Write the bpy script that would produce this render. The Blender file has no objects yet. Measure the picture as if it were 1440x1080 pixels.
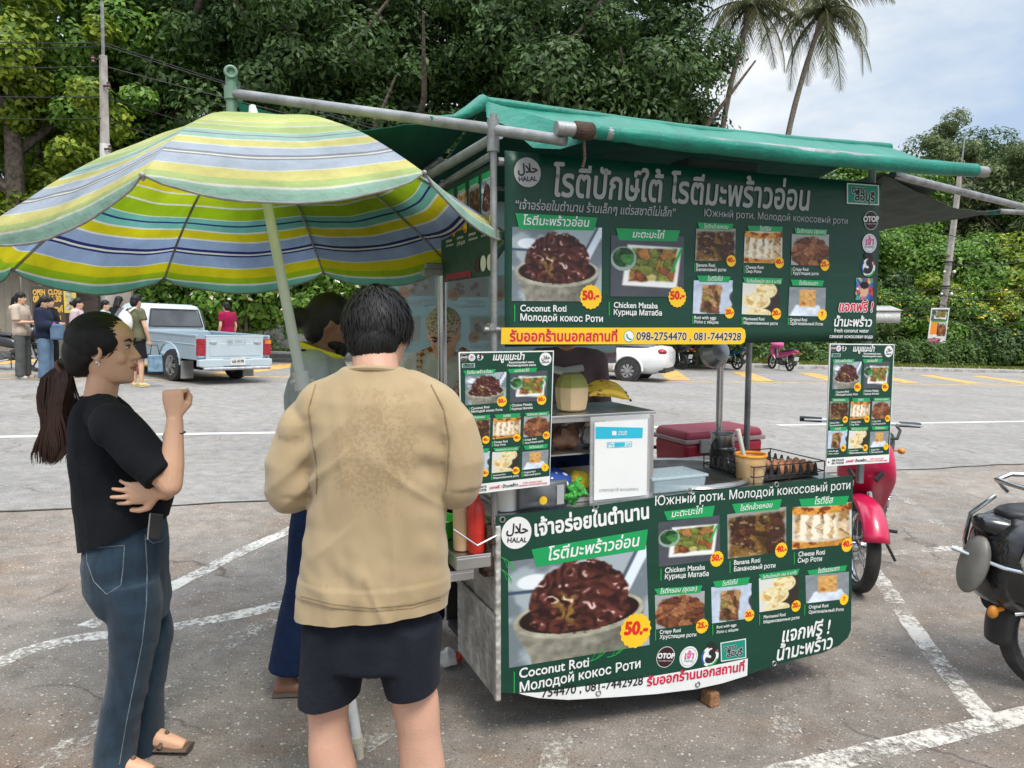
import bpy, math, random
import numpy as np
from mathutils import Vector, Matrix, Quaternion, noise as mn
SC = bpy.context.scene
COL = SC.collection
R = math.radians
# ---------------------------------------------------------------- camera, sky, sun, exposure
PITCH = R(5.0)
CAMZ = 1.62
cam = bpy.data.objects.new('camera', bpy.data.cameras.new('camera'))
COL.objects.link(cam)
cam.location = (0, 0, CAMZ)
cam.rotation_euler = (R(90) - PITCH, 0, 0)
cam.data.sensor_width = 36
cam.data.lens = 27
cam.data.clip_start = 0.05
cam.data.clip_end = 3000
SC.camera = cam
SC.view_settings.view_transform = 'Standard'
SC.view_settings.look = 'None'
SC.view_settings.exposure = 0.7
SC.view_settings.gamma = 1
SUN_EL, SUN_AZ = R(58), R(150)
world = bpy.data.worlds.new('World')
SC.world = world
world.use_nodes = True
wt = world.node_tree
bg = wt.nodes['Background']
bg.inputs['Strength'].default_value = 0.11
sky = wt.nodes.new('ShaderNodeTexSky')
sky.sky_type = 'NISHITA'
sky.sun_disc = False
sky.sun_elevation = SUN_EL
sky.sun_rotation = SUN_AZ
sky.dust_density = 2.0
tc = wt.nodes.new('ShaderNodeTexCoord')
mp = wt.nodes.new('ShaderNodeMapping')
mp.inputs['Scale'].default_value = (1.0, 1.0, 2.6)
wt.links.new(tc.outputs['Generated'], mp.inputs['Vector'])
cn = wt.nodes.new('ShaderNodeTexNoise')
cn.inputs['Scale'].default_value = 2.3
cn.inputs['Detail'].default_value = 7
cn.inputs['Roughness'].default_value = 0.55
cn.inputs['Distortion'].default_value = 0.25
wt.links.new(mp.outputs['Vector'], cn.inputs['Vector'])
cr = wt.nodes.new('ShaderNodeValToRGB')
cr.color_ramp.elements[0].position = 0.38
cr.color_ramp.elements[0].color = (3.7, 4.7, 6.2, 1)
cr.color_ramp.elements[1].position = 0.62
cr.color_ramp.elements[1].color = (7.7, 7.8, 7.8, 1)
e = cr.color_ramp.elements.new(0.5)
e.color = (5.6, 6.2, 6.8, 1)
wt.links.new(cn.outputs['Fac'], cr.inputs['Fac'])
mx = wt.nodes.new('ShaderNodeMixRGB')
mx.inputs['Fac'].default_value = 0.86
wt.links.new(sky.outputs['Color'], mx.inputs['Color1'])
wt.links.new(cr.outputs['Color'], mx.inputs['Color2'])
sz = wt.nodes.new('ShaderNodeSeparateXYZ')
wt.links.new(tc.outputs['Generated'], sz.inputs[0])
zr = wt.nodes.new('ShaderNodeMapRange')          # an overcast sky is brightest overhead
zr.inputs['From Min'].default_value = 0.35
zr.inputs['From Max'].default_value = 1.0
zr.inputs['To Min'].default_value = 0.80
zr.inputs['To Max'].default_value = 2.6
wt.links.new(sz.outputs['Z'], zr.inputs['Value'])
vm = wt.nodes.new('ShaderNodeVectorMath')
vm.operation = 'SCALE'
wt.links.new(mx.outputs['Color'], vm.inputs[0])
wt.links.new(zr.outputs[0], vm.inputs['Scale'])
wt.links.new(vm.outputs[0], bg.inputs['Color'])
sun = bpy.data.objects.new('sun', bpy.data.lights.new('sun', 'SUN'))
COL.objects.link(sun)
sun.data.energy = 1.9
sun.data.angle = R(20)
sun.data.color = (1.0, 0.93, 0.82)
_sd = Vector((math.sin(SUN_AZ) * math.cos(SUN_EL), math.cos(SUN_AZ) * math.cos(SUN_EL), math.sin(SUN_EL)))
sun.rotation_euler = _sd.to_track_quat('Z', 'Y').to_euler()

# ---------------------------------------------------------------- helpers
SLOPE = 0.045            # the street falls to the right
def gz(x, y=0): return -SLOPE * x
CP, SP = math.cos(PITCH), math.sin(PITCH)
def ray(px, py):
    x, u = (px - 720) / 1080, (540 - py) / 1080
    return Vector((x, CP + u * SP, -SP + u * CP))
CAMV = Vector((0, 0, CAMZ))
def at(px, py, Y):
    d = ray(px, py)
    return CAMV + d * (Y / d.y)
def gnd(px, py):
    d = ray(px, py)
    return CAMV + d * (-CAMZ / (d.z + SLOPE * d.x))

def lerp(a, b, t): return a + (b - a) * t
def prop(o, label=None, cat=None, group=None, kind=None):
    if label: o['label'] = label
    if cat: o['category'] = cat
    if group: o['group'] = group
    if kind: o['kind'] = kind
    return o
def thing(name, label, cat, loc=(0, 0, 0), rotz=0.0, group=None, tilt=False):
    o = bpy.data.objects.new(name, None)
    COL.objects.link(o)
    o.empty_display_size = 0.1
    if tilt:
        q = Vector((0, 0, 1)).rotation_difference(Vector((SLOPE, 0, 1)).normalized())
        m = Matrix.Translation(Vector(loc)) @ q.to_matrix().to_4x4() @ Matrix.Rotation(rotz, 4, 'Z')
        o.matrix_world = m
    else:
        o.location = loc
        o.rotation_euler = (0, 0, rotz)
    return prop(o, label, cat, group)
def copy_tree(o, parent=None):
    c = o.copy()
    COL.objects.link(c)
    if parent is not None:
        c.parent = parent
    for ch in [x for x in bpy.data.objects if x.parent == o]:
        copy_tree(ch, c)
    return c

class MB:
    def __init__(s):
        s.v, s.f, s.m = [], [], []
    def add(s, vs, fs, m=0):
        b = len(s.v)
        s.v.extend([tuple(p) for p in vs])
        for f in fs:
            s.f.append(tuple(i + b for i in f))
            s.m.append(m)
        return s
    def box(s, c, d, rot=None, m=0, taper=1.0):
        hx, hy, hz = d[0] / 2, d[1] / 2, d[2] / 2
        P = []
        for z in (-hz, hz):
            k = taper if z > 0 else 1.0
            for x, y in ((-hx, -hy), (hx, -hy), (hx, hy), (-hx, hy)):
                p = Vector((x * k, y * k, z))
                if rot is not None: p = rot @ p
                P.append(p + Vector(c))
        return s.add(P, [(3, 2, 1, 0), (4, 5, 6, 7), (0, 1, 5, 4), (1, 2, 6, 5), (2, 3, 7, 6), (3, 0, 4, 7)], m)
    def bar(s, a, b, w, h, m=0, up=(0, 0, 1)):
        a, b = Vector(a), Vector(b)
        t = (b - a).normalized()
        x = t.cross(Vector(up))
        if x.length < 1e-4: x = t.cross(Vector((0, 1, 0)))
        x.normalize()
        y = x.cross(t)
        P = [q + x * sx * w / 2 + y * sy * h / 2 for q in (a, b) for sx, sy in ((-1, -1), (1, -1), (1, 1), (-1, 1))]
        return s.add(P, [(0, 1, 2, 3), (7, 6, 5, 4), (4, 5, 1, 0), (5, 6, 2, 1), (6, 7, 3, 2), (7, 4, 0, 3)], m)
    def tube(s, pts, r, n=10, m=0, cap=True, flat=1.0, up=None):
        pts = [Vector(p) for p in pts]
        k = len(pts)
        rs = [r] * k if not hasattr(r, '__len__') else r
        rings = []
        T0 = (pts[1] - pts[0]).normalized()
        x = Vector(up).cross(T0) if up is not None else T0.orthogonal()
        x = (x - T0 * x.dot(T0)).normalized()
        for i in range(k):
            t = ((pts[min(i + 1, k - 1)] - pts[i]).normalized() + (pts[i] - pts[max(i - 1, 0)]).normalized())
            if t.length < 1e-6: t = T0
            t.normalize()
            x = x - t * x.dot(t)
            x = x.normalized() if x.length > 1e-6 else t.orthogonal().normalized()
            y = t.cross(x)
            rr = rs[i] if hasattr(rs[i], '__len__') else (rs[i], rs[i] * flat)
            rings.append([pts[i] + x * rr[0] * math.cos(2 * math.pi * j / n) + y * rr[1] * math.sin(2 * math.pi * j / n) for j in range(n)])
        return s.loft(rings, m, cap)
    def loft(s, rings, m=0, cap=True, closed=False):
        n, k = len(rings[0]), len(rings)
        P = [p for r_ in rings for p in r_]
        F = []
        for i in range(k - 1 + (1 if closed else 0)):
            i2 = (i + 1) % k
            for j in range(n):
                F.append((i * n + j, i * n + (j + 1) % n, i2 * n + (j + 1) % n, i2 * n + j))
        if cap and not closed:
            F.append(tuple(range(n - 1, -1, -1)))
            F.append(tuple((k - 1) * n + j for j in range(n)))
        return s.add(P, F, m)
    def lathe(s, prof, n=20, c=(0, 0, 0), rot=None, m=0, cap=True):
        c = Vector(c)
        rings = []
        for r_, z in prof:
            ring = []
            for j in range(n):
                p = Vector((r_ * math.cos(2 * math.pi * j / n), r_ * math.sin(2 * math.pi * j / n), z))
                if rot is not None: p = rot @ p
                ring.append(p + c)
            rings.append(ring)
        return s.loft(rings, m, cap)
    def torus(s, c, Rr, r_, axis='y', n=28, k=8, rot=None, m=0, rx=None):
        rings = []
        for i in range(n):
            a = 2 * math.pi * i / n
            ring = []
            for j in range(k):
                b = 2 * math.pi * j / k
                rad = Rr + r_ * math.cos(b)
                h = (rx or r_) * math.sin(b)
                p = Vector((rad * math.cos(a), h, rad * math.sin(a))) if axis == 'y' else Vector((rad * math.cos(a), rad * math.sin(a), h))
                if rot is not None: p = rot @ p
                ring.append(p + Vector(c))
            rings.append(ring)
        return s.loft(rings, m, closed=True)
    def ball(s, c, r_, n=16, k=10, rot=None, m=0):
        r_ = (r_, r_, r_) if not hasattr(r_, '__len__') else r_
        rings = []
        for i in range(k + 1):
            th = math.pi * (0.02 + 0.96 * i / k)
            ring = []
            for j in range(n):
                a = 2 * math.pi * j / n
                p = Vector((r_[0] * math.sin(th) * math.cos(a), r_[1] * math.sin(th) * math.sin(a), -r_[2] * math.cos(th)))
                if rot is not None: p = rot @ p
                ring.append(p + Vector(c))
            rings.append(ring)
        return s.loft(rings, m)
    def prism(s, poly, fn0, fn1, m=0):
        n = len(poly)
        P = [fn0(*p) for p in poly] + [fn1(*p) for p in poly]
        F = [tuple(range(n - 1, -1, -1)), tuple(range(n, 2 * n))] + [(i, (i + 1) % n, n + (i + 1) % n, n + i) for i in range(n)]
        return s.add(P, F, m)
    def sheet(s, nu, nv, fn, m=0, thick=None):
        P = [fn(i / nu, j / nv) for j in range(nv + 1) for i in range(nu + 1)]
        F = [(j * (nu + 1) + i, j * (nu + 1) + i + 1, (j + 1) * (nu + 1) + i + 1, (j + 1) * (nu + 1) + i) for j in range(nv) for i in range(nu)]
        return s.add(P, F, m)
    def mesh(s, name):
        me = bpy.data.meshes.new(name)
        me.from_pydata(s.v, [], s.f)
        me.update()
        return me
    def build(s, name, mats, parent=None, smooth=True, bevel=0, angle=38, solid=0, sub=0):
        me = s.mesh(name)
        mats = mats if isinstance(mats, (list, tuple)) else [mats]
        for mt in mats: me.materials.append(mt)
        me.polygons.foreach_set('material_index', s.m)
        return link(name, me, parent, smooth, bevel, angle, solid, sub)

def link(name, me, parent=None, smooth=True, bevel=0, angle=38, solid=0, sub=0):
    o = bpy.data.objects.new(name, me)
    COL.objects.link(o)
    if parent is not None: o.parent = parent
    if smooth:
        me.polygons.foreach_set('use_smooth', [True] * len(me.polygons))
        if angle:
            me.set_sharp_from_angle(angle=R(angle))
    if solid:
        md = o.modifiers.new('thickness', 'SOLIDIFY')
        md.thickness = solid
        md.offset = 0
    if sub:
        md = o.modifiers.new('smoothing', 'SUBSURF')
        md.levels = md.render_levels = sub
    if bevel:
        md = o.modifiers.new('edge', 'BEVEL')
        md.width = bevel
        md.segments = 2
        md.limit_method = 'ANGLE'
        md.angle_limit = R(40)
    return o

def evalmesh(o):
    dg = bpy.context.evaluated_depsgraph_get()
    dg.update()
    return bpy.data.meshes.new_from_object(o.evaluated_get(dg))
def fuse(mb, name, mats, parent, voxel=0.01, it=4, disp=None, fac=0.5, matfn=None):
    """one continuous surface out of overlapping closed shapes"""
    o = bpy.data.objects.new('tmp', mb.mesh('tmp'))
    COL.objects.link(o)
    md = o.modifiers.new('r', 'REMESH')
    md.mode = 'VOXEL'
    md.voxel_size = voxel
    if it:
        ms = o.modifiers.new('s', 'SMOOTH')
        ms.factor = fac
        ms.iterations = it
    me = evalmesh(o)
    old = o.data
    bpy.data.objects.remove(o)
    bpy.data.meshes.remove(old)
    me.name = name
    if disp is not None:
        n = len(me.vertices)
        co = np.empty(n * 3); me.vertices.foreach_get('co', co)
        no = np.empty(n * 3); me.vertices.foreach_get('normal', no)
        co = disp(co.reshape(-1, 3), no.reshape(-1, 3))
        me.vertices.foreach_set('co', co.ravel())
        me.update()
    mats = mats if isinstance(mats, (list, tuple)) else [mats]
    me.materials.clear()
    for mt in mats: me.materials.append(mt)
    if matfn is not None:
        for p in me.polygons: p.material_index = matfn(p.center, p.normal)
    return link(name, me, parent, True, 0, 0)

def cut(o, co, no):
    """trim a garment along a plane so that it ends in a clean open hem"""
    import bmesh
    bm = bmesh.new(); bm.from_mesh(o.data)
    bmesh.ops.bisect_plane(bm, geom=bm.verts[:] + bm.edges[:] + bm.faces[:], plane_co=Vector(co), plane_no=Vector(no), clear_outer=True)
    bm.to_mesh(o.data); bm.free()
    return o
# ---- materials
class NT:
    def __init__(s, mat):
        s.mat = mat; s.t = mat.node_tree
        s.b = s.t.nodes['Principled BSDF']
        s.out = s.t.nodes['Material Output']
    def n(s, typ, **kw):
        nd = s.t.nodes.new('ShaderNode' + typ)
        for k, v in kw.items():
            if hasattr(nd, k) and not k[0].isupper(): setattr(nd, k, v)
            else: nd.inputs[k.replace('_', ' ')].default_value = v
        return nd
    def l(s, a, b): s.t.links.new(a, b)
    def coord(s, kind='Object', scale=None):
        c = s.n('TexCoord')
        if scale is None: return c.outputs[kind]
        m = s.n('Mapping'); m.inputs['Scale'].default_value = scale
        s.l(c.outputs[kind], m.inputs['Vector'])
        return m.outputs['Vector']
    def noise(s, scale, detail=4, vec=None, rough=0.55, dist=0.0):
        n = s.n('TexNoise'); n.inputs['Scale'].default_value = scale; n.inputs['Detail'].default_value = detail
        n.inputs['Roughness'].default_value = rough; n.inputs['Distortion'].default_value = dist
        s.l(vec if vec is not None else s.coord(), n.inputs['Vector'])
        return n.outputs['Fac']
    def ramp(s, fac, stops, interp='LINEAR'):
        r_ = s.n('ValToRGB'); cr_ = r_.color_ramp; cr_.interpolation = interp
        while len(cr_.elements) < len(stops): cr_.elements.new(0.5)
        for e_, (p, c) in zip(cr_.elements, stops):
            e_.position = p
            e_.color = (c, c, c, 1) if not hasattr(c, '__len__') else (*c[:3], 1)
        s.l(fac, r_.inputs['Fac'])
        return r_.outputs['Color']
    def mix(s, fac, a, b, mode='MIX'):
        m = s.n('MixRGB', blend_type=mode)
        for i, x in (('Fac', fac), ('Color1', a), ('Color2', b)):
            if hasattr(x, 'is_output'): s.l(x, m.inputs[i])
            elif hasattr(x, '__len__'): m.inputs[i].default_value = (*x[:3], 1)
            else: m.inputs[i].default_value = x if i == 'Fac' else (x, x, x, 1)
        return m.outputs['Color']
    def math(s, op, a, b=0.0):
        m = s.n('Math', operation=op)
        for i, x in enumerate((a, b)):
            if hasattr(x, 'is_output'): s.l(x, m.inputs[i])
            else: m.inputs[i].default_value = x
        return m.outputs[0]
    def bump(s, h, dist=0.01, strength=1.0):
        b = s.n('Bump'); b.inputs['Distance'].default_value = dist; b.inputs['Strength'].default_value = strength
        s.l(h, b.inputs['Height']); s.l(b.outputs['Normal'], s.b.inputs['Normal'])
    def set(s, **kw):
        for k, v in kw.items():
            i = s.b.inputs[k.replace('_', ' ')]
            if hasattr(v, 'is_output'): s.l(v, i)
            elif hasattr(v, '__len__') and len(v) == 3: i.default_value = (*v, 1)
            else: i.default_value = v
def new_mat(name):
    m = bpy.data.materials.new(name); m.use_nodes = True
    return NT(m)
_MC = {}
def pm(name, c1, c2=None, scale=6.0, rough=0.55, r2=None, metal=0.0, bump=0.0, bscale=None, spec=0.5, detail=5, lo=0.35, hi=0.65, coat=0.0, trans=0.0, sheen=0.0, stretch=None, alpha=1.0):
    """a mottled surface: two tones through noise, uneven gloss, fine relief"""
    if name in _MC: return _MC[name]
    t = new_mat(name)
    if c2 is None: c2 = tuple(c * 0.8 for c in c1)
    vec = t.coord('Object', stretch) if stretch else t.coord()
    f = t.noise(scale, detail, vec)
    t.set(Base_Color=t.ramp(f, [(lo, c2), (hi, c1)]), Metallic=metal, Specular_IOR_Level=spec, Coat_Weight=coat, Sheen_Weight=sheen)
    r2 = r2 if r2 is not None else min(1, rough + 0.15)
    t.set(Roughness=t.ramp(t.noise(scale * 1.7, 4, vec), [(0.3, rough), (0.7, r2)]))
    if bump:
        t.bump(t.noise(bscale or scale * 8, 3, vec), bump)
    if trans: t.set(Transmission_Weight=trans)
    if alpha < 1: t.set(Alpha=alpha)
    _MC[name] = t.mat
    return t.mat
# ---------------------------------------------------------------- ground, road, markings
ROADV = Vector((0.925, 0.379, 0)).normalized()
ROADN = Vector((-0.379, 0.925, 0)).normalized()
def rd(s, n, h=0.0):                      # along the street, across the street
    p = ROADV * s + ROADN * n
    return Vector((p.x, p.y, gz(p.x) + h))
def asphalt(name, base, dark, speck, brown):
    t = new_mat(name)
    c = t.coord()
    big = t.noise(0.55, 5, c, 0.6)
    mid = t.noise(7, 6, c, 0.65)
    col = t.mix(t.ramp(big, [(0.35, 0.0), (0.62, 1.0)]), dark, base)
    col = t.mix(t.math('MULTIPLY', t.ramp(t.noise(0.9, 4, t.coord('Object', (1, 1.6, 1)), 0.7), [(0.5, 0.0), (0.68, 1.0)]), brown), col, (0.27, 0.165, 0.10))
    col = t.mix(0.75, col, t.ramp(mid, [(0.25, 0.55), (0.75, 1.25)]), 'MULTIPLY')
    fine = t.noise(150, 3, c, 0.7)
    col = t.mix(0.8, col, t.ramp(fine, [(0.3, 0.45), (0.7, 1.5)]), 'MULTIPLY')
    for sc, thr, amt in ((34, 0.20, 1.0), (70, 0.24, 0.9)):
        v = t.n('TexVoronoi', Scale=sc)
        t.l(c, v.inputs['Vector'])
        dot = t.ramp(v.outputs['Distance'], [(thr * 0.8, 1.0), (thr * 1.25, 0.0)])
        sep = t.n('SeparateColor'); t.l(v.outputs['Color'], sep.inputs[0])
        pick = t.ramp(sep.outputs[0], [(1 - speck * 1.25 - 0.02, 0.0), (1 - speck * 1.25 + 0.02, 1.0)])
        col = t.mix(t.math('MULTIPLY', t.math('MULTIPLY', dot, pick), amt), col, (0.56, 0.53, 0.48))
        pk2 = t.ramp(sep.outputs[1], [(0.9, 0.0), (0.93, 1.0)])
        col = t.mix(t.math('MULTIPLY', t.math('MULTIPLY', dot, pk2), 0.7), col, (0.05, 0.045, 0.04))
    crk = t.n('TexVoronoi', feature='DISTANCE_TO_EDGE', Scale=0.55)
    wv = t.n('MixRGB', blend_type='LINEAR_LIGHT'); wv.inputs[0].default_value = 0.25
    nn = t.n('TexNoise', Scale=2.5, Detail=6.0); t.l(c, nn.inputs['Vector'])
    t.l(c, wv.inputs[1]); t.l(nn.outputs['Color'], wv.inputs[2]); t.l(wv.outputs[0], crk.inputs['Vector'])
    cm = t.math('MULTIPLY', t.ramp(crk.outputs['Distance'], [(0.002, 1.0), (0.008, 0.0)]), t.ramp(t.noise(0.8, 2, c), [(0.5, 0.0), (0.6, 1.0)]))
    col = t.mix(t.math('MULTIPLY', cm, 0.6), col, (0.05, 0.045, 0.04))
    t.set(Base_Color=col, Roughness=0.9, Specular_IOR_Level=0.25)
    t.bump(fine, 0.010)
    return t.mat
M_LOT = asphalt('old asphalt', (0.315, 0.278, 0.242), (0.225, 0.20, 0.176), 0.16, 0.55)
M_ROAD = asphalt('road asphalt', (0.325, 0.31, 0.29), (0.27, 0.257, 0.24), 0.05, 0.12)
def flat(name, pts, h, mat):
    mb = MB()
    mb.add([(p.x, p.y, gz(p.x) + h) for p in pts], [tuple(range(len(pts)))])
    return mb.build(name, mat, smooth=False)
mb = MB()
mb.add([(x, y, gz(max(-70, min(70, x)))) for y in (-40, 1500) for x in (-900, -70, 70, 900)], [(0, 1, 5, 4), (1, 2, 6, 5), (2, 3, 7, 6)])
prop(mb.build('ground', M_LOT, smooth=False), kind='structure')
SEAM = 6.62      # where the lot meets the street (across the street)
KERB = 24.9
# ragged edge of the road surface along the lot
random.seed(4)
def ragged(s0, s1, n0, amp, step):
    out = []
    s_ = s0
    while s_ < s1:
        out.append((s_, n0 + amp * (mn.noise(Vector((s_ * 0.7, n0, 0))) + 0.5 * mn.noise(Vector((s_ * 2.9, n0, 3))))))
        s_ += step
    return out
near = ragged(-60, 70, SEAM, 0.09, 0.11)
mb = MB()
P = [rd(s_, n_, 0.004) for s_, n_ in near] + [rd(s_, KERB, 0.004) for s_, n_ in near]
k = len(near)
mb.add(P, [(i, i + 1, k + i + 1, k + i) for i in range(k - 1)])
prop(mb.build('road', M_ROAD, smooth=False), kind='structure')
M_CRACK = pm('crack soil', (0.05, 0.043, 0.037), (0.10, 0.09, 0.075), 9, 0.95)
mb = MB()
for i, (s_, n_) in enumerate(near):
    w = 0.008 + 0.022 * abs(mn.noise(Vector((s_ * 1.3, 7, 0)))) + 0.012 * random.random()
    P += []
    mb.v += [tuple(rd(s_, n_ - w, 0.008)), tuple(rd(s_, n_ + w * 0.4, 0.008))]
    if i: mb.f.append((2 * i - 2, 2 * i, 2 * i + 1, 2 * i - 1)); mb.m.append(0)
prop(mb.build('road_crack', M_CRACK, smooth=False), kind='structure')

def paint(name, col, wear, asp):
    t = new_mat(name)
    c = t.coord()
    w = t.noise(3.0, 6, c, 0.7)
    w2 = t.noise(38, 5, c, 0.75)
    f = t.math('ADD', t.math('MULTIPLY', w, 0.6), t.math('MULTIPLY', w2, 0.6))
    m = t.ramp(f, [(wear, 0.0), (wear + 0.13, 1.0)])
    cc = t.mix(t.ramp(t.noise(90, 3, c), [(0.3, 0.0), (0.7, 0.5)]), col, tuple(x * 0.7 for x in col))
    t.set(Base_Color=cc, Alpha=m, Roughness=0.85, Specular_IOR_Level=0.2)
    t.bump(w2, 0.006)
    return t.mat
M_WHITE = paint('worn white road paint', (0.62, 0.59, 0.54), 0.52, (0.27, 0.25, 0.23))
M_WHITE2 = paint('very worn white road paint', (0.55, 0.52, 0.47), 0.60, (0.26, 0.24, 0.22))
M_WROAD = paint('white lane paint', (0.66, 0.65, 0.62), 0.40, (0.33, 0.32, 0.31))
M_ORANGE = paint('orange road paint', (0.66, 0.40, 0.13), 0.46, (0.34, 0.33, 0.32))
random.seed(11)
def line_px(name, pts, w, mat, h=0.0022, ragg=0.25):
    """painted line through ground points seen at these pixels, w metres wide"""
    G = [gnd(*p) for p in pts]
    mb = MB()
    L = []
    for a, b in zip(G[:-1], G[1:]):
        n = max(2, int((b - a).length / 0.07))
        L += [a.lerp(b, i / n) for i in range(n)]
    L.append(G[-1])
    for i, p in enumerate(L):
        d = (L[min(i + 1, len(L) - 1)] - L[max(0, i - 1)]); d.z = 0; d.normalize()
        nrm = Vector((-d.y, d.x, 0))
        a = p + nrm * w * 0.5 * (1 + ragg * (random.random() - 0.5)); b = p - nrm * w * 0.5 * (1 + ragg * (random.random() - 0.5))
        mb.v += [(a.x, a.y, gz(a.x) + h), (b.x, b.y, gz(b.x) + h)]
        if i: mb.f.append((2 * i - 2, 2 * i - 1, 2 * i + 1, 2 * i)); mb.m.append(0)
    return prop(mb.build('lot_marking', mat, smooth=False), kind='structure')
line_px('', [(1258, 690), (1330, 745), (1355, 765)], 0.10, M_WHITE2)
line_px('', [(1190, 786), (1240, 779), (1352, 770)], 0.10, M_WHITE, 0.0026)
line_px('', [(1222, 792), (1262, 850), (1318, 930), (1392, 1018)], 0.105, M_WHITE, 0.003)
line_px('', [(1080, 1092), (1180, 1068), (1300, 1040), (1395, 1018), (1500, 990)], 0.105, M_WHITE, 0.0034)
line_px('', [(1095, 930), (1105, 1000), (1112, 1090)], 0.10, M_WHITE2)
line_px('', [(800, 1000), (785, 1050), (770, 1110)], 0.10, M_WHITE2)
line_px('', [(-60, 955), (40, 915), (110, 898), (250, 881), (330, 866), (420, 846)], 0.105, M_WHITE)
line_px('', [(425, 738), (340, 776), (240, 826), (120, 882)], 0.10, M_WHITE, 0.0026)
line_px('', [(420, 852), (330, 900), (230, 962), (120, 1035), (20, 1105)], 0.105, M_WHITE2, 0.003)
line_px('', [(600, 990), (430, 1100)], 0.10, M_WHITE2)
def street_line(n0, w, s0, s1, mat, name='lane_line', h=0.007):
    mb = MB()
    mb.add([rd(s0, n0, h), rd(s1, n0, h), rd(s1, n0 + w, h), rd(s0, n0 + w, h)], [(0, 1, 2, 3)])
    return prop(mb.build(name, mat, smooth=False), kind='structure')
street_line(10.1, 0.13, -60, 8.2, M_WROAD)
street_line(10.1, 0.13, 9.0, 60, M_WROAD)
street_line(18.2, 0.16, -60, 60, M_ORANGE)
street_line(17.2, 0.14, -60, 0, M_ORANGE)
for i in range(26):
    s_ = -34 + i * 3.1
    mb = MB()
    mb.add([rd(s_, 18.7, 0.010), rd(s_ + 0.8, 18.7, 0.010), rd(s_ + 3.0, 22.6, 0.010), rd(s_ + 2.2, 22.6, 0.010)], [(0, 1, 2, 3)])
    prop(mb.build('hatch_marking', M_ORANGE, smooth=False), kind='structure')
# far kerb, pavement, verge, hill
M_KERB = pm('kerb concrete', (0.42, 0.41, 0.39), (0.24, 0.22, 0.2), 3, 0.9, bump=0.01)
M_PAVE = pm('pavement concrete', (0.34, 0.32, 0.29), (0.24, 0.22, 0.2), 1.5, 0.9, bump=0.01)
M_SOIL = pm('soil and leaf litter', (0.16, 0.10, 0.06), (0.10, 0.09, 0.035), 1.2, 0.95, bump=0.05, bscale=12)
M_HILL = pm('hill undergrowth soil', (0.035, 0.060, 0.015), (0.055, 0.055, 0.022), 0.9, 0.95, bump=0.1, bscale=5)
mb = MB()
for a, b, h0, h1 in ((KERB, KERB + 0.18, 0.0, 0.14),):
    for s_ in range(-60, 70, 2):
        c0, c1 = s_ + 0.006, s_ + 1.994
        P = [rd(c0, a, -0.05), rd(c1, a, -0.05), rd(c1, b, -0.05), rd(c0, b, -0.05), rd(c0, a, h1), rd(c1, a, h1), rd(c1, b, h1), rd(c0, b, h1)]
        mb.add(P, [(3, 2, 1, 0), (4, 5, 6, 7), (0, 1, 5, 4), (1, 2, 6, 5), (2, 3, 7, 6), (3, 0, 4, 7)])
prop(mb.build('kerb', M_KERB, smooth=False, bevel=0.015), kind='structure')
mb = MB()
mb.add([rd(-60, KERB + 0.18, 0.13), rd(80, KERB + 0.18, 0.13), rd(80, KERB + 2.0, 0.13), rd(-60, KERB + 2.0, 0.13)], [(0, 1, 2, 3)])
prop(mb.build('pavement', M_PAVE, smooth=False), kind='structure')
def hill_h(s_, n_):
    d = max(0.0, n_ - KERB - 2.0)
    off = 2.2 if s_ > 12 else lerp(9.0, 2.2, max(0, min(1, (s_ - 2) / 10)))
    base = 0.13 + min(0.40 * max(0, d - off), 8 + 0.03 * d)
    return base + 0.5 * mn.noise(Vector((s_ * 0.13, n_ * 0.13, 1))) * min(1, d / 4)
mb = MB()
mb.sheet(60, 30, lambda u, v: rd(-75 + 190 * u, KERB + 2.0 + 85 * v * v, hill_h(-75 + 190 * u, KERB + 2.0 + 85 * v * v)))
prop(mb.build('hill', M_HILL, angle=0), kind='structure')
# ---------------------------------------------------------------- cart frame and printed boards
ANG = math.atan2(0.379, 0.925)
CA = Vector((math.cos(ANG), math.sin(ANG), 0))
CB = Vector((-math.sin(ANG), math.cos(ANG), 0))
CO = Vector((-0.044, 2.768, 0))
def C(s_, d, z): return CO + CA * s_ + CB * d + Vector((0, 0, z))
def pxsd(px, py, d=0.0):
    """where the sight line through a pixel meets the upright plane d behind the cart's front"""
    v = ray(px, py)
    t = (d - (CAMV - CO).dot(CB)) / v.dot(CB)
    p = CAMV + v * t
    return (p - CO).dot(CA), p.z
def cthing(name, label, cat, s_, d, z, group=None):
    o = thing(name, label, cat, C(s_, d, z), ANG, group)
    OFF[o.name] = Vector((s_, d, z))
    return o
OFF = {}
def cpart(mb, name, mats, root, **kw):
    """a part given in cart coordinates, hung under its thing"""
    o = mb.build(name, mats, root, **kw)
    if root.name in OFF: o.location = -OFF[root.name]
    return o

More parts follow.
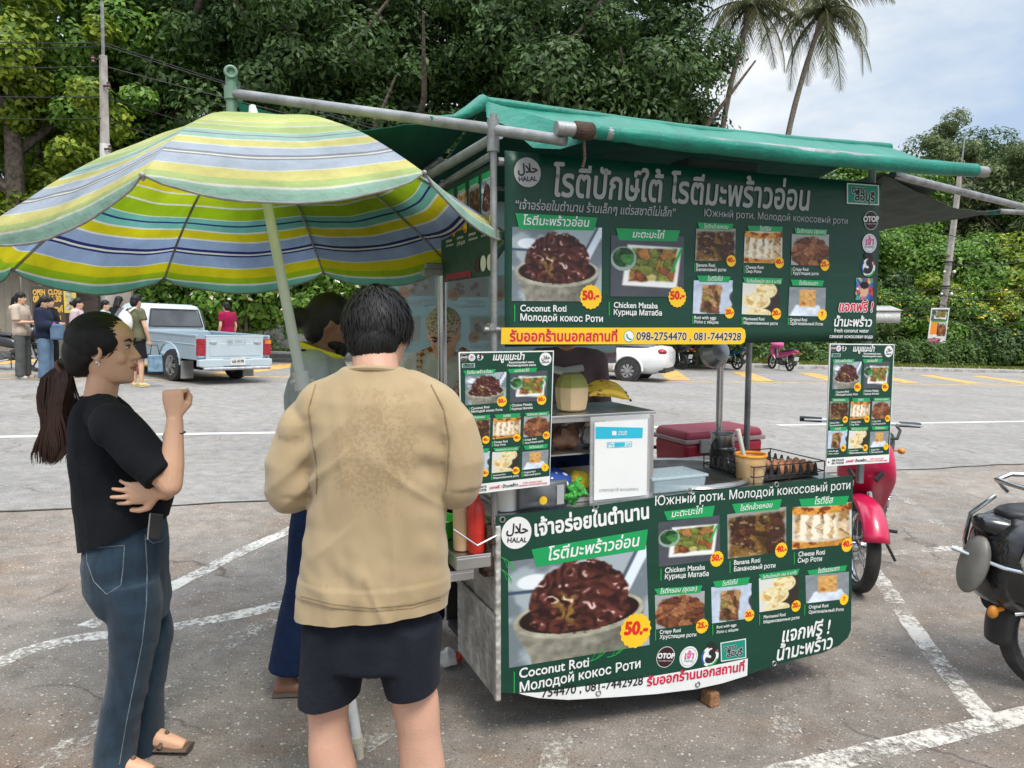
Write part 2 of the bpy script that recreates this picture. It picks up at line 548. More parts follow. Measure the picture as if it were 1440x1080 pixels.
from mathutils.geometry import tessellate_polygon
_TX = {}
def glyphs(s):
    if s in _TX: return _TX[s]
    c = bpy.data.curves.new('lettering', 'FONT')
    c.body = s; c.size = 1.0; c.fill_mode = 'NONE'; c.resolution_u = 3
    o = bpy.data.objects.new('lettering', c); COL.objects.link(o)
    me = evalmesh(o)
    n = len(me.vertices)
    co = np.empty(n * 3); me.vertices.foreach_get('co', co)
    co = co.reshape(-1, 3)[:, :2]
    # walk the outlines; fill every outer outline with its own holes (overlapping strokes stay apart)
    nb = {}
    for e_ in me.edges:
        a, b = e_.vertices
        nb.setdefault(a, []).append(b); nb.setdefault(b, []).append(a)
    seen, loops = set(), []
    for v0 in range(n):
        if v0 in seen or v0 not in nb: continue
        lp, prev, cur = [], -1, v0
        while cur not in seen:
            seen.add(cur); lp.append(cur)
            nx = [q for q in nb[cur] if q != prev and q not in seen]
            if not nx: break
            prev, cur = cur, nx[0]
        if len(lp) > 2: loops.append(lp)
    def area(lp):
        x, y = co[lp, 0], co[lp, 1]
        return .5 * float((x * np.roll(y, -1) - y * np.roll(x, -1)).sum())
    # edges carry the outline's direction: read it from the stored edge order
    ed = set(tuple(e_.vertices) for e_ in me.edges)
    for i, lp in enumerate(loops):
        if (lp[0], lp[1]) not in ed: loops[i] = lp[::-1]
    def inside(pt, lp):
        x, y = co[lp, 0], co[lp, 1]; x2, y2 = np.roll(x, -1), np.roll(y, -1)
        c_ = ((y > pt[1]) != (y2 > pt[1])) & (pt[0] < (x2 - x) * (pt[1] - y) / (y2 - y + 1e-12) + x)
        return bool(c_.sum() % 2)
    ar = [area(l_) for l_ in loops]
    par = {}                                    # a hole runs against the smallest outline round it
    for i in range(len(loops)):
        cs = [j for j in range(len(loops)) if j != i and abs(ar[j]) > abs(ar[i]) and inside(co[loops[i][0]], loops[j])]
        if cs:
            j = min(cs, key=lambda q: abs(ar[q]))
            if ar[j] * ar[i] < 0: par[i] = j
    outer = [i for i in range(len(loops)) if i not in par]
    fs = []
    for i in outer:
        hol = [j for j in par if par[j] == i]
        idx = loops[i] + [q for j in hol for q in loops[j]]
        tri = tessellate_polygon([[Vector((co[q, 0], co[q, 1], 0)) for q in loops[i]]] + [[Vector((co[q, 0], co[q, 1], 0)) for q in loops[j]] for j in hol])
        fs += [tuple(idx[q] for q in t_) for t_ in tri]
    bpy.data.objects.remove(o); bpy.data.curves.remove(c); bpy.data.meshes.remove(me)
    _TX[s] = (co, fs)
    return _TX[s]
CH = {}
def print_mat(name, col, rough=0.42):
    return pm('print ' + name, col, tuple(c * 0.93 for c in col), 5, rough, spec=0.4)
P_GREEN = (0.003, 0.046, 0.027)
PM = {}
def pmats():
    for k, c in dict(white=(0.72, 0.73, 0.72), grey=(0.36, 0.36, 0.37), green=(0.005, 0.30, 0.085), yellow=(0.80, 0.50, 0.015), red=(0.62, 0.02, 0.015),
                     crimson=(0.56, 0.01, 0.05), black=(0.015, 0.016, 0.018), maroon=(0.035, 0.008, 0.010), pink=(0.62, 0.12, 0.30), leaf=(0.02, 0.34, 0.06), teal=(0.004, 0.24, 0.17),
                     blue=(0.02, 0.07, 0.35), cyan=(0.02, 0.42, 0.58), dark=(0.003, 0.03, 0.022), orange=(0.75, 0.22, 0.02)).items():
        PM[k] = print_mat(k, c)
pmats()

class Board:
    """flat print: uv in metres on the board, fn(u, v, h) gives the point h in front of it"""
    def __init__(s, root, fn, conv, fade=None):
        s.root, s.fn, s.conv, s.L = root, fn, conv, {}
        s.fade = fade
    def c(s, p): return s.conv(*p)
    def mbk(s, part, mat):
        s.L.setdefault(part, {}).setdefault(mat, MB())
        return s.L[part][mat]
    def poly(s, pts, mat, h, part='graphics'):
        q = [s.c(p) for p in pts]
        s.mbk(part, mat).add([s.fn(u, v, h) for u, v in q], [tuple(range(len(q)))])
    def disc(s, c, r_, mat, h, part='graphics', n=32, wav=0.0, k=16, a0=0, a1=2 * math.pi):
        """circle in metres round a converted centre; r_ in photo pixels"""
        u, v = s.c(c)
        u2, v2 = s.c((c[0], c[1] - r_))
        rr = math.hypot(u2 - u, v2 - v)
        n = n if not wav else k * 4
        pts = []
        for i in range(n):
            a = a0 + (a1 - a0) * i / n
            q = rr * (1 + wav * math.cos(k * a))
            pts.append(s.fn(u + q * math.cos(a), v + q * math.sin(a), h))
        s.mbk(part, mat).add(pts, [tuple(range(n))])
    def ring(s, c, r0, r1, mat, h, a0=0, a1=2 * math.pi, part='graphics', n=24):
        u, v = s.c(c)
        u2, v2 = s.c((c[0], c[1] - r1)); rr = math.hypot(u2 - u, v2 - v); q0 = rr * r0 / r1
        P = []
        for i in range(n + 1):
            a = a0 + (a1 - a0) * i / n
            P += [s.fn(u + q0 * math.cos(a), v + q0 * math.sin(a), h), s.fn(u + rr * math.cos(a), v + rr * math.sin(a), h)]
        s.mbk(part, mat).add(P, [(2 * i, 2 * i + 1, 2 * i + 3, 2 * i + 2) for i in range(n)])
    def stroke(s, pts, w, mat, h, part='graphics'):
        q = [Vector(s.c(p)) for p in pts]
        P = []
        for i, p in enumerate(q):
            d = (q[min(i + 1, len(q) - 1)] - q[max(0, i - 1)]).normalized()
            m = Vector((-d.y, d.x)) * w / 2
            P += [s.fn(p.x + m.x, p.y + m.y, h), s.fn(p.x - m.x, p.y - m.y, h)]
        s.mbk(part, mat).add(P, [(2 * i, 2 * i + 1, 2 * i + 3, 2 * i + 2) for i in range(len(q) - 1)])
    def text(s, t, p0, p1, mat='white', h=0.0020, bold=0.0, shear=0.0, vs=1.0, part='lettering', outline=None):
        co, fs = glyphs(t)
        if not len(co): return
        a, b = Vector(s.c(p0)), Vector(s.c(p1))
        d = (b - a)
        x0, x1 = co[:, 0].min(), co[:, 0].max()
        k = d.length / (x1 - x0)
        d.normalize(); nrm = Vector((-d.y, d.x))
        jobs = [(mat, h, bold)]
        if outline: jobs = [(outline[0], h - 0.0004, outline[1])] + jobs
        for mt, hh, bd in jobs:
            offs = [(0, 0)] if not bd else [(bd * math.cos(q), bd * math.sin(q)) for q in [i * math.pi / 3 for i in range(6)]] + [(0, 0)]
            for j, (ox, oy) in enumerate(offs):
                X = (co[:, 0] - x0 + ox + shear * co[:, 1]) * k
                Y = (co[:, 1] + oy) * k * vs
                P = [s.fn(a.x + d.x * x + nrm.x * y, a.y + d.y * x + nrm.y * y, hh + j * 0.00002) for x, y in zip(X, Y)]
                s.mbk(part, mt).add(P, fs)
    def photo(s, kind, quad, res, h=0.0008):
        """printed picture: quad TL TR BR BL"""
        img = picture(kind, *res)
        H, W = img.shape[:2]
        q = [Vector(s.c(p)) for p in quad]
        mb = MB()
        for j in range(H):
            for i in range(W):
                u, v = i / (W - 1), j / (H - 1)
                p = (q[0] * (1 - u) + q[1] * u) * (1 - v) + (q[3] * (1 - u) + q[2] * u) * v
                mb.v.append(tuple(s.fn(p.x, p.y, h)))
        mb.f = [(j * W + i, j * W + i + 1, (j + 1) * W + i + 1, (j + 1) * W + i) for j in range(H - 1) for i in range(W - 1)]
        mb.m = [0] * len(mb.f)
        o = cpart(mb, 'food_picture', s.fade or M_PIC, s.root, smooth=False)
        at_ = o.data.color_attributes.new('print', 'FLOAT_COLOR', 'POINT')
        lin = np.where(img <= 0.04045, img / 12.92, ((img + 0.055) / 1.055) ** 2.4)
        rgba = np.ones((H * W, 4), np.float32); rgba[:, :3] = lin.reshape(-1, 3)
        at_.data.foreach_set('color', rgba.ravel())
    def done(s):
        for part, d in s.L.items():
            mb = MB(); mats = []
            for k, m_ in d.items():
                b = len(mb.v); mb.v += m_.v
                mb.f += [tuple(i + b for i in f) for f in m_.f]; mb.m += [len(mats)] * len(m_.f)
                mats.append(PM[k] if isinstance(k, str) else k)
            cpart(mb, part.split('#')[0], mats, s.root, smooth=False)
_pt = new_mat('printed picture')
_at = _pt.n('Attribute', attribute_name='print')
_pt.set(Base_Color=_at.outputs['Color'], Roughness=0.4, Specular_IOR_Level=0.4)
M_PIC = _pt.mat

# --- small pictures of the dishes, drawn as colour per point
def fbm(H, W, sc, seed, oct_=4):
    rng = np.random.default_rng(seed); out = np.zeros((H, W)); amp, tot = 1.0, 0
    for o in range(oct_):
        n = max(2, int(sc * 2 ** o)) + 2
        g = rng.random((n, n))
        y = np.linspace(0, n - 1.001, H)[:, None]; x = np.linspace(0, n - 1.001, W)[None, :]
        yi, xi = y.astype(int), x.astype(int); fy, fx = y - yi, x - xi
        fy, fx = fy * fy * (3 - 2 * fy), fx * fx * (3 - 2 * fx)
        out += amp * ((g[yi, xi] * (1 - fx) + g[yi, xi + 1] * fx) * (1 - fy) + (g[yi + 1, xi] * (1 - fx) + g[yi + 1, xi + 1] * fx) * fy)
        tot += amp; amp *= 0.55
    return out / tot
def cells(X, Y, n, seed, stretch=1.0):
    rng = np.random.default_rng(seed); p = rng.random((n, 2))
    d = (X[..., None] - p[:, 0]) ** 2 + ((Y[..., None] - p[:, 1]) * stretch) ** 2
    o = np.sort(d, -1); idx = d.argmin(-1)
    return idx, np.sqrt(o[..., 1]) - np.sqrt(o[..., 0])
def ss(a, b, x): t = np.clip((x - a) / (b - a), 0, 1); return t * t * (3 - 2 * t)
_PIC = {}
def picture(kind, W, H):
    if (kind, W, H) in _PIC: return _PIC[kind, W, H]
    Y, X = np.meshgrid(np.linspace(0, 1, H), np.linspace(0, 1, W), indexing='ij')
    N = fbm(H, W, 6, 1); N2 = fbm(H, W, 14, 2); sd = sum(map(ord, kind))
    col = lambda c: np.array(c, float)[None, None, :]
    def over(a, b, m): return a * (1 - m[..., None]) + b * m[..., None]
    def chunks(n, pal, seed, st=1.0, w=0.03):
        idx, e = cells(X + 0.16 * N + .05 * N2, Y + 0.10 * N2 + .1 * N, int(n * 1.7), seed, st)
        pal = np.array(pal); rng = np.random.default_rng(seed + 9)
        c = pal[rng.integers(0, len(pal), int(n * 1.7))][idx] * (0.55 + 0.9 * fbm(H, W, 16, seed + 3)[..., None])
        c = c * .75 + .25 * pal.mean(0) * (.6 + .8 * N[..., None])
        return c * (0.55 + 0.45 * ss(0, w, e))[..., None]
    if kind == 'coconut':
        img = over(col((.60, .65, .67)) * np.ones((H, W, 3)), col((.42, .46, .49)), ss(.45, .6, fbm(H, W, 3, 5)))
        img = over(img, col((.85, .88, .9)), ss(.02, .0, np.hypot((X - .17) / 1.6, Y - .22) - .06))
        img = over(img, col((.22, .28, .36)), ss(.015, 0, np.abs(Y - .30 - .05 * X) - .008) * (X < .3))
        img = over(img, col((.82, .86, .9)), ss(.02, .0, np.abs((X - .92) + (Y - .2) * .45) - .035) * (Y < .55))
        img = over(img, col((.3, .34, .4)), ss(.012, .0, np.abs((X - .86) + (Y - .2) * .45) - .01) * (Y < .55))
        bowl = ss(.01, -.01, np.maximum(np.abs(X - .5) - (.47 - .12 * ss(.6, 1.0, Y)), .58 - Y)) 
        bowl = np.maximum(bowl, ss(.015, -.015, np.hypot((X - .5) / .47, (Y - .6) / .21) - 1))
        st = col((.52, .51, .46)) * (.62 + .55 * N2[..., None]) * (1.08 - .35 * ss(.5, 1, X))[..., None]
        img = over(img, st, bowl)
        rim = ss(.02, -.02, np.hypot((X - .5) / .43, (Y - .59) / .17) - 1)
        img = over(img, col((.66, .65, .58)) * (.7 + .45 * N2[..., None]), ss(.02, -.02, np.hypot((X - .5) / .47, (Y - .6) / .21) - 1))
        img = over(img, col((.12, .05, .04)), rim)
        heap = ss(.03, -.03, np.hypot((X - .5) / (.35 + .06 * (N - .5)), (Y - .43) / (.34 + .12 * (N2 - .5))) - 1)
        heap = np.maximum(heap, ss(.03, -.02, np.hypot((X - .5) / .36, (Y - .6) / .15) - 1))
        q = fbm(H, W, 4, 21) * 1.6
        rid = 1 - np.abs(2 * fbm(H, W, 5, 33, 3) - 1) ** .7
        rd2 = np.abs(np.sin((X - .5) * 16 + q * 9 - Y * 4)) * .6 + np.abs(np.sin(Y * 19 + q * 11 + X * 5)) * .4
        br = over(col((.15, .06, .055)) * np.ones((H, W, 3)), col((.42, .21, .17)), ss(.25, .95, rd2) * (.35 + .65 * N))
        br = over(br, col((.50, .40, .17)), ss(.60, .72, fbm(H, W, 4, 8)) * ss(.3, .8, rd2) * .75)
        br = over(br, col((.10, .03, .03)), ss(.25, .05, rd2) * .8)
        br = over(br, col((.86, .80, .78)), ss(.86, .97, rd2) * ss(.55, .68, fbm(H, W, 9, 4)) * .75)
        br = br * (.8 + .4 * rid[..., None])
        img = over(img, br, heap)
    elif kind == 'mataba':
        img = np.ones((H, W, 3)) * col((.27, .28, .31)) * (.9 + .2 * N[..., None])
        box = ss(.02, -.01, np.maximum(np.abs(X - .56 + .1 * (Y - .5)) - .37, np.abs(Y - .5 - .06 * (X - .5)) - .33))
        img = over(img, col((.86, .87, .86)), box)
        food = ss(.02, -.02, np.maximum(np.abs(X - .57 + .1 * (Y - .5)) - .31, np.abs(Y - .48) - .27) + .05 * (N - .5))
        img = over(img, chunks(30, [(.75, .72, .45), (.45, .5, .18), (.62, .4, .2), (.85, .8, .6), (.5, .22, .13), (.35, .42, .15)], 3), food)
        img = over(img, col((.55, .62, .58)), ss(.02, -.02, np.hypot((X - .17) / .17, (Y - .38) / .2) - 1))
        img = over(img, chunks(24, [(.1, .3, .14), (.2, .45, .2), (.05, .2, .1), (.5, .65, .5)], 5), ss(.02, -.02, np.hypot((X - .17) / .145, (Y - .36) / .16) - 1))
        img = over(img, col((.05, .62, .25)), ss(.01, -.01, np.abs(X - .93 + (Y - .3) * .35) - .02) * (Y > .2) * (Y < .6))
    elif kind == 'banana':
        img = np.ones((H, W, 3)) * col((.55, .55, .53))
        img = over(img, chunks(22, [(.28, .15, .09), (.36, .22, .11), (.20, .11, .08), (.48, .36, .16), (.3, .17, .12)], 8, .8), ss(.05, -.03, np.maximum(np.abs(X - .5) - .46, np.abs(Y - .55) - .45) + .1 * (N - .5)))
        img = over(img, col((.75, .65, .5)), ss(.66, .74, fbm(H, W, 12, 44)) * .6)
    elif kind == 'cheese':
        img = np.ones((H, W, 3)) * col((.80, .79, .77)) * (.85 + .2 * N[..., None])
        mid = ss(.02, -.02, np.maximum(np.abs(X - .5) - .46, np.abs(Y - .5) - .32))
        img = over(img, chunks(10, [(.72, .6, .4), (.55, .4, .22), (.8, .72, .6)], 6), mid)
        img = over(img, col((.9, .86, .78)), mid * ss(.5, .8, np.abs(np.sin(X * 17 + 3 * N))) * ss(.9, .5, np.abs(X - .42) * 2))
        for y0 in (.08, .90):
            b = ss(.03, -.02, np.abs(Y - y0 - .06 * np.sin(X * 3)) - .10 + .04 * N)
            img = over(img, col((.80, .55, .20)) * (.65 + .6 * N2[..., None]), b)
            img = over(img, col((.45, .2, .08)), b * ss(.58, .68, fbm(H, W, 9, int(y0 * 50))))
    elif kind == 'crispy':
        img = np.ones((H, W, 3)) * col((.60, .60, .60))
        img = over(img, chunks(18, [(.50, .30, .19), (.42, .24, .15), (.6, .4, .26), (.34, .18, .12)], 12), ss(.05, -.02, np.hypot((X - .5) / .52, (Y - .6) / .52) - 1 + .25 * (N - .5)))
    elif kind == 'eggs':
        img = np.ones((H, W, 3)) * col((.70, .75, .82)) * (.85 + .25 * N[..., None])
        img = over(img, col((.2, .2, .22)), ss(.03, -.02, 1.0 - X + .2 * np.abs(Y - .5) - .12 + .12 * N))
        img = over(img, chunks(14, [(.55, .34, .22), (.66, .52, .34), (.42, .24, .16), (.5, .45, .22)], 15, 1.0), ss(.03, -.02, np.maximum(np.abs(X - .5 + .1 * Y) - .24, np.abs(Y - .56) - .42) + .08 * (N - .5)))
    elif kind == 'ferment':
        img = np.ones((H, W, 3)) * col((.17, .14, .13)) * (.8 + .5 * N[..., None])
        img = over(img, col((.80, .80, .78)), ss(.02, -.02, np.maximum(X - .42, -1) + .25 * (Y - .5)))
        for cx, cy, rx, ry in ((.62, .22, .3, .26), (.38, .56, .37, .27), (.45, .95, .33, .16)):
            e_ = np.hypot((X - cx) / rx, (Y - cy) / ry)
            img = over(img, col((.88, .83, .66)) * (.86 + .2 * N2[..., None]), ss(.04, -.04, e_ - 1))
            img = over(img, col((.72, .55, .28)), ss(.04, -.04, e_ - .85) * ss(.55, .68, fbm(H, W, 7, int(cx * 99))) * .8)
    elif kind == 'original':
        img = np.ones((H, W, 3)) * col((.50, .53, .55)) * (.85 + .25 * N[..., None])
        img = over(img, col((.82, .86, .92)) * (.8 + .3 * N[..., None]), ss(.04, -.02, np.maximum(np.abs(X - .5) - .42 * Y - .05, .62 - Y) + .1 * (N - .5)))
        img = over(img, col((.80, .62, .36)) * (.75 + .4 * N2[..., None]), ss(.02, -.02, np.maximum(np.abs(X - .5) - .22, np.abs(Y - .38) - .3)))
        img = over(img, col((.62, .36, .15)), ss(.02, -.02, np.maximum(np.abs(X - .5) - .2, np.abs(Y - .4) - .26)) * ss(.52, .7, N))
    else:
        img = chunks(40, [(.8, .1, .2), (.9, .8, .2), (.1, .3, .7), (.95, .9, .9), (.1, .6, .6), (.8, .3, .6)], 31)
        img = over(img, col((.80, .62, .50)), ss(.03, -.03, np.hypot((X - .5) / .24, (Y - .55) / .3) - 1))
        img = over(img, col((.06, .04, .05)), ss(.03, -.03, np.hypot((X - .5) / .26, (Y - .32) / .17) - 1))
    img = np.clip(img, 0, 1)
    _PIC[kind, W, H] = img
    return img
TH = dict(coconut='โรตีมะพร้าวอ่อน', mataba='มะตะบะไก่', banana='โรตีกล้วยหอม', cheese='โรตีชีส', crispy='โรตีกรอบ (ชุดละ)', eggs='โรตีใส่ไข่', ferment='โรตีแป้งหมัก (รอ 5 นาที)', original='โรตีธรรมดา')
EN = dict(coconut=('Coconut Roti', 'Молодой кокос Роти'), mataba=('Chicken Mataba', 'Курица Матаба'), banana=('Banana Roti', 'Банановый роти'), cheese=('Cheese Roti', 'Сыр Роти'),
          crispy=('Crispy Roti', 'Хрустящие роти'), eggs=('Roti with eggs', 'Роти с яйцом'), ferment=('Marinated Roti', 'Маринованные роти'), original=('Original Roti', 'Оригинальный Роти'))
PR = dict(coconut='50.-', mataba='50.-', banana='40.-', cheese='40.-', crispy='25.-', eggs='20.-', ferment='20.-', original='7')
def halal(b, c, r_, mat='white'):
    b.disc(c, r_, mat, 0.0012, 'round_logo#h')
    k = r_ / 54
    b.text('\ufedd\ufefc\ufea3', (c[0] - 34 * k, c[1] + 1 * k), (c[0] + 37 * k, c[1] + 1 * k), 'black', bold=0.03, vs=1.05)
    b.text('HALAL', (c[0] - 31 * k, c[1] + 33 * k), (c[0] + 34 * k, c[1] + 31 * k), 'black', bold=0.03)
def logos(b, otop, pink, three, plate, r_):
    x, y = otop
    b.disc(otop, r_, 'white', 0.0012, 'round_logo#o'); b.disc(otop, r_ * .95, 'maroon', 0.0015, 'round_logo#o')
    b.text('OTOP', (x - r_ * .8, y + r_ * .12), (x + r_ * .8, y + r_ * .12), 'white', bold=.05)
    b.text('THAI TAMBON PRODUCT', (x - r_ * .72, y + r_ * .42), (x + r_ * .72, y + r_ * .42), 'white')
    x, y = pink
    b.disc(pink, r_ * 1.02, 'white', 0.0012, 'round_logo#p'); b.ring(pink, r_ * .82, r_ * .88, 'grey', 0.0015, part='round_logo#p')
    b.text('เจ้า', (x - r_ * .4, y + r_ * .15), (x + r_ * .42, y + r_ * .15), 'pink', bold=.05)
    b.text('Family', (x - r_ * .45, y + r_ * .5), (x + r_ * .45, y + r_ * .5), 'teal')
    x, y = three
    b.disc(three, r_ * .96, 'white', 0.0012, 'round_logo#t')
    for a, m_ in ((0.3, 'crimson'), (2.4, 'blue'), (4.4, 'leaf')):
        b.ring(three, r_ * .78, r_ * .95, m_, 0.0015, a, a + 1.5, 'round_logo#t')
    b.text('3', (x - r_ * .4, y + r_ * .5), (x + r_ * .35, y + r_ * .5), 'black', bold=.06)
    q = plate
    b.poly(q, 'white', 0.0012, 'plate_logo')
    cx, cy = sum(p[0] for p in q) / 4, sum(p[1] for p in q) / 4
    b.poly([(cx + (p[0] - cx) * .93, cy + (p[1] - cy) * .9) for p in q], 'teal', 0.0015, 'plate_logo')
    w = q[1][0] - q[0][0]; hh = q[3][1] - q[0][1]; sl = (q[1][1] - q[0][1]) / w
    for t_, x0, x1, yy in (('ตลาด', .15, .6, .45), ('ลือบุรี', .25, .85, .8)):
        b.text(t_, (q[0][0] + w * x0, q[0][1] + hh * yy + sl * w * x0), (q[0][0] + w * x1, q[0][1] + hh * yy + sl * w * x1), 'dark', bold=.05, outline=('white', .09))
s_n = [0]
def dish(b, kind, quad, header, ht, badge, br, bar, n1, n2, res, s_=None, hb=.02, nb=.035, en=None):
    b.photo(kind, quad, res)
    b.poly(header, 'green', 0.0014, 'name_ribbon#%d' % s_n[0])
    b.text(TH[kind], ht[0], ht[1], 'white', bold=hb, shear=.18)
    s_n[0] += 1; pb_ = 'price_badge#%d' % s_n[0]
    b.disc(badge, br, 'yellow', 0.0014, pb_, wav=.045)
    t_ = PR[kind]; w = br * (.66 if len(t_) > 1 else .17)
    b.text(t_, (badge[0] - w, badge[1] + br * .22), (badge[0] + w, badge[1] + br * .16), 'red', 0.0024, bold=.055, part=pb_)
    if bar: b.stroke(bar, 0.004, 'leaf', 0.0014, 'lettering')
    e = en or EN[kind]
    b.text(e[0], n1[0], n1[1], 'white', bold=nb); b.text(e[1], n2[0], n2[1], 'white', bold=nb)
# ---------------------------------------------------------------- banners and menu boards of the cart
def vinyl(name, col, rough=0.38, wr=0.010):
    t = new_mat(name)
    c = t.coord('Object', (1.0, 1.0, 2.6))
    w = t.noise(2.2, 4, c, 0.5, 0.6)
    t.set(Base_Color=t.ramp(t.noise(3, 5), [(.3, tuple(x * .85 for x in col)), (.7, col)]), Specular_IOR_Level=0.4,
          Roughness=t.ramp(t.noise(5, 5), [(.3, rough), (.7, rough + .16)]))
    t.bump(t.mix(0.12, w, t.noise(12, 2, c)), wr)
    return t.mat
M_VINYL = vinyl('green vinyl banner', P_GREEN)
M_VBACK = pm('vinyl back', (0.45, 0.46, 0.46), (0.36, 0.37, 0.37), 4, 0.5)
M_STEEL = pm('brushed stainless steel', (0.56, 0.56, 0.55), (0.40, 0.40, 0.40), 5, 0.24, 0.42, metal=1.0)
M_GALV = pm('galvanised pipe', (0.33, 0.335, 0.335), (0.19, 0.19, 0.185), 9, 0.45, 0.65, metal=0.75, bump=0.002)
M_RUST = pm('rusty iron', (0.10, 0.06, 0.04), (0.035, 0.025, 0.02), 18, 0.8, metal=0.3, bump=0.01)
front = lambda u, v, h: Vector((u, DB - h, v))
def grommets(b, pts, root):
    for p in pts:
        u, v = b.c(p)
        mb = MB(); mb.torus((u, DB - .002, v), .010, .003, 'y', 16, 6)
        cpart(mb, 'grommet', M_STEEL, root)
# upper banner -----------------------------------------------------------
DB = 0.0
K1 = lambda x, y: pxsd(680 + x / 2.483, 180 + y / 2.483, DB)
ub = cthing('banner', 'long dark green banner across the cart top, with Thai title and yellow phone strip', 'banner', .9, 0, 1.51)
mb = MB()
x0, x1, zt, zb = K1(75, 80)[0], K1(1383, 400)[0], K1(75, 82)[1], 1.512
mb.sheet(40, 14, lambda u, v: Vector((x0 + (x1 - x0) * u, .004, zb + (zt + .004 - zb) * v)))
_sheet = mb
mb2 = MB()
mb2.v = [(p[0], p[1], p[2]) for p in mb.v]; mb2.f = mb.f; mb2.m = mb.m
cpart(mb2, 'vinyl_sheet', M_VINYL, ub, solid=.004)
B = Board(ub, front, K1)
halal(B, (153, 155), 52, 'grey')
B.text('โรตีปักษ์ใต้ โรตีมะพร้าวอ่อน', (238, 236), (1132, 287), 'grey', bold=.022, shear=.12, vs=1.28)
B.text('“เจ้าอร่อยในตำนาน ร้านเล็กๆ แต่รสชาติไม่เล็ก”', (108, 282), (666, 310), 'grey', bold=.012, shear=.2, vs=1.2)
B.text('Южный роти. Молодой кокосовый роти', (770, 308), (1270, 336), 'grey')
dish(B, 'coconut', [(100, 345), (413, 348), (411, 606), (98, 604)], [(110, 297), (396, 313), (386, 358), (124, 352)], ((135, 337), (365, 345)), (374, 590), 42, [(108, 617), (108, 676)], ((128, 640), (288, 641)), ((128, 672), (415, 677)), (96, 80), hb=.015, nb=.02)
dish(B, 'mataba', [(445, 374), (700, 378), (698, 590), (442, 588)], [(462, 350), (685, 358), (675, 396), (472, 392)], ((520, 382), (627, 386)), (676, 590), 36, [(438, 607), (438, 655)], ((454, 627), (607, 630)), ((454, 652), (621, 655)), (80, 68), hb=.015, nb=.02)
D1 = [('banana', [(742, 352), (880, 352), (878, 466), (738, 463)], [(747, 330), (872, 335), (866, 356), (752, 353)], ((768, 350), (852, 352)), (864, 464), ((742, 484), (807, 485)), ((742, 499), (845, 501))),
      ('cheese', [(912, 360), (1043, 362), (1042, 474), (908, 470)], [(920, 341), (1045, 345), (1040, 363), (926, 360)], ((962, 358), (1002, 359)), (1032, 470), ((914, 491), (976, 492)), ((914, 505), (968, 507))),
      ('crispy', [(1076, 370), (1206, 372), (1203, 482), (1073, 478)], [(1084, 350), (1200, 355), (1195, 376), (1090, 372)], ((1092, 366), (1192, 369)), (1191, 479), ((1078, 498), (1133, 499)), ((1078, 512), (1168, 514))),
      ('eggs', [(734, 532), (870, 532), (868, 650), (730, 648)], [(745, 515), (862, 519), (856, 539), (752, 537)], ((780, 533), (832, 534)), (858, 645), ((735, 667), (811, 668)), ((735, 682), (818, 684))),
      ('ferment', [(905, 540), (1035, 543), (1032, 655), (901, 650)], [(905, 521), (1044, 525), (1038, 546), (912, 542)], ((917, 539), (1036, 542)), (1022, 649), ((907, 671), (979, 672)), ((907, 685), (1025, 688))),
      ('original', [(1068, 555), (1195, 558), (1192, 658), (1063, 655)], [(1072, 529), (1188, 533), (1182, 553), (1078, 550)], ((1100, 547), (1165, 549)), (1182, 652), ((1068, 674), (1128, 675)), ((1068, 687), (1183, 690)))]
for k, q, hd, ht, bd, n1, n2 in D1:
    bar = [(n1[0][0] - 5, n1[0][1] - 11), (n1[0][0] - 5, n2[0][1] + 3)]
    dish(B, k, q, hd, ht, bd, 20, bar, n1, n2, (46, 40), hb=.0, nb=.012)
B.poly([(62, 697), (900, 697), (912, 705), (915, 727), (910, 748), (898, 755), (60, 755)], 'yellow', .0012)
B.text('รับออกร้านนอกสถานที่', (92, 744), (465, 744), 'crimson', bold=.03, vs=1.05)
B.disc((507, 727), 21, 'white', .0016); B.ring((507, 727), 19, 21, 'teal', .0018)
B.stroke([(499, 720), (501, 730), (508, 737), (516, 738)], .006, 'teal', .002)
B.text('098-2754470 , 081-7442928', (533, 740), (897, 741), 'black', bold=.02, outline=('white', .06))
logos(B, (1352, 323), (1347, 403), (1343, 487), [(1268, 192), (1380, 200), (1380, 270), (1268, 264)], 33)
B.photo('poster', [(1300, 523), (1360, 526), (1358, 602), (1298, 600)], (30, 36))
B.text('แจกฟรี !', (1240, 640), (1355, 641), 'crimson', bold=.03, shear=.15, outline=('white', .08))
B.text('น้ำมะพร้าว', (1222, 692), (1352, 693), 'white', bold=.025, shear=.15)
B.text('fresh coconut water', (1223, 713), (1344, 714), 'white', bold=.012)
B.text('свежая кокосовая вода', (1207, 733), (1357, 734), 'white', bold=.012)
B.done()
# lower banner -----------------------------------------------------------
DB = -0.012
K2 = lambda x, y: pxsd(620 + x / 2.4, 640 + y / 2.4, DB)
lb = cthing('banner', 'green banner covering the lower cart front, with curved bottom edge', 'banner', .85, DB, .2)
pts = [(186, 207), (540, 168), (840, 127), (1140, 96), (1391, 68), (1389, 300), (1384, 590), (1374, 615), (1345, 642), (1290, 667), (1130, 708), (1036, 742), (1036, 686), (860, 722), (650, 757), (470, 782), (330, 801), (262, 803), (196, 803), (190, 500)]
mb = MB()
q = [K2(*p) for p in pts]
mb.prism(q, lambda u, v: Vector((u, DB, v)), lambda u, v: Vector((u, DB + .004, v)))
cpart(mb, 'vinyl_sheet', M_VINYL, lb, smooth=False)
mb = MB()
q = [K2(*p) for p in [(262, 803), (330, 801), (470, 782), (650, 757), (860, 722), (1036, 686), (1034, 744), (950, 770), (860, 790), (730, 806), (600, 816), (430, 826), (330, 820), (275, 808)]]
mb.prism(q, lambda u, v: Vector((u, DB, v)), lambda u, v: Vector((u, DB + .004, v)))
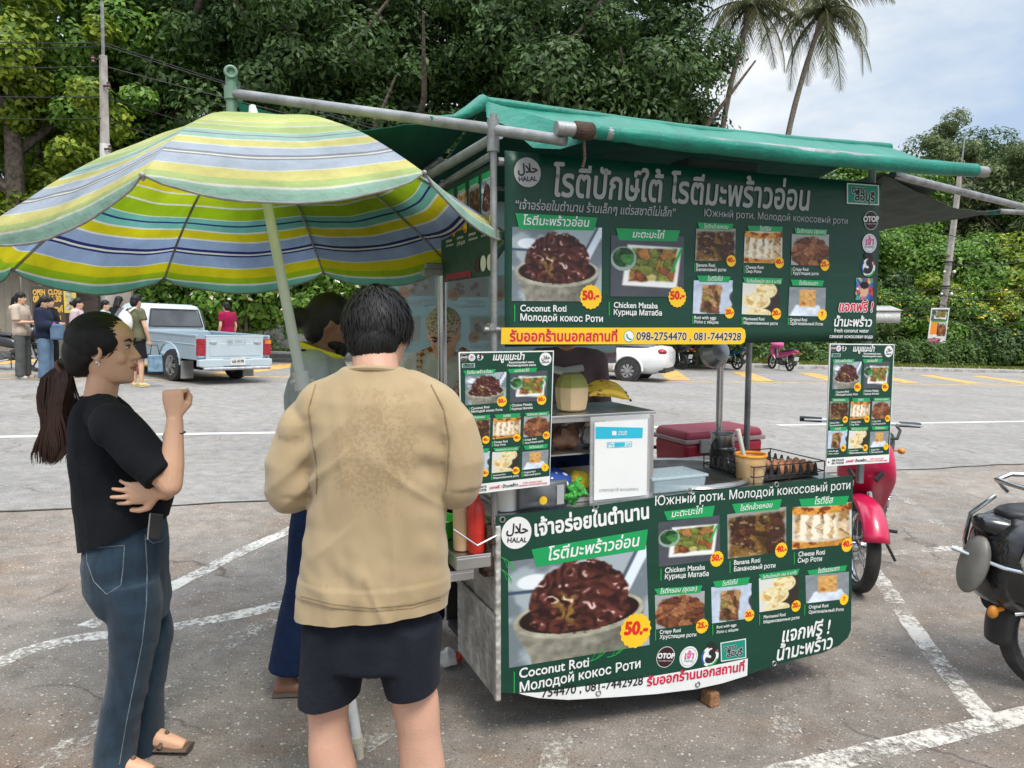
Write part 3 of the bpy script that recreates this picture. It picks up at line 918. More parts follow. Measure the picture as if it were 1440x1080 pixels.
cpart(mb, 'white_strip', PM['white'], lb, smooth=False)
B = Board(lb, front, K2)
halal(B, (255, 262), 54)
B.text('เจ้าอร่อยในตำนาน', (318, 273), (700, 212), 'white', bold=.035, vs=1.15)
B.text('Южный роти. Молодой кокосовый роти', (722, 170), (1380, 114), 'white', bold=.006)
dish(B, 'coconut', [(226, 360), (692, 296), (704, 640), (230, 718)], [(305, 318), (698, 250), (690, 318), (322, 377)], ((358, 356), (665, 306)), (657, 592), 57, [(247, 730), (247, 803)], ((264, 752), (498, 712)), ((266, 799), (672, 716)), (130, 110), hb=.015, nb=.018)
D2 = [('mataba', [(733, 228), (940, 202), (943, 352), (735, 377)], [(752, 190), (924, 170), (916, 206), (764, 220)], ((778, 210), (880, 196)), (931, 350), 26, ((755, 397), (890, 385)), ((755, 418), (902, 407))),
      ('banana', [(966, 200), (1165, 174), (1165, 325), (968, 350)], [(982, 165), (1150, 148), (1142, 182), (994, 196)], ((1008, 188), (1116, 175)), (1148, 320), 25, ((988, 370), (1076, 361)), ((988, 392), (1127, 379))),
      ('cheese', [(1186, 176), (1386, 158), (1386, 300), (1185, 318)], [(1208, 148), (1377, 137), (1368, 167), (1216, 174)], ((1258, 166), (1320, 161)), (1370, 303), 23, ((1205, 342), (1294, 334)), ((1203, 363), (1284, 357))),
      ('crispy', [(722, 472), (890, 458), (888, 566), (725, 588)], [(720, 451), (882, 439), (874, 464), (732, 474)], ((738, 467), (862, 456)), (881, 577), 24, ((737, 603), (808, 596)), ((737, 620), (860, 611))),
      ('eggs', [(912, 446), (1048, 432), (1048, 550), (915, 568)], [(918, 426), (1042, 411), (1035, 437), (926, 448)], ((948, 441), (998, 434)), (1040, 540), 20, ((930, 585), (996, 576)), ((930, 602), (1002, 592))),
      ('ferment', [(1073, 416), (1208, 402), (1205, 510), (1075, 530)], [(1072, 402), (1210, 383), (1203, 404), (1080, 421)], ((1084, 417), (1198, 400)), (1198, 509), 19, ((1088, 551), (1162, 542)), ((1088, 568), (1208, 552))),
      ('original', [(1230, 406), (1377, 393), (1376, 484), (1232, 500)], [(1236, 389), (1370, 371), (1364, 391), (1243, 405)], ((1270, 398), (1342, 388)), (1360, 487), 18, ((1240, 518), (1306, 512)), ((1240, 535), (1357, 525)))]
for k, q, hd, ht, bd, br, n1, n2 in D2:
    bar = [(n1[0][0] - 13, n1[0][1] - 14), (n1[0][0] - 13, n2[0][1] + 5)]
    dish(B, k, q, hd, ht, bd, br, bar, n1, n2, (58, 46), hb=.008, nb=.015)
logos(B, (758, 681), (836, 681), (908, 679), [(943, 633), (1029, 618), (1030, 684), (945, 697)], 35)
B.text('754470 , 081-7442928', (340, 817), (680, 774), 'black', bold=.015)
B.text('รับออกร้านนอกสถานที่', (695, 779), (1022, 727), 'crimson', bold=.03)
B.text('แจกฟรี !', (1150, 631), (1308, 601), 'white', bold=.02, shear=.15, vs=1.1)
B.text('น้ำมะพร้าว', (1132, 694), (1318, 650), 'white', bold=.02, shear=.15, vs=1.1)
for cx, cy, s_ in ((196, 345, 1), (196, 385, .8), (490, 690, -1.2), (560, 675, -1.1)):
    pl = [(cx + 55 * t_ * abs(s_), cy + (40 * t_ * t_ if s_ > 0 else -34 * t_ * t_ + 6)) for t_ in [i / 8 for i in range(9)]]
    B.stroke(pl, .0035, 'leaf', .0012)
    for t_ in (.3, .5, .7):
        p = pl[int(t_ * 8)]
        B.stroke([p, (p[0] + 10, p[1] + 16 * (1 if s_ > 0 else -1)), (p[0] + 14, p[1] + 34 * (1 if s_ > 0 else -1))], .002, 'leaf', .0012)
grommets(B, [(207, 217), (522, 173), (838, 120), (1132, 99), (1124, 703), (866, 773), (531, 802)], lb)
B.done()
# two menu boards ---------------------------------------------------------
def menu(label, quadpx, d0, strings=True):
    """portrait board; quadpx its four corners TL TR BR BL in the photograph"""
    global DB
    DB = d0
    uv = [Vector(pxsd(*p, DB)) for p in quadpx]
    q3 = [(105, 102), (690, 110), (662, 945), (130, 978)]
    def conv(x, y):
        s_, t_ = .5, .5
        for _ in range(12):
            px = (q3[0][0] * (1 - s_) + q3[1][0] * s_) * (1 - t_) + (q3[3][0] * (1 - s_) + q3[2][0] * s_) * t_
            py = (q3[0][1] * (1 - s_) + q3[1][1] * s_) * (1 - t_) + (q3[3][1] * (1 - s_) + q3[2][1] * s_) * t_
            s_ += (x - px) / 560; t_ += (y - py) / 850
        p = (uv[0] * (1 - s_) + uv[1] * s_) * (1 - t_) + (uv[3] * (1 - s_) + uv[2] * s_) * t_
        return p.x, p.y
    c = sum(uv, Vector((0, 0))) / 4
    root = cthing('menu_board', label, 'menu board', c.x, DB, uv[3].y, 'hanging menu boards')
    f = lambda u, v, h: Vector((u, d0 - h, v))
    mb = MB(); mb.prism([tuple(u) for u in uv], lambda u, v: Vector((u, d0, v)), lambda u, v: Vector((u, d0 + .006, v)))
    cpart(mb, 'panel', PM['white'], root, smooth=False)
    B = Board(root, f, conv)
    B.poly([(113, 110), (683, 117), (661, 888), (128, 918)], M_VINYL, .0004, 'printed_sheet')
    halal(B, (635, 160), 40)
    logos(B, (136, 137), (182, 137), (230, 137), [(125, 172), (200, 172), (200, 198), (125, 198)], 22)
    B.text('เมนูแนะนำ', (308, 158), (497, 160), 'white', bold=.03, shear=.2, vs=1.15)
    B.text('Recommended menu', (405, 180), (560, 182), 'white', bold=.03); B.text('Рекомендуемое меню', (395, 198), (573, 200), 'white', bold=.03)
    hd = lambda x, y, w: [(x, y + 3), (x + w, y), (x + w - 8, y + 26), (x + 12, y + 29)]
    for k, q, h_, ht, bd, br, n1, n2 in (
        ('coconut', [(143, 240), (390, 230), (388, 415), (145, 425)], hd(132, 212, 193), ((152, 236), (302, 233)), (363, 410), 32, ((180, 452), (287, 447)), ((180, 471), (365, 467))),
        ('mataba', [(415, 234), (648, 230), (645, 415), (412, 420)], hd(398, 211, 184), ((440, 234), (528, 232)), (610, 410), 31, ((423, 444), (550, 442)), ((423, 465), (553, 463))),
        ('banana', [(130, 512), (294, 505), (290, 635), (135, 640)], hd(140, 488, 152), ((156, 509), (256, 506)), (267, 641), 24, ((142, 670), (215, 667)), ((142, 689), (250, 684))),
        ('cheese', [(311, 511), (480, 505), (476, 632), (308, 640)], hd(318, 486, 160), ((370, 507), (416, 505)), (456, 638), 24, ((315, 665), (398, 662)), ((315, 683), (385, 681))),
        ('crispy', [(500, 510), (662, 502), (656, 630), (496, 638)], hd(505, 484, 155), ((518, 505), (640, 502)), (640, 632), 24, ((503, 660), (576, 655)), ((503, 678), (620, 672))),
        ('eggs', [(130, 720), (292, 712), (285, 845), (130, 850)], hd(140, 693, 148), ((180, 714), (230, 712)), (262, 845), 24, ((142, 873), (220, 869)), ((142, 892), (222, 887))),
        ('ferment', [(306, 720), (472, 712), (465, 842), (303, 850)], hd(312, 692, 160), ((324, 713), (456, 710)), (450, 842), 24, ((312, 868), (385, 864)), ((312, 886), (466, 880))),
        ('original', [(490, 728), (655, 722), (648, 832), (487, 840)], hd(497, 686, 153), ((530, 708), (616, 705)), (632, 833), 24, ((497, 862), (570, 858)), ((497, 880), (602, 874)))):
        en = ('Fermented Roti', 'Маринованные роти') if k == 'ferment' else ('Original Roti', 'Обычный роти') if k == 'original' else None
        dish(B, k, q, h_, ht, bd, br, [(n1[0][0] - 9, n1[0][1] - 14), (n1[0][0] - 9, n2[0][1] + 4)], n1, n2, (30, 26), hb=.01, nb=.02, en=en)
    B.stroke([(144, 938), (146, 948), (154, 952)], .004, 'dark', .0012)
    B.text('098-2754470', (172, 942), (272, 937), 'black', .0014, bold=.02); B.text('081-7442928', (172, 962), (271, 957), 'black', .0014, bold=.02)
    B.text('แจกฟรี !', (290, 948), (360, 944), 'crimson', .0014, bold=.03, shear=.15); B.text('น้ำมะพร้าว', (370, 944), (463, 939), 'black', .0014, bold=.03)
    B.text('fresh coconut water', (495, 926), (615, 921), 'red', .0014, bold=.01); B.text('свежая кокосовая вода', (468, 943), (645, 935), 'red', .0014, bold=.01)
    B.done()
    return root
menu('portrait menu board on the left cart post, partly behind the tan shirt', [(645, 495), (779, 493), (773, 682), (650, 697)], -.06)
menu('portrait menu board on the right cart post, before the red motorbike', [(1167, 483), (1258, 484), (1250, 650), (1162, 656)], -.05)
# side banner (faces left) and rear banner (seen from its pale back) ------
sb = cthing('banner', 'narrow dark green side banner hanging on the left end of the cart under the roof', 'banner', 0, .35, 1.76)
mb = MB()
mb.box((.0, .37, 1.985), (.004, .66, .43))
cpart(mb, 'vinyl_sheet', M_VINYL, sb, smooth=False)
B = Board(sb, lambda u, v, h: Vector((-.003 - h, u, v)), lambda x, y: (x, y))
for i, (k, u0) in enumerate((('crispy', .62), ('cheese', .47), ('banana', .32), ('coconut', .18))):
    B.photo(k, [(u0, 2.12), (u0 - .12, 2.12), (u0 - .12, 1.97), (u0, 1.97)], (30, 28))
    B.poly([(u0 - .005, 2.15), (u0 - .115, 2.15), (u0 - .11, 2.118), (u0 - .01, 2.118)], 'green', .0014)
    B.text(TH[k], (u0 - .02, 2.127), (u0 - .105, 2.127), 'white', bold=.01)
    u, v = u0 - .105, 1.975
    B.mbk('price_badge', 'yellow').add([B.fn(u + .022 * math.cos(a), v + .022 * math.sin(a), .0014) for a in [j * math.pi / 12 for j in range(24)]], [tuple(range(24))])
    B.text(PR[k], (u + .014, v - .006), (u - .014, v - .006), 'red', .002, bold=.05)
    B.text(EN[k][0], (u0, 1.945), (u0 - .08, 1.945), 'white', bold=.02)
    B.text(EN[k][1], (u0, 1.925), (u0 - .1, 1.925), 'white', bold=.02)
for u, m_ in ((.09, 'white'), (.16, 'white'), (.23, 'maroon')):
    B.mbk('graphics', m_).add([B.fn(u + .03 * math.cos(a), 1.82 + .03 * math.sin(a), .0012) for a in [j * math.pi / 12 for j in range(24)]], [tuple(range(24))])
B.text('รับออกร้านนอกสถานที่', (.62, 1.80), (.3, 1.80), 'crimson', bold=.03)
B.done()
def thin(name, c, tr=.55):
    t = new_mat(name)
    col = t.ramp(t.noise(3), [(.3, tuple(x * .9 for x in c)), (.7, c)])
    t.set(Base_Color=col, Roughness=.5)
    tl = t.n('BsdfTranslucent'); t.l(col, tl.inputs['Color'])
    mxs = t.n('MixShader'); mxs.inputs[0].default_value = tr
    t.l(t.b.outputs[0], mxs.inputs[1]); t.l(tl.outputs[0], mxs.inputs[2]); t.l(mxs.outputs[0], t.out.inputs['Surface'])
    return t.mat
DR = 1.5
M_RB = thin('pale vinyl back', (.50, .63, .64))
rb = cthing('banner', 'pale see-through banner behind the cart, showing its faded print mirrored', 'banner', .6, DR, 1.33)
mb = MB(); mb.box((.62, DR + .003, 1.84), (1.46, .003, 1.0)); cpart(mb, 'vinyl_sheet', M_RB, rb, smooth=False)
mb = MB(); mb.box((1.03, DR + .003, 1.372), (.62, .004, .064)); cpart(mb, 'white_strip', thin('pale strip', (.74, .62, .62)), rb, smooth=False)
for k, c in dict(fpic=(.62, .60, .58), fbadge=(.74, .56, .40), ftext=(.76, .80, .80), fgreen=(.50, .68, .60), fwhite=(.76, .78, .78), fpink=(.72, .40, .43), fbrown=(.52, .45, .42)).items(): PM[k] = thin('faded ' + k, c, .4)
B = Board(rb, lambda u, v, h: Vector((u, DR - h, v)), lambda x, y: pxsd(380 + x / 4.235, 370 + y / 4.235, DR))
def faded(x, y, w, h, bx, by, t1, t2, tx, ty):
    B.poly([(x, y), (x + w, y), (x + w, y + h), (x, y + h)], 'fpic', .001)
    random.seed(int(x + y))
    for i in range(10):
        cx, cy, r_ = x + w * random.uniform(.15, .85), y + h * random.uniform(.25, .85), h * random.uniform(.08, .18)
        B.poly([(cx + r_ * math.cos(a) * random.uniform(.7, 1.4), cy + r_ * math.sin(a)) for a in [j * .9 for j in range(7)]], random.choice(['fbrown', 'fwhite', 'fbrown']), .0014 + i * .00003)
    B.poly([(x - 6, y - 16), (x + w + 6, y - 16), (x + w, y + 2), (x, y + 2)], 'fgreen', .0018)
    B.disc((bx, by), 36, 'fbadge', .002, wav=.04)
    B.text(PR['banana'], (bx + 22, by + 9), (bx - 22, by + 9), 'fpink', .0024, bold=.05, vs=-1)
    B.text(t1, (tx, ty), (tx - 110, ty), 'ftext', .002, bold=.03, vs=-1); B.text(t2, (tx, ty + 26), (tx - 190, ty + 26), 'ftext', .002, bold=.03, vs=-1)
faded(765, 85, 215, 110, 797, 180, 'Cheese Roti', 'Сыр Роти', 1000, 228)
faded(1060, 90, 240, 115, 1090, 190, 'Banana Roti', 'Банановый роти', 1275, 238)
faded(1350, 90, 240, 115, 1360, 190, 'Crispy Roti', 'Хрустящие роти', 1560, 238)
faded(690, 330, 205, 130, 700, 450, 'Original Roti', 'Оригинальный роти', 885, 480)
faded(950, 330, 185, 130, 970, 440, 'Marinated Roti', 'Маринованные', 1130, 480)
faded(1190, 330, 205, 130, 1213, 443, 'Roti with eggs', 'Роти с яйцом', 1390, 480)
for x in (815, 895, 970): B.disc((x, 565), 34, 'fwhite', .002)
B.text('รับออกร้านนอกสถานที่', (2060, 555), (1790, 555), 'fpink', .004, bold=.04, vs=-1)
B.done()
# ---------------------------------------------------------------- the cart itself
M_ALU = pm('dented aluminium sheet', (0.64, 0.63, 0.60), (0.30, 0.28, 0.25), 7, 0.35, 0.65, metal=0.5, bump=0.08, bscale=6)
M_DARK = pm('dark grimy steel', (0.035, 0.032, 0.03), (0.015, 0.014, 0.013), 7, 0.8)
M_WHITEP = pm('white enamel', (0.70, 0.70, 0.67), (0.55, 0.54, 0.5), 4, 0.4)
M_TYRE = pm('tyre rubber', (0.022, 0.022, 0.023), (0.045, 0.042, 0.04), 9, 0.85, bump=0.004)
M_BLACKP = pm('black plastic', (0.016, 0.016, 0.017), (0.028, 0.027, 0.026), 8, 0.38, 0.6)
def tarp(name, c, dk, tr):
    t = new_mat(name)
    f = t.noise(4.5, 5)
    st = t.noise(2.2, 5, t.coord('Object', (6, 1, 1)), .6)
    col = t.mix(.5, t.ramp(f, [(.3, dk), (.7, c)]), t.ramp(st, [(.3, dk), (.65, c)]))
    t.set(Base_Color=col, Roughness=.42 if tr > .13 else .8, Specular_IOR_Level=.45 if tr > .13 else .12)
    t.bump(t.mix(.15, t.noise(3, 3, t.coord('Object', (.6, 3, 3))), t.noise(60, 2)), .02)
    tl = t.n('BsdfTranslucent'); t.l(col, tl.inputs['Color'])
    mxs = t.n('MixShader'); mxs.inputs[0].default_value = tr
    t.l(t.b.outputs[0], mxs.inputs[1]); t.l(tl.outputs[0], mxs.inputs[2]); t.l(mxs.outputs[0], t.out.inputs['Surface'])
    return t.mat
M_TARP = tarp('green tarpaulin', (.004, .235, .160), (.003, .135, .095), .14)
M_TARPD = tarp('dark green tarpaulin', (.008, .085, .060), (.010, .055, .042), .06)
M_SHADE = tarp('grey green shade cloth', (.11, .135, .12), (.05, .068, .06), .12)
cart = cthing('food_cart', 'silver street food cart with a green tarpaulin roof behind its printed banners', 'food cart', .85, .38, gz(.6))
def part(mb, name, mats, **kw): return cpart(mb, name, mats, cart, **kw)
# body
mb = MB()
prof = [(.012, .86), (.012, .23), (.03, .19), (.07, .17), (.5, .175), (.5, .86)]
mb.prism(prof, lambda d, z: Vector((-.004, d, z)), lambda d, z: Vector((.012, d, z)))
mb.bar((-.012, .0, .19), (-.012, .0, .86), .022, .03)
for z in (.845, .5): mb.bar((-.012, .02, z), (-.012, .5, z), .012, .025)
part(mb, 'side_panel', M_ALU, smooth=False, bevel=.006)
mb = MB()
mb.prism(prof[:-1] + [(.72, .2), (.72, .86)], lambda d, z: Vector((1.69, d, z)), lambda d, z: Vector((1.705, d, z)))
part(mb, 'side_panel', M_ALU, smooth=False, bevel=.004)
mb = MB()
mb.box((.85, .40, .215), (1.66, .62, .03)); mb.box((.85, .73, .52), (1.66, .015, .6)); mb.box((.85, .015, .52), (1.66, .012, .62))
mb.box((.28, .52, .52), (.5, .02, .5))
for s_ in (.02, .6, 1.1, 1.66): mb.bar((s_, .03, .84), (s_, .72, .84), .04, .04)
part(mb, 'chassis', M_DARK, smooth=False)
# rusty hinge of the folding wing
mb = MB()
mb.box((-.03, .03, .76), (.035, .05, .19)); mb.box((-.028, .06, .69), (.05, .06, .07)); mb.ball((-.03, .0, .80), .014); mb.ball((-.045, .02, .70), .02)
part(mb, 'wing_hinge', M_RUST, bevel=.006)
# counter
mb = MB()
mb.box((.845, .375, .872), (1.74, .76, .03))
part(mb, 'counter_top', M_STEEL, smooth=False, bevel=.005)
for (s0, s1, d0, d1, z0, z1) in ((-.17, -.035, .0, .62, .705, .752), (-.33, -.09, .03, .66, .655, .69)):
    mb = MB()
    mb.box(((s0 + s1) / 2, (d0 + d1) / 2, (z0 + z1) / 2 - .002), (s1 - s0, d1 - d0, z1 - z0 - .004))
    mb.box(((s0 + s1) / 2, d0 + .004, (z0 + z1) / 2 + .003), (s1 - s0 + .004, .006, z1 - z0 + .004)); mb.box((s0 + .002, (d0 + d1) / 2, (z0 + z1) / 2 + .003), (.006, d1 - d0, z1 - z0 + .004))
    part(mb, 'wing_shelf', M_STEEL, smooth=False, bevel=.003)
mb = MB()
for a, b in (((-.18, -.0, .86), (-.10, -.03, .80)), ((-.10, -.03, .80), (-.01, -.01, .825)), ((-.01, -.01, .825), (-.0, .04, .86))): mb.tube([a, b], .0035, 6)
part(mb, 'wire_rail', M_STEEL)
# wheel and its axle
mb = MB()
wz = gz(.6)
mb.torus((.66, .30, wz + .235), .185, .05, 'y', 36, 12)
part(mb, 'tyre', M_TYRE)
mb = MB(); mb.lathe([(.02, -.03), (.15, -.03), (.165, -.045), (.165, .045), (.15, .03), (.02, .03)], 30, (.66, .30, wz + .235), Matrix.Rotation(R(90), 3, 'X')); mb.tube([(.66, .05, wz + .235), (.66, .7, wz + .235)], .015)
part(mb, 'wheel_rim', M_DARK)
# posts
for s_, d, z0, z1, r_ in ((-.018, .012, .74, 2.33, .0125), (1.79, .035, .86, 2.30, .016), (1.72, .74, .86, 2.2, .016)):
    mb = MB(); mb.tube([(s_, d, z0), (s_, d, z1)], r_, 12); part(mb, 'post', M_GALV)
mb = MB(); mb.tube([(.0, .70, .76), (.0, .70, 1.80)], .021, 14); part(mb, 'post', M_STEEL)
mb = MB(); mb.box((.02, .70, 1.815), (.22, .05, .03)); mb.box((.02, .69, 1.83), (.20, .014, .05)); part(mb, 'post_bracket', M_GALV, smooth=False, bevel=.004)
s_, z_ = pxsd(1012, 560, .55)
mb = MB(); mb.tube([(s_, .55, .88), (s_, .55, 2.25)], .0165, 14); part(mb, 'post', M_STEEL)
mb = MB(); mb.tube([(-.03, -.012, 1.585), (-.03, .03, 1.585)], .014, 10); mb.tube([(-.06, .0, 1.575), (.0, .0, 1.575)], .01, 8); part(mb, 'clamp', M_GALV)
# lamp shade under the roof, on the steel post
s_, z_ = pxsd(1006, 496, .5)
mb = MB(); mb.lathe([(.005, .05), (.05, .045), (.075, .0), (.068, -.035), (.03, -.05), (.004, -.05)], 18, (s_, .5, z_), Matrix.Rotation(R(75), 3, 'X')); part(mb, 'lamp_shade', M_STEEL)
# roof frame
mb = MB()
RZ, FZ = 2.45, 2.235
def bar_(a, b, r_=.02): mb.tube([a, b], r_, 12)
bar_((.10, -.25, FZ), (2.13, -.25, FZ), .023)
part(mb, 'front_roof_pipe', M_GALV)
mb = MB()
bar_((-.845, .865, 2.535), (-.01, .0, 2.275), .0195)
part(mb, 'side_roof_pipe', M_GALV)
mb = MB(); bar_((-.02, -.03, 2.265), (.14, -.24, 2.20), .019); bar_((-.02, .01, 2.20), (-.02, .01, 2.31), .022); bar_((-.0, .0, 2.26), (-.10, .5, 2.20), .018)
part(mb, 'pipe_joint', M_GALV)
mb = MB(); mb.torus((.215, -.25, FZ), .026, .004, 'y', 16, 6, Matrix.Rotation(R(90), 3, 'Z')); mb.lathe([(.026, -.035), (.03, -.03), (.03, .03), (.026, .035)], 14, (.20, -.25, FZ), Matrix.Rotation(R(90), 3, 'Y')); mb.tube([(.20, -.255, FZ - .02), (.205, -.255, FZ - .09), (.20, -.25, FZ - .12)], .005, 6)
part(mb, 'pipe_tie', M_RUST)
mb = MB()
for a, b in (((.0, .70, 2.2), (1.75, .70, 2.2)), ((-.02, .02, 2.19), (.0, .72, 2.19)), ((1.78, .03, 2.17), (1.74, .72, 2.19)), ((0, .02, 2.17), (1.78, .02, 2.17)), ((.0, 1.5, 2.32), (1.8, 1.5, 2.26)), ((.0, .7, 2.3), (.0, 1.5, 2.3)), ((.9, .02, 2.17), (.9, 1.5, 2.3)), ((.05, .3, RZ - .02), (2.15, .3, RZ - .02)), ((1.74, .72, 2.15), (1.74, 1.5, 2.3)), ((-.62, .9, 2.36), (.0, 1.1, 2.24)), ((-.35, .6, 2.30), (-.2, 1.4, 2.26))):
    mb.tube([a, b], .015, 8)
part(mb, 'roof_frame', M_GALV)
mb = MB(); mb.box((.99, .1, 2.215), (.34, .14, .075)); part(mb, 'speaker_box', M_BLACKP, smooth=False, bevel=.008)
# stub of the corner pipe at the far left end
mb = MB()
mb.tube([(-.845, .865, 2.38), (-.845, .865, 2.60)], .021, 16)
mb.lathe([(.024, -.025), (.028, -.025), (.028, .025), (.024, .025)], 16, (-.845, .865, 2.535)); mb.torus((-.845, .845, 2.615), .021, .007, 'y', 18, 8)
mb.tube([(-.845, .85, 2.615), (-.80, 1.2, 2.60)], .020, 14)
part(mb, 'corner_pipe', pm('faded green paint', (.16, .25, .19), (.10, .20, .13), 9, .5, metal=.2))
# tarpaulin
random.seed(3)
def wob(s_, t_, a=.012): return a * mn.noise(Vector((s_ * 2.2, t_ * 1.6, 4.2))) + a * .4 * mn.noise(Vector((s_ * 9, t_ * 2, 1)))
mb = MB()
def roof_front(u, v):
    s_ = .235 + (2.065 - .235) * u
    s0 = .05 + (2.18 - .05) * u
    s_ = s_ * v + s0 * (1 - v)
    d = .30 + (-.25 - .30) * v
    z = RZ + (FZ - RZ) * v - .05 * math.sin(math.pi * v) * (.7 + .3 * math.sin(5 * u)) + wob(s_, v)
    return Vector((s_, d, z))
mb.sheet(70, 14, roof_front)
for (d, z, r_, s0, s1) in ((.30, RZ, .022, .05, 2.18), (-.25, FZ + .002, .029, .235, 2.065)):
    n = 60
    pts = [(s0 + (s1 - s0) * i / n, d + .004 * mn.noise(Vector((i * .3, d, 0))), z - (.018 * math.sin(math.pi * i / n) if d > 0 else .012 * math.sin(math.pi * i / n))) for i in range(n + 1)]
    rr = [r_ * (1 + .10 * mn.noise(Vector((i * .35, 3, d)))) for i in range(n + 1)]
    if d < 0:
        for i in range(6): rr[i] = r_ * (.80 + .10 * (i % 2))
    mb.tube(pts, rr, 14)
# loose corner flap at the left end
fl = [(.235, -.25, FZ + .0), (.05, .28, RZ), (.02, .18, 2.36), (.05, .04, 2.30), (.085, -.10, 2.20), (.15, -.18, 2.185), (.22, -.24, 2.205)]
mb.add(fl, [(0, 1, 2, 3), (0, 3, 4, 5), (0, 5, 6)])
part(mb, 'roof_tarpaulin', M_TARP, angle=60)
mb = MB()
# ridge to the back, and the dark panel to the left
def back(u, v):
    s_ = .05 + 2.0 * u
    return Vector((s_, .30 + 1.25 * v, RZ - .02 + (2.28 - RZ) * v - .05 * math.sin(math.pi * v) + wob(s_, v + 3)))
mb.sheet(40, 16, back)
def left(u, v):
    a = Vector((.05, .30, RZ - .02)).lerp(Vector((.0, 1.55, 2.26)), v)
    b = Vector((-.825, .86, 2.44)).lerp(Vector((-.70, 1.55, 2.34)), v)
    p = a.lerp(b, u)
    p.z -= .09 * math.sin(math.pi * u) * (1 - .3 * v) * (.55 + .45 * (1 - u)) + .03 * math.sin(math.pi * v) - wob(u * 2, v)
    return p
mb.sheet(26, 20, left)
part(mb, 'rear_tarpaulin', M_TARPD, angle=60, solid=.004)
mb = MB()
mb.tube([(.05, .3, RZ), (-.04, .22, 2.385), (-.10, .20, 2.352), (-.2, .17, 2.335)], [.03, .022, .014, .008], 10)
part(mb, 'tarpaulin_hem', M_TARP); mb = MB()
mb.add([(-.825, .85, 2.50), (-.62, .74, 2.425), (-.60, .76, 2.40), (-.80, .86, 2.42)], [(0, 1, 2, 3)])
part(mb, 'tarpaulin_corner', M_TARP)
# shade flap on the right with its poles
def P2(px, py, d): s_, z = pxsd(px, py, d); return Vector((s_, d, z))
tip, a0, b0 = P2(1405, 297, .95), P2(1245, 246, .06), P2(1150, 338, 1.5)
mb = MB()
def flap(u, v):
    p = a0.lerp(b0, v).lerp(tip, u)
    p.z += -.08 * math.sin(math.pi * u) * (1 - v) * .7 + .008 * math.sin(26 * v) * (1 - u) + wob(u * 2, v * 2)
    return p
mb.sheet(24, 24, flap)
mb.add([P2(1240, 243, .05), P2(1330, 262, .3), P2(1300, 275, .5), P2(1180, 262, .5)], [(0, 1, 2, 3)])
part(mb, 'shade_flap', M_SHADE, angle=60, solid=.003)
mb = MB(); mb.tube([P2(1255, 246, .12), P2(1460, 296, .75)], .019, 12); part(mb, 'flap_pole', M_GALV)
mb = MB(); mb.tube([tip, P2(1465, 300, 1.02)], .016, 12); part(mb, 'flap_pole', M_GALV)
mb = MB(); mb.add([tip + Vector((.03, 0, .012)), tip + Vector((-.16, -.03, -.005)), tip + Vector((-.1, .03, -.028)), tip + Vector((.03, 0, -.02))], [(0, 1, 2, 3)]); part(mb, 'flap_corner', M_TARP)
# ---------------------------------------------------------------- goods on the cart
def good(name, label, cat, s_, d, z, group=None):
    return thing(name, label, cat, C(s_, d, z), ANG, group)
M_GLASS = pm('clear plastic', (.9, .92, .93), (.85, .88, .9), 4, .12, .3, trans=.0, alpha=.22)
M_RED = pm('red plastic', (.60, .035, .02), (.45, .02, .015), 5, .32)
M_TAN = pm('amber sauce bottle', (.62, .42, .25), (.52, .33, .18), 5, .4)
M_LIME = pm('green plastic', (.03, .42, .02), (.02, .30, .015), 5, .4)
# display case
o = good('display_case', 'aluminium framed clear display case on the cart counter, topped by a coconut and bananas', 'display case', .34, .27, .888)
s0, s1, d0, d1, H = -.30, .365, -.17, .17, .348
mb = MB()
for x in (s0, s1):
    for y in (d0, d1): mb.bar((x, y, 0), (x, y, H - .02), .018, .018)
for z in (.009, H - .019):
    for y in (d0, d1): mb.bar((s0 + .01, y, z), (s1 - .01, y, z), .018, .016)
    for x in (s0, s1): mb.bar((x, d0 + .01, z), (x, d1 - .01, z), .016, .016)
mb.build('frame', M_STEEL, o, smooth=False)
mb = MB(); mb.box(((s0 + s1) / 2, 0, H - .004), (s1 - s0 + .03, d1 - d0 + .03, .012)); mb.build('top', M_STEEL, o, smooth=False, bevel=.003)
mb = MB(); mb.box(((s0 + s1) / 2, 0, .19), (s1 - s0 - .02, d1 - d0 - .02, .006)); mb.build('shelf', M_STEEL, o, smooth=False)
mb = MB(); mb.box((s0 + .0, 0, H / 2), (.003, d1 - d0 - .02, H - .05)); mb.box((s1, 0, H / 2), (.003, d1 - d0 - .02, H - .05)); mb.build('pane', M_GLASS, o, smooth=False)
def blob(mb, c, r_, seed, m=0, n=14, k=9, amp=.25):
    b = MB(); b.ball((0, 0, 0), r_, n, k)
    vs = []
    for p in b.v:
        q = Vector(p); f = 1 + amp * mn.noise(q * (1.6 / max(r_)) + Vector((seed, 0, 0)))
        vs.append(q * f + Vector(c))
    mb.add(vs, b.f, m)
random.seed(8)
M_BAG = pm('dark foil packet', (.05, .06, .07), (.14, .15, .16), 7, .35)
cols = [((.34, .25, .20), 'dark food packet on the upper shelf of the display case'), ((.26, .13, .08), 'brown food packet on the upper shelf of the display case'), ((.42, .40, .38), 'pale food packet on the upper shelf of the display case')]
for i, (c, lb_) in enumerate(cols):
    g = good('food_packet', lb_, 'packet', .24 + .14 * i, .24, 1.083)
    mb = MB(); blob(mb, (0, 0, .045), (.062, .06, .048), i * 5, amp=.5); mb.build('bag', pm('packet %d' % i, c, tuple(x * .5 for x in c), 30, .4), g)
    mb = MB(); mb.tube([(.0, 0, .08), (.01, 0, .1), (.03, .005, .106)], [.02, .008, .016], 8); mb.build('tied_top', pm('packet tie', (.5, .5, .48)), g)
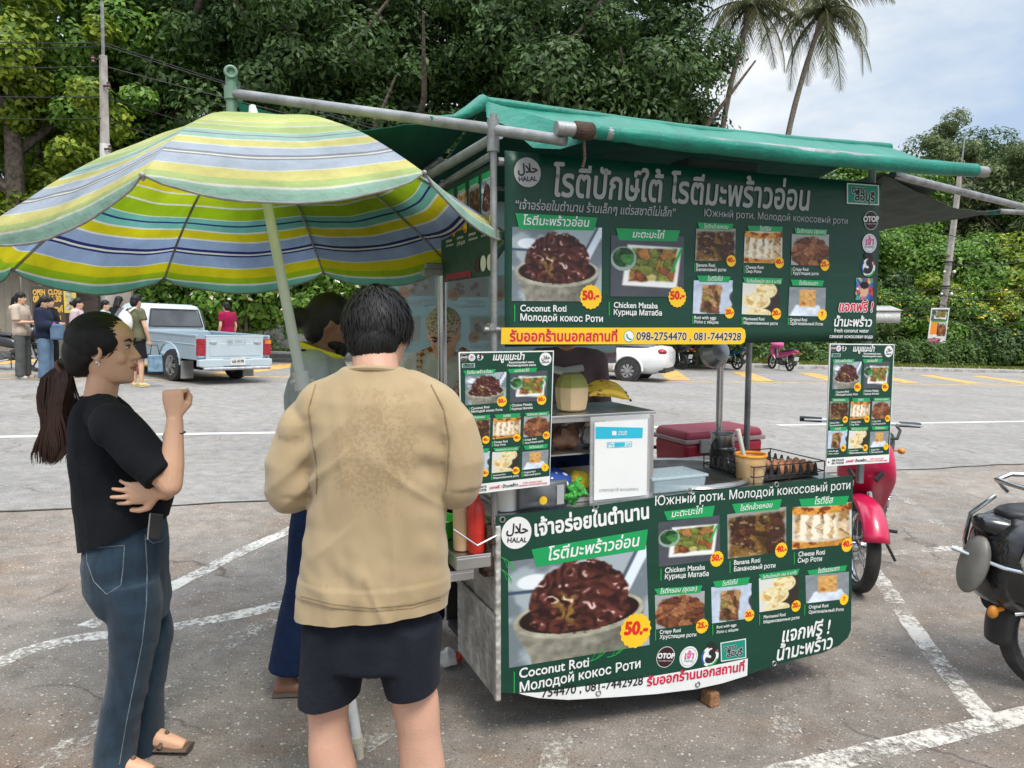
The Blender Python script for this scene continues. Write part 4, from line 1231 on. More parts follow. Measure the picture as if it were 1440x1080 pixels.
def dots_mat():
    t = new_mat('polka dot cloth'); v = t.n('TexVoronoi', Scale=26.0); v.inputs['Randomness'].default_value = .35; t.l(t.coord(), v.inputs['Vector'])
    t.set(Base_Color=t.ramp(v.outputs['Distance'], [(.33, (.78, .78, .76)), (.36, (.015, .06, .30))]), Roughness=.8); return t.mat
g = good('folded_cloth', 'blue cloth with white polka dots inside the display case', 'cloth', .30, .2, .905)
mb = MB(); blob(mb, (0, 0, .05), (.10, .07, .055), 3, amp=.35); mb.build('cloth', dots_mat(), g)
mb = MB(); blob(mb, (.13, 0, .045), (.06, .05, .04), 6, amp=.4); mb.build('yellow_lining', pm('yellow cloth', (.72, .55, .05), (.6, .42, .03), 12, .8), g)
g = good('snack_packet', 'dark grey printed snack packet lying before the display case', 'packet', .19, .045, .89)
mb = MB()
mb.sheet(16, 8, lambda u, v: Vector((-.10 + .2 * u, .02 * math.sin(6 * u) * .3, .006 + .10 * v)) + Vector((0, .018 * math.sin(math.pi * u) * math.sin(math.pi * v) * -1, 0)))
mb.build('packet', M_BAG, g, solid=.012)
mb = MB(); mb.lathe([(.001, 0), (.016, 0), (.016, .002), (.001, .002)], 20, (-.01, -.032, .04), Matrix.Rotation(R(90), 3, 'X')); mb.build('round_label', PM['yellow'], g)
mb = MB(); mb.box((.065, -.026, .055), (.03, .002, .075)); mb.build('printed_panel', PM['grey'], g)
g = good('plastic_bag', 'bright green crumpled plastic bag beside the payment sign', 'plastic bag', .325, .035, .89)
mb = MB()
for i in range(6): blob(mb, (random.uniform(-.022, .022), random.uniform(-.015, .015), .024 + .011 * i), (.027, .024, .018), i, amp=.9)
fuse(mb, 'bag', pm('thin green plastic', (.05, .36, .04), (.02, .20, .02), 30, .25, bump=.02, bscale=45), g, .003, 1)
mb = MB(); mb.tube([(0, -.005, .075), (.008, 0, .098), (.025, .0, .104)], [.014, .006, .01], 8); mb.build('knot', M_LIME, g)
g = good('tissue_roll', 'white roll of paper behind the dark snack packet', 'paper roll', .06, .1, .89)
mb = MB(); mb.lathe([(.018, 0), (.05, 0), (.052, .05), (.05, .1), (.018, .1)], 20); mb.build('roll', M_WHITEP, g)
mb = MB(); mb.lathe([(.012, 0.0), (.017, .0), (.017, .1), (.012, .1)], 16); mb.build('core', M_TAN, g)
# payment sign (code left out)
a, b = pxsd(833, 690, .06), pxsd(912, 600, .06)
w, h = b[0] - a[0], b[1] - a[1]
sg = cthing('payment_sign', 'white acrylic payment sign with a blue header standing before the display case', 'sign', (a[0] + b[0]) / 2, .06, .888)
mb = MB(); mb.box(((a[0] + b[0]) / 2, .064, .888 + .17), (w + .02, .008, .345)); cpart(mb, 'acrylic_frame', M_GLASS, sg, smooth=False, bevel=.002)
mb = MB(); mb.box(((a[0] + b[0]) / 2, .058, .888 + .165), (w - .012, .002, .31)); cpart(mb, 'card', PM['white'], sg, smooth=False)
DB = .057
Bq = Board(sg, front, lambda x, y: pxsd(700 + x / 3, 480 + y / 3, .057))
Bq.poly([(412, 360), (612, 364), (610, 408), (412, 412)], 'cyan', .0006)
Bq.poly([(482, 378), (500, 378), (500, 396), (482, 396)], 'white', .001)
Bq.text('THAI QR', (508, 386), (545, 385), 'white', .001, bold=.03); Bq.text('PAYMENT', (508, 396), (545, 395), 'white', .001, bold=.03)
Bq.poly([(460, 426), (566, 422), (566, 446), (460, 450)], 'cyan', .0006); Bq.poly([(463, 428), (563, 424), (563, 444), (463, 448)], 'white', .0008)
Bq.text('My', (466, 444), (489, 443), 'cyan', .001, bold=.02); Bq.poly([(491, 428), (536, 426), (536, 443), (491, 446)], 'cyan', .0012); Bq.text('PromptQR'[6:], (539, 442), (561, 441), 'cyan', .001, bold=.02)
Bq.text('นางสาวสุมาลี สมานประธาน', (428, 634), (592, 628), 'grey', .001, bold=.01)
Bq.done()
# coconut and bananas on the case
def coco_mat():
    t = new_mat('trimmed young coconut')
    sep = t.n('SeparateXYZ'); t.l(t.coord(), sep.inputs[0])
    hz = t.math('ADD', sep.outputs[2], t.math('MULTIPLY', t.noise(9, 3), .012))
    t.set(Base_Color=t.mix(t.ramp(t.noise(14, 5), [(.3, 0.0), (.8, .35)]), t.ramp(hz, [(.1, (.62, .47, .28)), (.105, (.24, .26, .06))]), (.35, .22, .1)), Roughness=.75); t.bump(t.noise(60, 3), .002); return t.mat
s_, z_ = pxsd(804, 576, .2)
g = good('coconut', 'trimmed young coconut with a green top standing on the display case', 'coconut', s_, .2, 1.24)
mb = MB(); mb.lathe([(.001, 0), (.042, .0), (.058, .006), (.066, .05), (.068, .092), (.066, .104), (.058, .13), (.04, .152), (.001, .156)], 9); o_ = mb.build('husk', coco_mat(), g, angle=20, bevel=.004)
def ban_mat():
    t = new_mat('ripe banana skin'); f = t.noise(26, 5, t.coord('Object', (1, 1, 2)))
    t.set(Base_Color=t.mix(t.ramp(f, [(.58, 0.0), (.66, 1.0)]), t.ramp(t.noise(6), [(.3, (.66, .40, .03)), (.7, (.74, .52, .05))]), (.10, .05, .02)), Roughness=.5); return t.mat
M_BAN = ban_mat()
s_, z_ = pxsd(850, 576, .24)
for i, (dx, dy, dz, lb_) in enumerate(((-.01, -.02, 0, 'spotted ripe banana lowest in the bunch beside the coconut'), (.0, .02, .012, 'spotted ripe banana in the middle of the bunch beside the coconut'), (.012, .055, .024, 'spotted ripe banana on top of the bunch beside the coconut'))):
    g = good('banana', lb_, 'banana', s_ + dx, .2 + dy, 1.24, 'bananas on the display case')
    pts = [(-.095 + .19 * t_, .0, .022 + dz + .052 * math.sin(math.pi * (.28 + .62 * t_))) for t_ in [j / 12 for j in range(13)]]
    mb = MB(); mb.tube(pts, [.006, .009, .014, .018, .019, .02, .02, .02, .019, .018, .015, .009, .004], 7); mb.build('fruit', M_BAN, g, angle=25)
    mb = MB(); mb.tube([pts[-1], Vector(pts[-1]) + Vector((.008, 0, -.008))], .0045, 6); mb.build('tip', M_DARK, g)
# right part of the counter
s_, z_ = pxsd(1010, 668, .4)
g = good('griddle', 'black round griddle plate set into the steel counter', 'griddle', 1.05, .38, .888)
mb = MB(); mb.lathe([(.001, .002), (.26, .002), (.285, .010), (.29, .018), (.275, .018), (.262, .010), (.001, .010)], 40); mb.build('plate', pm('seasoned iron', (.03, .028, .027), (.07, .065, .06), 6, .28, .5, metal=.6), g)
mb = MB(); mb.torus((0, 0, .012), .31, .012, 'z', 40, 8); mb.build('rim', M_STEEL, g)
s_, z_ = pxsd(1010, 646, .5)
g = good('steel_pot', 'two stacked steel pots with a side handle behind the griddle', 'pot', s_, .47, .905)
mb = MB(); mb.lathe([(.001, .0), (.055, 0), (.06, .01), (.062, .07), (.066, .075), (.06, .075), (.056, .012), (.001, .012)], 26); mb.build('lower_pot', M_STEEL, g)
mb = MB(); mb.lathe([(.001, .06), (.05, .062), (.055, .07), (.057, .145), (.062, .15), (.054, .15), (.05, .075), (.001, .075)], 26); mb.build('upper_pot', M_STEEL, g)
mb = MB(); mb.tube([(-.055, -.02, .125), (-.085, -.03, .10), (-.075, -.03, .075), (-.055, -.02, .07)], .005, 8); mb.build('handle', M_DARK, g)
s_, z_ = pxsd(1055, 672, .16)
g = good('sauce_tub', 'clear plastic tub of orange sauce with a pale stirring stick', 'tub', s_, .16, .888)
mb = MB(); mb.lathe([(.001, .0), (.058, 0), (.062, .012), (.068, .115), (.064, .115), (.059, .014), (.001, .01)], 26); mb.build('tub', pm('cloudy plastic', (.80, .62, .36), (.72, .48, .22), 14, .3, alpha=.6), g)
mb = MB(); mb.lathe([(.001, .012), (.054, .013), (.058, .05), (.055, .085), (.03, .078), (.001, .082)], 22); mb.build('sauce', pm('orange sauce', (.72, .34, .02), (.62, .22, .01), 14, .4, bump=.004, bscale=30), g)
mb = MB(); mb.torus((0, 0, .117), .067, .007, 'z', 30, 8); mb.build('smeared_rim', pm('orange sauce', (.7, .3, .02)), g)
mb = MB(); mb.tube([(-.02, 0, .05), (-.075, -.0, .235)], [.009, .011], 10); mb.build('stick', pm('pale plastic', (.66, .64, .56), (.5, .47, .4), 9, .4), g)
a, b = pxsd(945, 690, .14), None
g = good('plastic_box', 'low clear plastic food box lying on the steel counter', 'box', a[0], .17, .888)
M_BOX = pm('bluish clear plastic', (.60, .74, .80), (.55, .68, .74), 4, .15, .3, alpha=.45)
mb = MB(); mb.box((0, 0, .03), (.25, .17, .056), taper=1.06); mb.build('box', M_BOX, g, smooth=False, bevel=.008)
mb = MB(); mb.box((0, 0, .064), (.28, .19, .012)); mb.build('lid', M_BOX, g, smooth=False, bevel=.004)
# egg trays
M_EGG = pm('brown eggshell', (.46, .20, .09), (.36, .14, .06), 14, .5)
a = pxsd(1080, 655, .3)
s_ = 1.24
g = good('egg_tray', 'black plastic egg tray on the counter end, holding brown eggs in its right half', 'egg tray', s_ + .19, .27, .888)
mb = MB()
mb.box((0, 0, .012), (.36, .33, .012))
for i in range(9):
    for j in range(8):
        mb.lathe([(.011, .0), (.009, .03), (.005, .048), (.001, .05)], 7, (-.17 + .0425 * i, -.155 + .044 * j, .016))
mb.build('tray', M_BLACKP, g)
for i in range(5):
    for j in range(3):
        e_ = good('egg', 'brown egg in the black egg tray', 'egg', s_ + .19 - .01 + .0425 * i, .27 - .133 + .044 * j, .932, 'eggs in the tray')
        mb = MB(); mb.lathe([(.001, -.026), (.012, -.023), (.019, -.012), (.0205, 0), (.017, .014), (.009, .026), (.001, .029)], 12, (0, 0, 0), Matrix.Rotation(R(random.uniform(-15, 15)), 3, 'X')); mb.build('shell', M_EGG, e_)
mb = MB()
g = good('wire_basket', 'thin black wire rack around the egg tray', 'wire rack', s_ + .19, .27, .888)
for z in (.03, .075):
    for a_, b_ in (((-.2, -.18), (.2, -.18)), ((.2, -.18), (.2, .18)), ((.2, .18), (-.2, .18)), ((-.2, .18), (-.2, -.18))): mb.tube([(*a_, z), (*b_, z)], .003, 6)
for x, y in ((-.2, -.18), (.2, -.18), (.2, .18), (-.2, .18), (0, -.18)): mb.tube([(x, y, 0), (x, y, .075)], .003, 6)
mb.build('wires', M_DARK, g)
# cooler on the rack behind
s_, z_ = pxsd(1000, 640, 1.05)
g = good('cooler_box', 'red picnic cooler with a grey latch on the rack behind the counter', 'cooler', s_, 1.08, .70)
mb = MB(); mb.box((0, 0, .11), (.51, .30, .22), taper=1.04); mb.build('body', M_RED if 0 else pm('crimson plastic', (.50, .02, .05), (.40, .015, .04), 4, .4), g, smooth=False, bevel=.02)
mb = MB(); mb.box((0, 0, .232), (.55, .335, .025)); mb.build('lid_rim', pm('faded pink grey plastic', (.50, .33, .33), (.42, .30, .30), 5, .5), g, smooth=False, bevel=.006)
mb = MB(); mb.box((0, 0, .266), (.54, .325, .045), taper=.93); mb.build('lid', pm('pinkish red plastic', (.52, .07, .11), (.45, .05, .09), 4, .45), g, smooth=False, bevel=.018)
mb = MB(); mb.box((-.14, -.172, .205), (.085, .016, .075)); mb.build('latch', pm('grey plastic', (.42, .40, .38), (.36, .34, .33), 5, .5), g, smooth=False, bevel=.005)
# rack that carries it
mb = MB()
for z in (.72, .84):
    for a_, b_ in (((.5, .80), (1.75, .80)), ((1.75, .80), (1.75, 1.32)), ((1.75, 1.32), (.5, 1.32)), ((.5, 1.32), (.5, .80))): mb.tube([(*a_, z), (*b_, z)], .011, 8)
for x in (.5, 1.1, 1.75): mb.tube([(x, .8, .3), (x, .8, .84)], .011, 8); mb.tube([(x, .8, .715), (x, 1.32, .715)], .011, 8)
for x in (.5, 1.75): mb.tube([(x, .74, .32), (x, 1.32, .72)], .012, 8)
part(mb, 'rear_rack', M_DARK)
# bottles and tub on the wing shelf
g = good('sauce_bottle', 'red plastic sauce bottle standing on the left steel shelf', 'bottle', -.075, .05, .752)
mb = MB(); mb.lathe([(.001, 0), (.030, 0), (.032, .006), (.033, .15), (.028, .18), (.014, .2)], 20); mb.build('bottle', M_RED, g)
mb = MB(); mb.lathe([(.015, .198), (.016, .21), (.006, .24), (.003, .25), (.001, .25)], 14); mb.build('nozzle', M_RED, g)
g = good('sauce_bottle', 'amber sauce bottle behind the red bottle on the left shelf', 'bottle', -.115, .10, .752)
mb = MB(); mb.lathe([(.001, 0), (.030, 0), (.032, .006), (.033, .16), (.028, .19), (.014, .21)], 20); mb.build('bottle', M_TAN, g)
mb = MB(); mb.lathe([(.015, .208), (.016, .22), (.006, .25), (.001, .255)], 14); mb.build('nozzle', M_WHITEP, g)
g = good('plastic_tub', 'bright green plastic tub on the left shelf by the tan shirt', 'tub', -.155, .30, .752)
mb = MB(); mb.lathe([(.001, 0), (.07, 0), (.085, .07), (.09, .075), (.082, .07), (.066, .01), (.001, .008)], 24); mb.build('tub', M_LIME, g)
mb = MB(); mb.lathe([(.001, .04), (.077, .042), (.001, .044)], 20); mb.build('contents', M_WHITEP, g)
g = good('condensed_milk_tin', 'small pale tin with a green label on the lower left shelf', 'tin', -.235, .12, .69)
mb = MB(); mb.lathe([(.001, 0), (.036, 0), (.037, .01), (.037, .075), (.035, .08), (.001, .078)], 22); mb.build('tin', pm('tin', (.55, .52, .35), (.5, .46, .25), 7, .35), g)
mb = MB(); mb.lathe([(.0375, .03), (.0378, .035), (.0378, .06), (.0375, .065)], 22, cap=False); mb.build('paper_label', M_LIME, g)
# brick chocking the wheel, scrap of paper
w = gnd(998, 990)
g = thing('brick', 'broken orange brown brick chocking the cart wheel', 'brick', (w.x, w.y, w.z), .5, None, True)
mb = MB(); mb.box((0, 0, .032), (.055, .07, .062), taper=.9)
mb.build('brick', pm('worn brick', (.34, .17, .08), (.22, .11, .05), 14, .9, bump=.01), g, smooth=False, bevel=.008)
w = gnd(628, 935)
g = thing('plastic_cup', 'crushed white cup and red wrapper lying under the cart', 'litter', (w.x, w.y, w.z), .5, None, True)
mb = MB(); blob(mb, (0, 0, .035), (.05, .045, .04), 3, amp=.5); mb.build('cup', M_WHITEP, g)
mb = MB(); blob(mb, (.05, 0, .03), (.03, .02, .025), 6, amp=.8); mb.build('wrapper', M_RED, g)
# ---------------------------------------------------------------- market umbrella
def stripes():
    t = new_mat('striped umbrella cloth')
    at_ = t.n('Attribute', attribute_name='band')
    W_, G_, Y_, TL, B_, N_, L_ = (.74, .76, .66), (.34, .52, .015), (.68, .60, .015), (.18, .50, .42), (.32, .42, .62), (.03, .035, .16), (.48, .62, .02)
    seq = [(.045, TL), (.014, W_), (.045, G_), (.075, Y_), (.012, W_), (.085, B_), (.018, N_), (.014, W_), (.018, N_), (.075, B_), (.012, W_), (.07, Y_), (.012, W_), (.05, TL), (.012, N_), (.04, TL), (.012, W_), (.10, G_), (.012, W_), (.09, L_), (.012, W_), (.05, Y_), (.03, L_), (.2, L_)]
    x, st = 0, []
    for w_, c in seq: st.append((min(x, 1), c)); x += w_ * .57
    col = t.ramp(at_.outputs['Fac'], st, 'CONSTANT')
    geo = t.n('NewGeometry')
    dirt = t.ramp(t.noise(3.5, 6, None, .65), [(.35, .72), (.65, 1.0)])
    st2 = t.ramp(t.noise(7, 5, t.coord('Object', (1, 1, .25)), .6), [(.3, .80), (.6, 1.0)])
    wv = t.ramp(t.noise(240, 2), [(.3, .9), (.7, 1.05)])
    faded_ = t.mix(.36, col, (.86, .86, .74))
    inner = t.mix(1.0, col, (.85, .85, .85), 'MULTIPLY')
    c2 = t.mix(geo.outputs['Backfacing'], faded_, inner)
    for k in (dirt, st2, wv): c2 = t.mix(1.0, c2, k, 'MULTIPLY')
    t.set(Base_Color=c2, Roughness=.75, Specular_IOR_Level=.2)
    t.bump(t.noise(14, 4), .012)
    tl = t.n('BsdfTranslucent'); t.l(t.mix(1.0, t.mix(1.0, col, dirt, 'MULTIPLY'), st2, 'MULTIPLY'), tl.inputs['Color'])
    mxs = t.n('MixShader'); mxs.inputs[0].default_value = .48
    t.l(t.b.outputs[0], mxs.inputs[1]); t.l(tl.outputs[0], mxs.inputs[2]); t.l(mxs.outputs[0], t.out.inputs['Surface'])
    return t.mat
UK = .90
UC = CAMV + (Vector((-1.006, 3.261, 1.929)) - CAMV) * UK
UN = Vector((-.139, .0696, .988)).normalized()
UR = 1.05 * UK
ua = Vector((0, 1, 0)).cross(UN).normalized(); ubv = UN.cross(ua)
tips_px = [(200, 246), (597, 243), (717, 330), (632, 371), (455, 383), (230, 391), (15, 378), None]
tips = []
for k, tp in enumerate(tips_px):
    a = -1.549 + k * math.pi / 4
    p = UC + (ua * math.cos(a) + ubv * math.sin(a)) * UR
    if tp:
        v = ray(*tp); p = CAMV + v * ((p - CAMV).dot(v) / v.dot(v))
    tips.append(p)
foot = gnd(507, 1066)
APEX = UC + UN * .45
um = thing('umbrella', 'large striped yellow, green and blue market umbrella leaning over the customers', 'umbrella', foot)
mb = MB(); band = []
nu, nv = 16, 22
def prof(v): return v ** 1.75           # drop from apex (0) to rim (1)
def rib(p, v):
    ax = APEX
    q = UC + (p - UC) * v
    drop = (ax - UC) * (1 - prof(v))
    return q + drop
Q = []
for k in range(8):
    p0, p1 = tips[k], tips[(k + 1) % 8]
    for j in range(nv + 3):
        v = min(1.0, .03 + .97 * j / nv)
        a, b = rib(p0, v), rib(p1, v)
        for i in range(nu + 1):
            u = i / nu
            q = a.lerp(b, u)
            arc = math.sin(math.pi * u)
            q -= UN * (.045 * arc * v * v * (.6 + .4 * v))      # cloth sags between ribs
            q += (q - UC - UN * (q - UC).dot(UN)) * (.02 * arc * v)
            q += UN * .006 * mn.noise(q * 7)
            bnd = 1 - v
            if j > nv:                                          # hanging valance
                h_ = (j - nv) * .5
                q -= UN * h_ * (.040 * (arc ** .45) * (1 + .1 * mn.noise(q * 5)))
                bnd = 0
            Q.append(q - foot)
            band.append((bnd * .97 + .03) if j <= nv else .03 - .014 * (j - nv))
    base = k * (nv + 3) * (nu + 1)
    for j in range(nv + 2):
        for i in range(nu):
            o_ = base + j * (nu + 1) + i
            mb.f.append((o_, o_ + nu + 1, o_ + nu + 2, o_ + 1)); mb.m.append(0)
mb.v = [tuple(q) for q in Q]
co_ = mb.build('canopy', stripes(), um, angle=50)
at_ = co_.data.attributes.new('band', 'FLOAT', 'POINT')
at_.data.foreach_set('value', band)
M_HEM = pm('grey hem tape', (.25, .24, .22), (.15, .15, .14), 20, .8)
mb = MB()
for k in range(8):
    base = k * (nv + 3) * (nu + 1) + (nv + 2) * (nu + 1)
    mb.tube([Vector(mb2_) for mb2_ in [Q[base + i] for i in range(nu + 1)]], .0035, 6)
mb.build('hem', M_HEM, um)
M_RIB = pm('umbrella rib steel', (.35, .34, .30), (.18, .17, .15), 9, .5, metal=.6)
run = UC + UN * .20
for k in range(8):
    mb = MB(); mb.tube([rib(tips[k], v) - UN * .012 - foot for v in [i / 10 for i in range(11)]] , .005, 6)
    mb.ball(tips[k] - foot, .008)
    mb.tube([rib(tips[k], .35) - UN * .014 - foot, run - foot], .0045, 6)
    mb.build('rib', M_RIB, um)
M_POLE = pm('pale grey pole paint', (.56, .58, .56), (.45, .47, .45), 6, .45)
mid = at(425, 540, 2.68)
mb = MB(); mb.tube([APEX - foot + UN * .03, run - foot, mid - foot], .0185, 16); mb.build('upper_pole', M_POLE, um)
mb = MB(); mb.tube([mid - foot + (mid - foot).normalized() * .02, (mid - foot) * .06], .0165, 16); mb.build('lower_pole', M_WHITEP, um)
mb = MB(); mb.tube([(mid - foot) * .045, (mid - foot) * .06], .020, 16); mb.tube([(0, 0, .0), (mid - foot) * .05], [.013, .017], 12); mb.build('ground_spike', pm('beige plastic cap', (.6, .55, .42), (.45, .4, .3), 9, .5), um)
mb = MB(); d_ = (mid - foot).normalized(); mb.tube([mid - foot - d_ * .02, mid - foot + d_ * .045], .028, 14); mb.tube([mid - foot + Vector((-.03, -.03, .01)), mid - foot + Vector((.03, .03, .01))], .007, 8); mb.build('pole_clamp', M_POLE, um)
mb = MB(); mb.lathe([(.03, -.03), (.045, -.02), (.045, .02), (.03, .03)], 16, run - foot, UN.to_track_quat('Z', 'Y').to_matrix()); mb.build('runner', M_POLE, um)
mb = MB(); mb.lathe([(.05, -.02), (.05, 0), (.02, .03), (.012, .07), (.001, .075)], 16, APEX - foot, UN.to_track_quat('Z', 'Y').to_matrix()); mb.build('finial', M_POLE, um)
# ---------------------------------------------------------------- trees, hedges, poles, buildings
def leafmat(name, cols, tr=.3, rough=.5):
    t = new_mat(name)
    g = t.n('NewGeometry')
    f = t.math('ADD', t.math('MULTIPLY', g.outputs['Random Per Island'], .55), t.math('MULTIPLY', t.noise(.55, 3), .45))
    k = len(cols)
    col = t.ramp(f, [(.22 + .56 * i / (k - 1), c) for i, c in enumerate(cols)])
    t.set(Base_Color=col, Roughness=rough, Specular_IOR_Level=.35)
    tl = t.n('BsdfTranslucent'); t.l(col, tl.inputs['Color'])
    mxs = t.n('MixShader'); mxs.inputs[0].default_value = tr
    t.l(t.b.outputs[0], mxs.inputs[1]); t.l(tl.outputs[0], mxs.inputs[2]); t.l(mxs.outputs[0], t.out.inputs['Surface'])
    return t.mat
M_LDARK = leafmat('dark evergreen leaf', [(.022, .050, .012), (.040, .085, .020), (.065, .125, .028), (.11, .18, .055)])
M_LMID = leafmat('fresh green leaf', [(.045, .110, .012), (.085, .185, .020), (.13, .26, .03), (.21, .33, .06)])
M_LHEDGE = leafmat('hedge leaf', [(.025, .055, .010), (.045, .095, .015), (.075, .15, .022), (.12, .20, .04)])
M_LYEL = leafmat('yellowish green leaf', [(.070, .130, .012), (.15, .23, .018), (.25, .33, .03), (.34, .40, .05)])
M_LOLIVE = leafmat('olive bamboo leaf', [(.060, .095, .030), (.10, .145, .045), (.15, .20, .07), (.21, .25, .11)])
M_LPALM = leafmat('palm leaflet', [(.040, .055, .018), (.075, .095, .032), (.13, .135, .05), (.23, .19, .09)])
M_BARK = pm('grey brown bark', (.19, .15, .115), (.07, .055, .04), 6, .95, bump=.05, bscale=9)
M_BARKP = pm('palm bark', (.23, .19, .15), (.12, .10, .08), 12, .95, bump=.03, bscale=14)
M_FLOW = pm('white blossom', (.78, .76, .66), (.72, .66, .45), 5, .6)
M_FLOWY = pm('yellow blossom', (.72, .50, .02), (.6, .4, .01), 5, .6)
def leaves(name, cen, nrm, size, mat, parent, asp=.5, droop=.0, seed=0, extra=None):
    """many small leaves; cen, nrm are N x 3, size metres"""
    rng = np.random.default_rng(seed)
    n = len(cen)
    nrm = nrm + rng.normal(size=(n, 3)) * .55
    nrm /= np.linalg.norm(nrm, axis=1)[:, None] + 1e-9
    t = rng.normal(size=(n, 3)); t[:, 2] -= droop
    t -= nrm * (t * nrm).sum(1)[:, None]; t /= np.linalg.norm(t, axis=1)[:, None] + 1e-9
    b = np.cross(nrm, t)
    s_ = size * rng.uniform(.6, 1.35, n)[:, None]
    v = np.empty((n, 4, 3))
    v[:, 0] = cen - t * s_ * .5; v[:, 2] = cen + t * s_ * .5
    mid_ = cen + nrm * s_ * .10
    v[:, 1] = mid_ + b * s_ * asp * .5; v[:, 3] = mid_ - b * s_ * asp * .5
    me = bpy.data.meshes.new(name)
    me.vertices.add(n * 4); me.vertices.foreach_set('co', v.ravel())
    me.loops.add(n * 4); me.loops.foreach_set('vertex_index', np.arange(n * 4))
    me.polygons.add(n); me.polygons.foreach_set('loop_start', np.arange(0, n * 4, 4)); me.polygons.foreach_set('loop_total', np.full(n, 4))
    if isinstance(mat, (list, tuple)):
        for m_ in mat: me.materials.append(m_)
        me.polygons.foreach_set('material_index', (rng.random(n) < (extra or .02)).astype(int))
    else: me.materials.append(mat)
    me.update(calc_edges=True)
    o = bpy.data.objects.new(name, me); COL.objects.link(o)
    if parent is not None: o.parent = parent
    return o
def clumps(rng, n, R3, rc, per, power=.5, zmin=-9, flat=.75, jitter=.35, shell=.75):
    """leaf positions and outward directions: n clumps filling an ellipsoid of half sizes R3"""
    C_, N_ = [], []
    for i in range(n):
        d = rng.normal(size=3); d /= np.linalg.norm(d)
        r_ = rng.random() ** power
        c = d * r_ * np.array(R3)
        if c[2] < zmin: c[2] = zmin + abs(c[2] - zmin) * .3
        q = rc * rng.uniform(.65, 1.35)
        u = rng.normal(size=(per, 3)); u /= np.linalg.norm(u, axis=1)[:, None]
        rad = shell + (1 - shell) * rng.random((per, 1)) + jitter * rng.normal(size=(per, 1)) * .35
        C_.append(c + u * rad * q * np.array([1, 1, flat])); N_.append(u + d * .4 + np.array([0, 0, .45]))
    return np.concatenate(C_), np.concatenate(N_)
def trunk_mb(H, r_, limbs, seed, lean=(0, 0), spread=.5):
    random.seed(seed)
    mb = MB()
    n = 8
    pts = [(lean[0] * (i / n) ** 1.4 + .12 * r_ * random.uniform(-1, 1), lean[1] * (i / n) ** 1.4 + .12 * r_ * random.uniform(-1, 1), -.3 + (H + .3) * i / n) for i in range(n + 1)]
    mb.tube(pts, [r_ * (1.25 if i == 0 else 1) * (1 - .62 * i / n) for i in range(n + 1)], 10)
    for k in range(limbs):
        z0 = random.uniform(.35, .95); p0 = Vector(pts[int(z0 * n)])
        a = random.uniform(0, 6.28); L = H * spread * random.uniform(.5, 1.0)
        q = [p0 + Vector((math.cos(a), math.sin(a), .75)) * L * t_ + Vector((0, 0, .25 * L * t_ * t_)) + Vector((random.uniform(-1, 1), random.uniform(-1, 1), 0)) * .05 * L for t_ in (0, .3, .6, 1)]
        mb.tube(q, [r_ * .42, r_ * .3, r_ * .2, r_ * .07], 7)
    return mb
def tree(label, px, Y, zbase, H, R3, kind, seed, group=None, zc=None, name='tree'):
    p = at(px, 400, Y)
    zb = zbase if zbase is not None else gz(p.x)
    o = thing(name, label, 'tree', (p.x, Y, zb), 0, group)
    zc = zc if zc is not None else H - R3[2] * .9
    key = kind
    rng = np.random.default_rng(seed)
    mat, rc, per, n, ls, asp, dr = dict(
        dark=(M_LDARK, 1.15, 560, 88, .30, .42, .5), mid=(M_LMID, 1.0, 480, 70, .27, .5, .2), yel=(M_LYEL, .85, 420, 62, .27, .55, .1),
        olive=(M_LOLIVE, .95, 420, 60, .34, .28, .6), small=(M_LMID, .55, 340, 34, .17, .55, .1), far=(M_LDARK, 1.9, 420, 60, .55, .5, .3))[kind]
    c, nn = clumps(rng, n, R3, rc, per, .42, zmin=-R3[2] * .9)
    c += np.array([0, 0, zc])
    leaves('crown', c, nn, ls, mat, o, asp, dr, seed)
    trunk_mb(zc + R3[2] * .3, .03 * H, 9, seed, spread=.42).build('trunk', M_BARK, o)
    return o
# the wall of dark trees behind the street
for i, (lb_, px, Y, H, R3, kd) in enumerate((
    ('tall dense dark green tree behind the left utility pole, beside the yellowish tree', 265, 35, 19, (4.6, 4, 8.6), 'dark'),
    ('tall dense dark green tree right behind the corner pipe of the cart roof', 420, 33, 19, (4.6, 4, 8.4), 'dark'),
    ('broad dense dark green tree behind the middle of the left roof pipe', 585, 35, 20, (5.0, 4, 9.0), 'dark'),
    ('dense dark green tree behind the left end of the green tarpaulin roof', 745, 34, 18, (4.6, 4, 8.0), 'dark'),
    ('dense green tree with a ragged right edge against the sky, left of the palms', 893, 36, 18.5, (4.0, 3.6, 8.4), 'dark'),
    ('yellowish green leafy tree at the far left edge of the street', 30, 30, 17, (4.4, 3.2, 7.6), 'yel'),
    ('mid green tree between the utility pole and the yellowish tree', 150, 33, 18, (4.0, 3.2, 8.4), 'mid'))):
    tree(lb_, px, Y, .2, H, R3, kd, 20 + i, 'big trees across the street')
for i, (px, Y, H, R3) in enumerate(((90, 48, 26, (9, 5, 12)), (330, 50, 28, (9, 5, 13)), (560, 50, 28, (9, 5, 13)), (770, 50, 25, (7.5, 5, 12)), (-120, 46, 24, (9, 5, 11)))):
    tree('tall dark tree in the second row, ' + ('above the shop roof', 'behind the utility pole', 'behind the roof pipe', 'behind the tarpaulin roof', 'beyond the left edge of the shop')[i], px, Y, 1.0, H, R3, 'far', 50 + i, 'second row of trees')
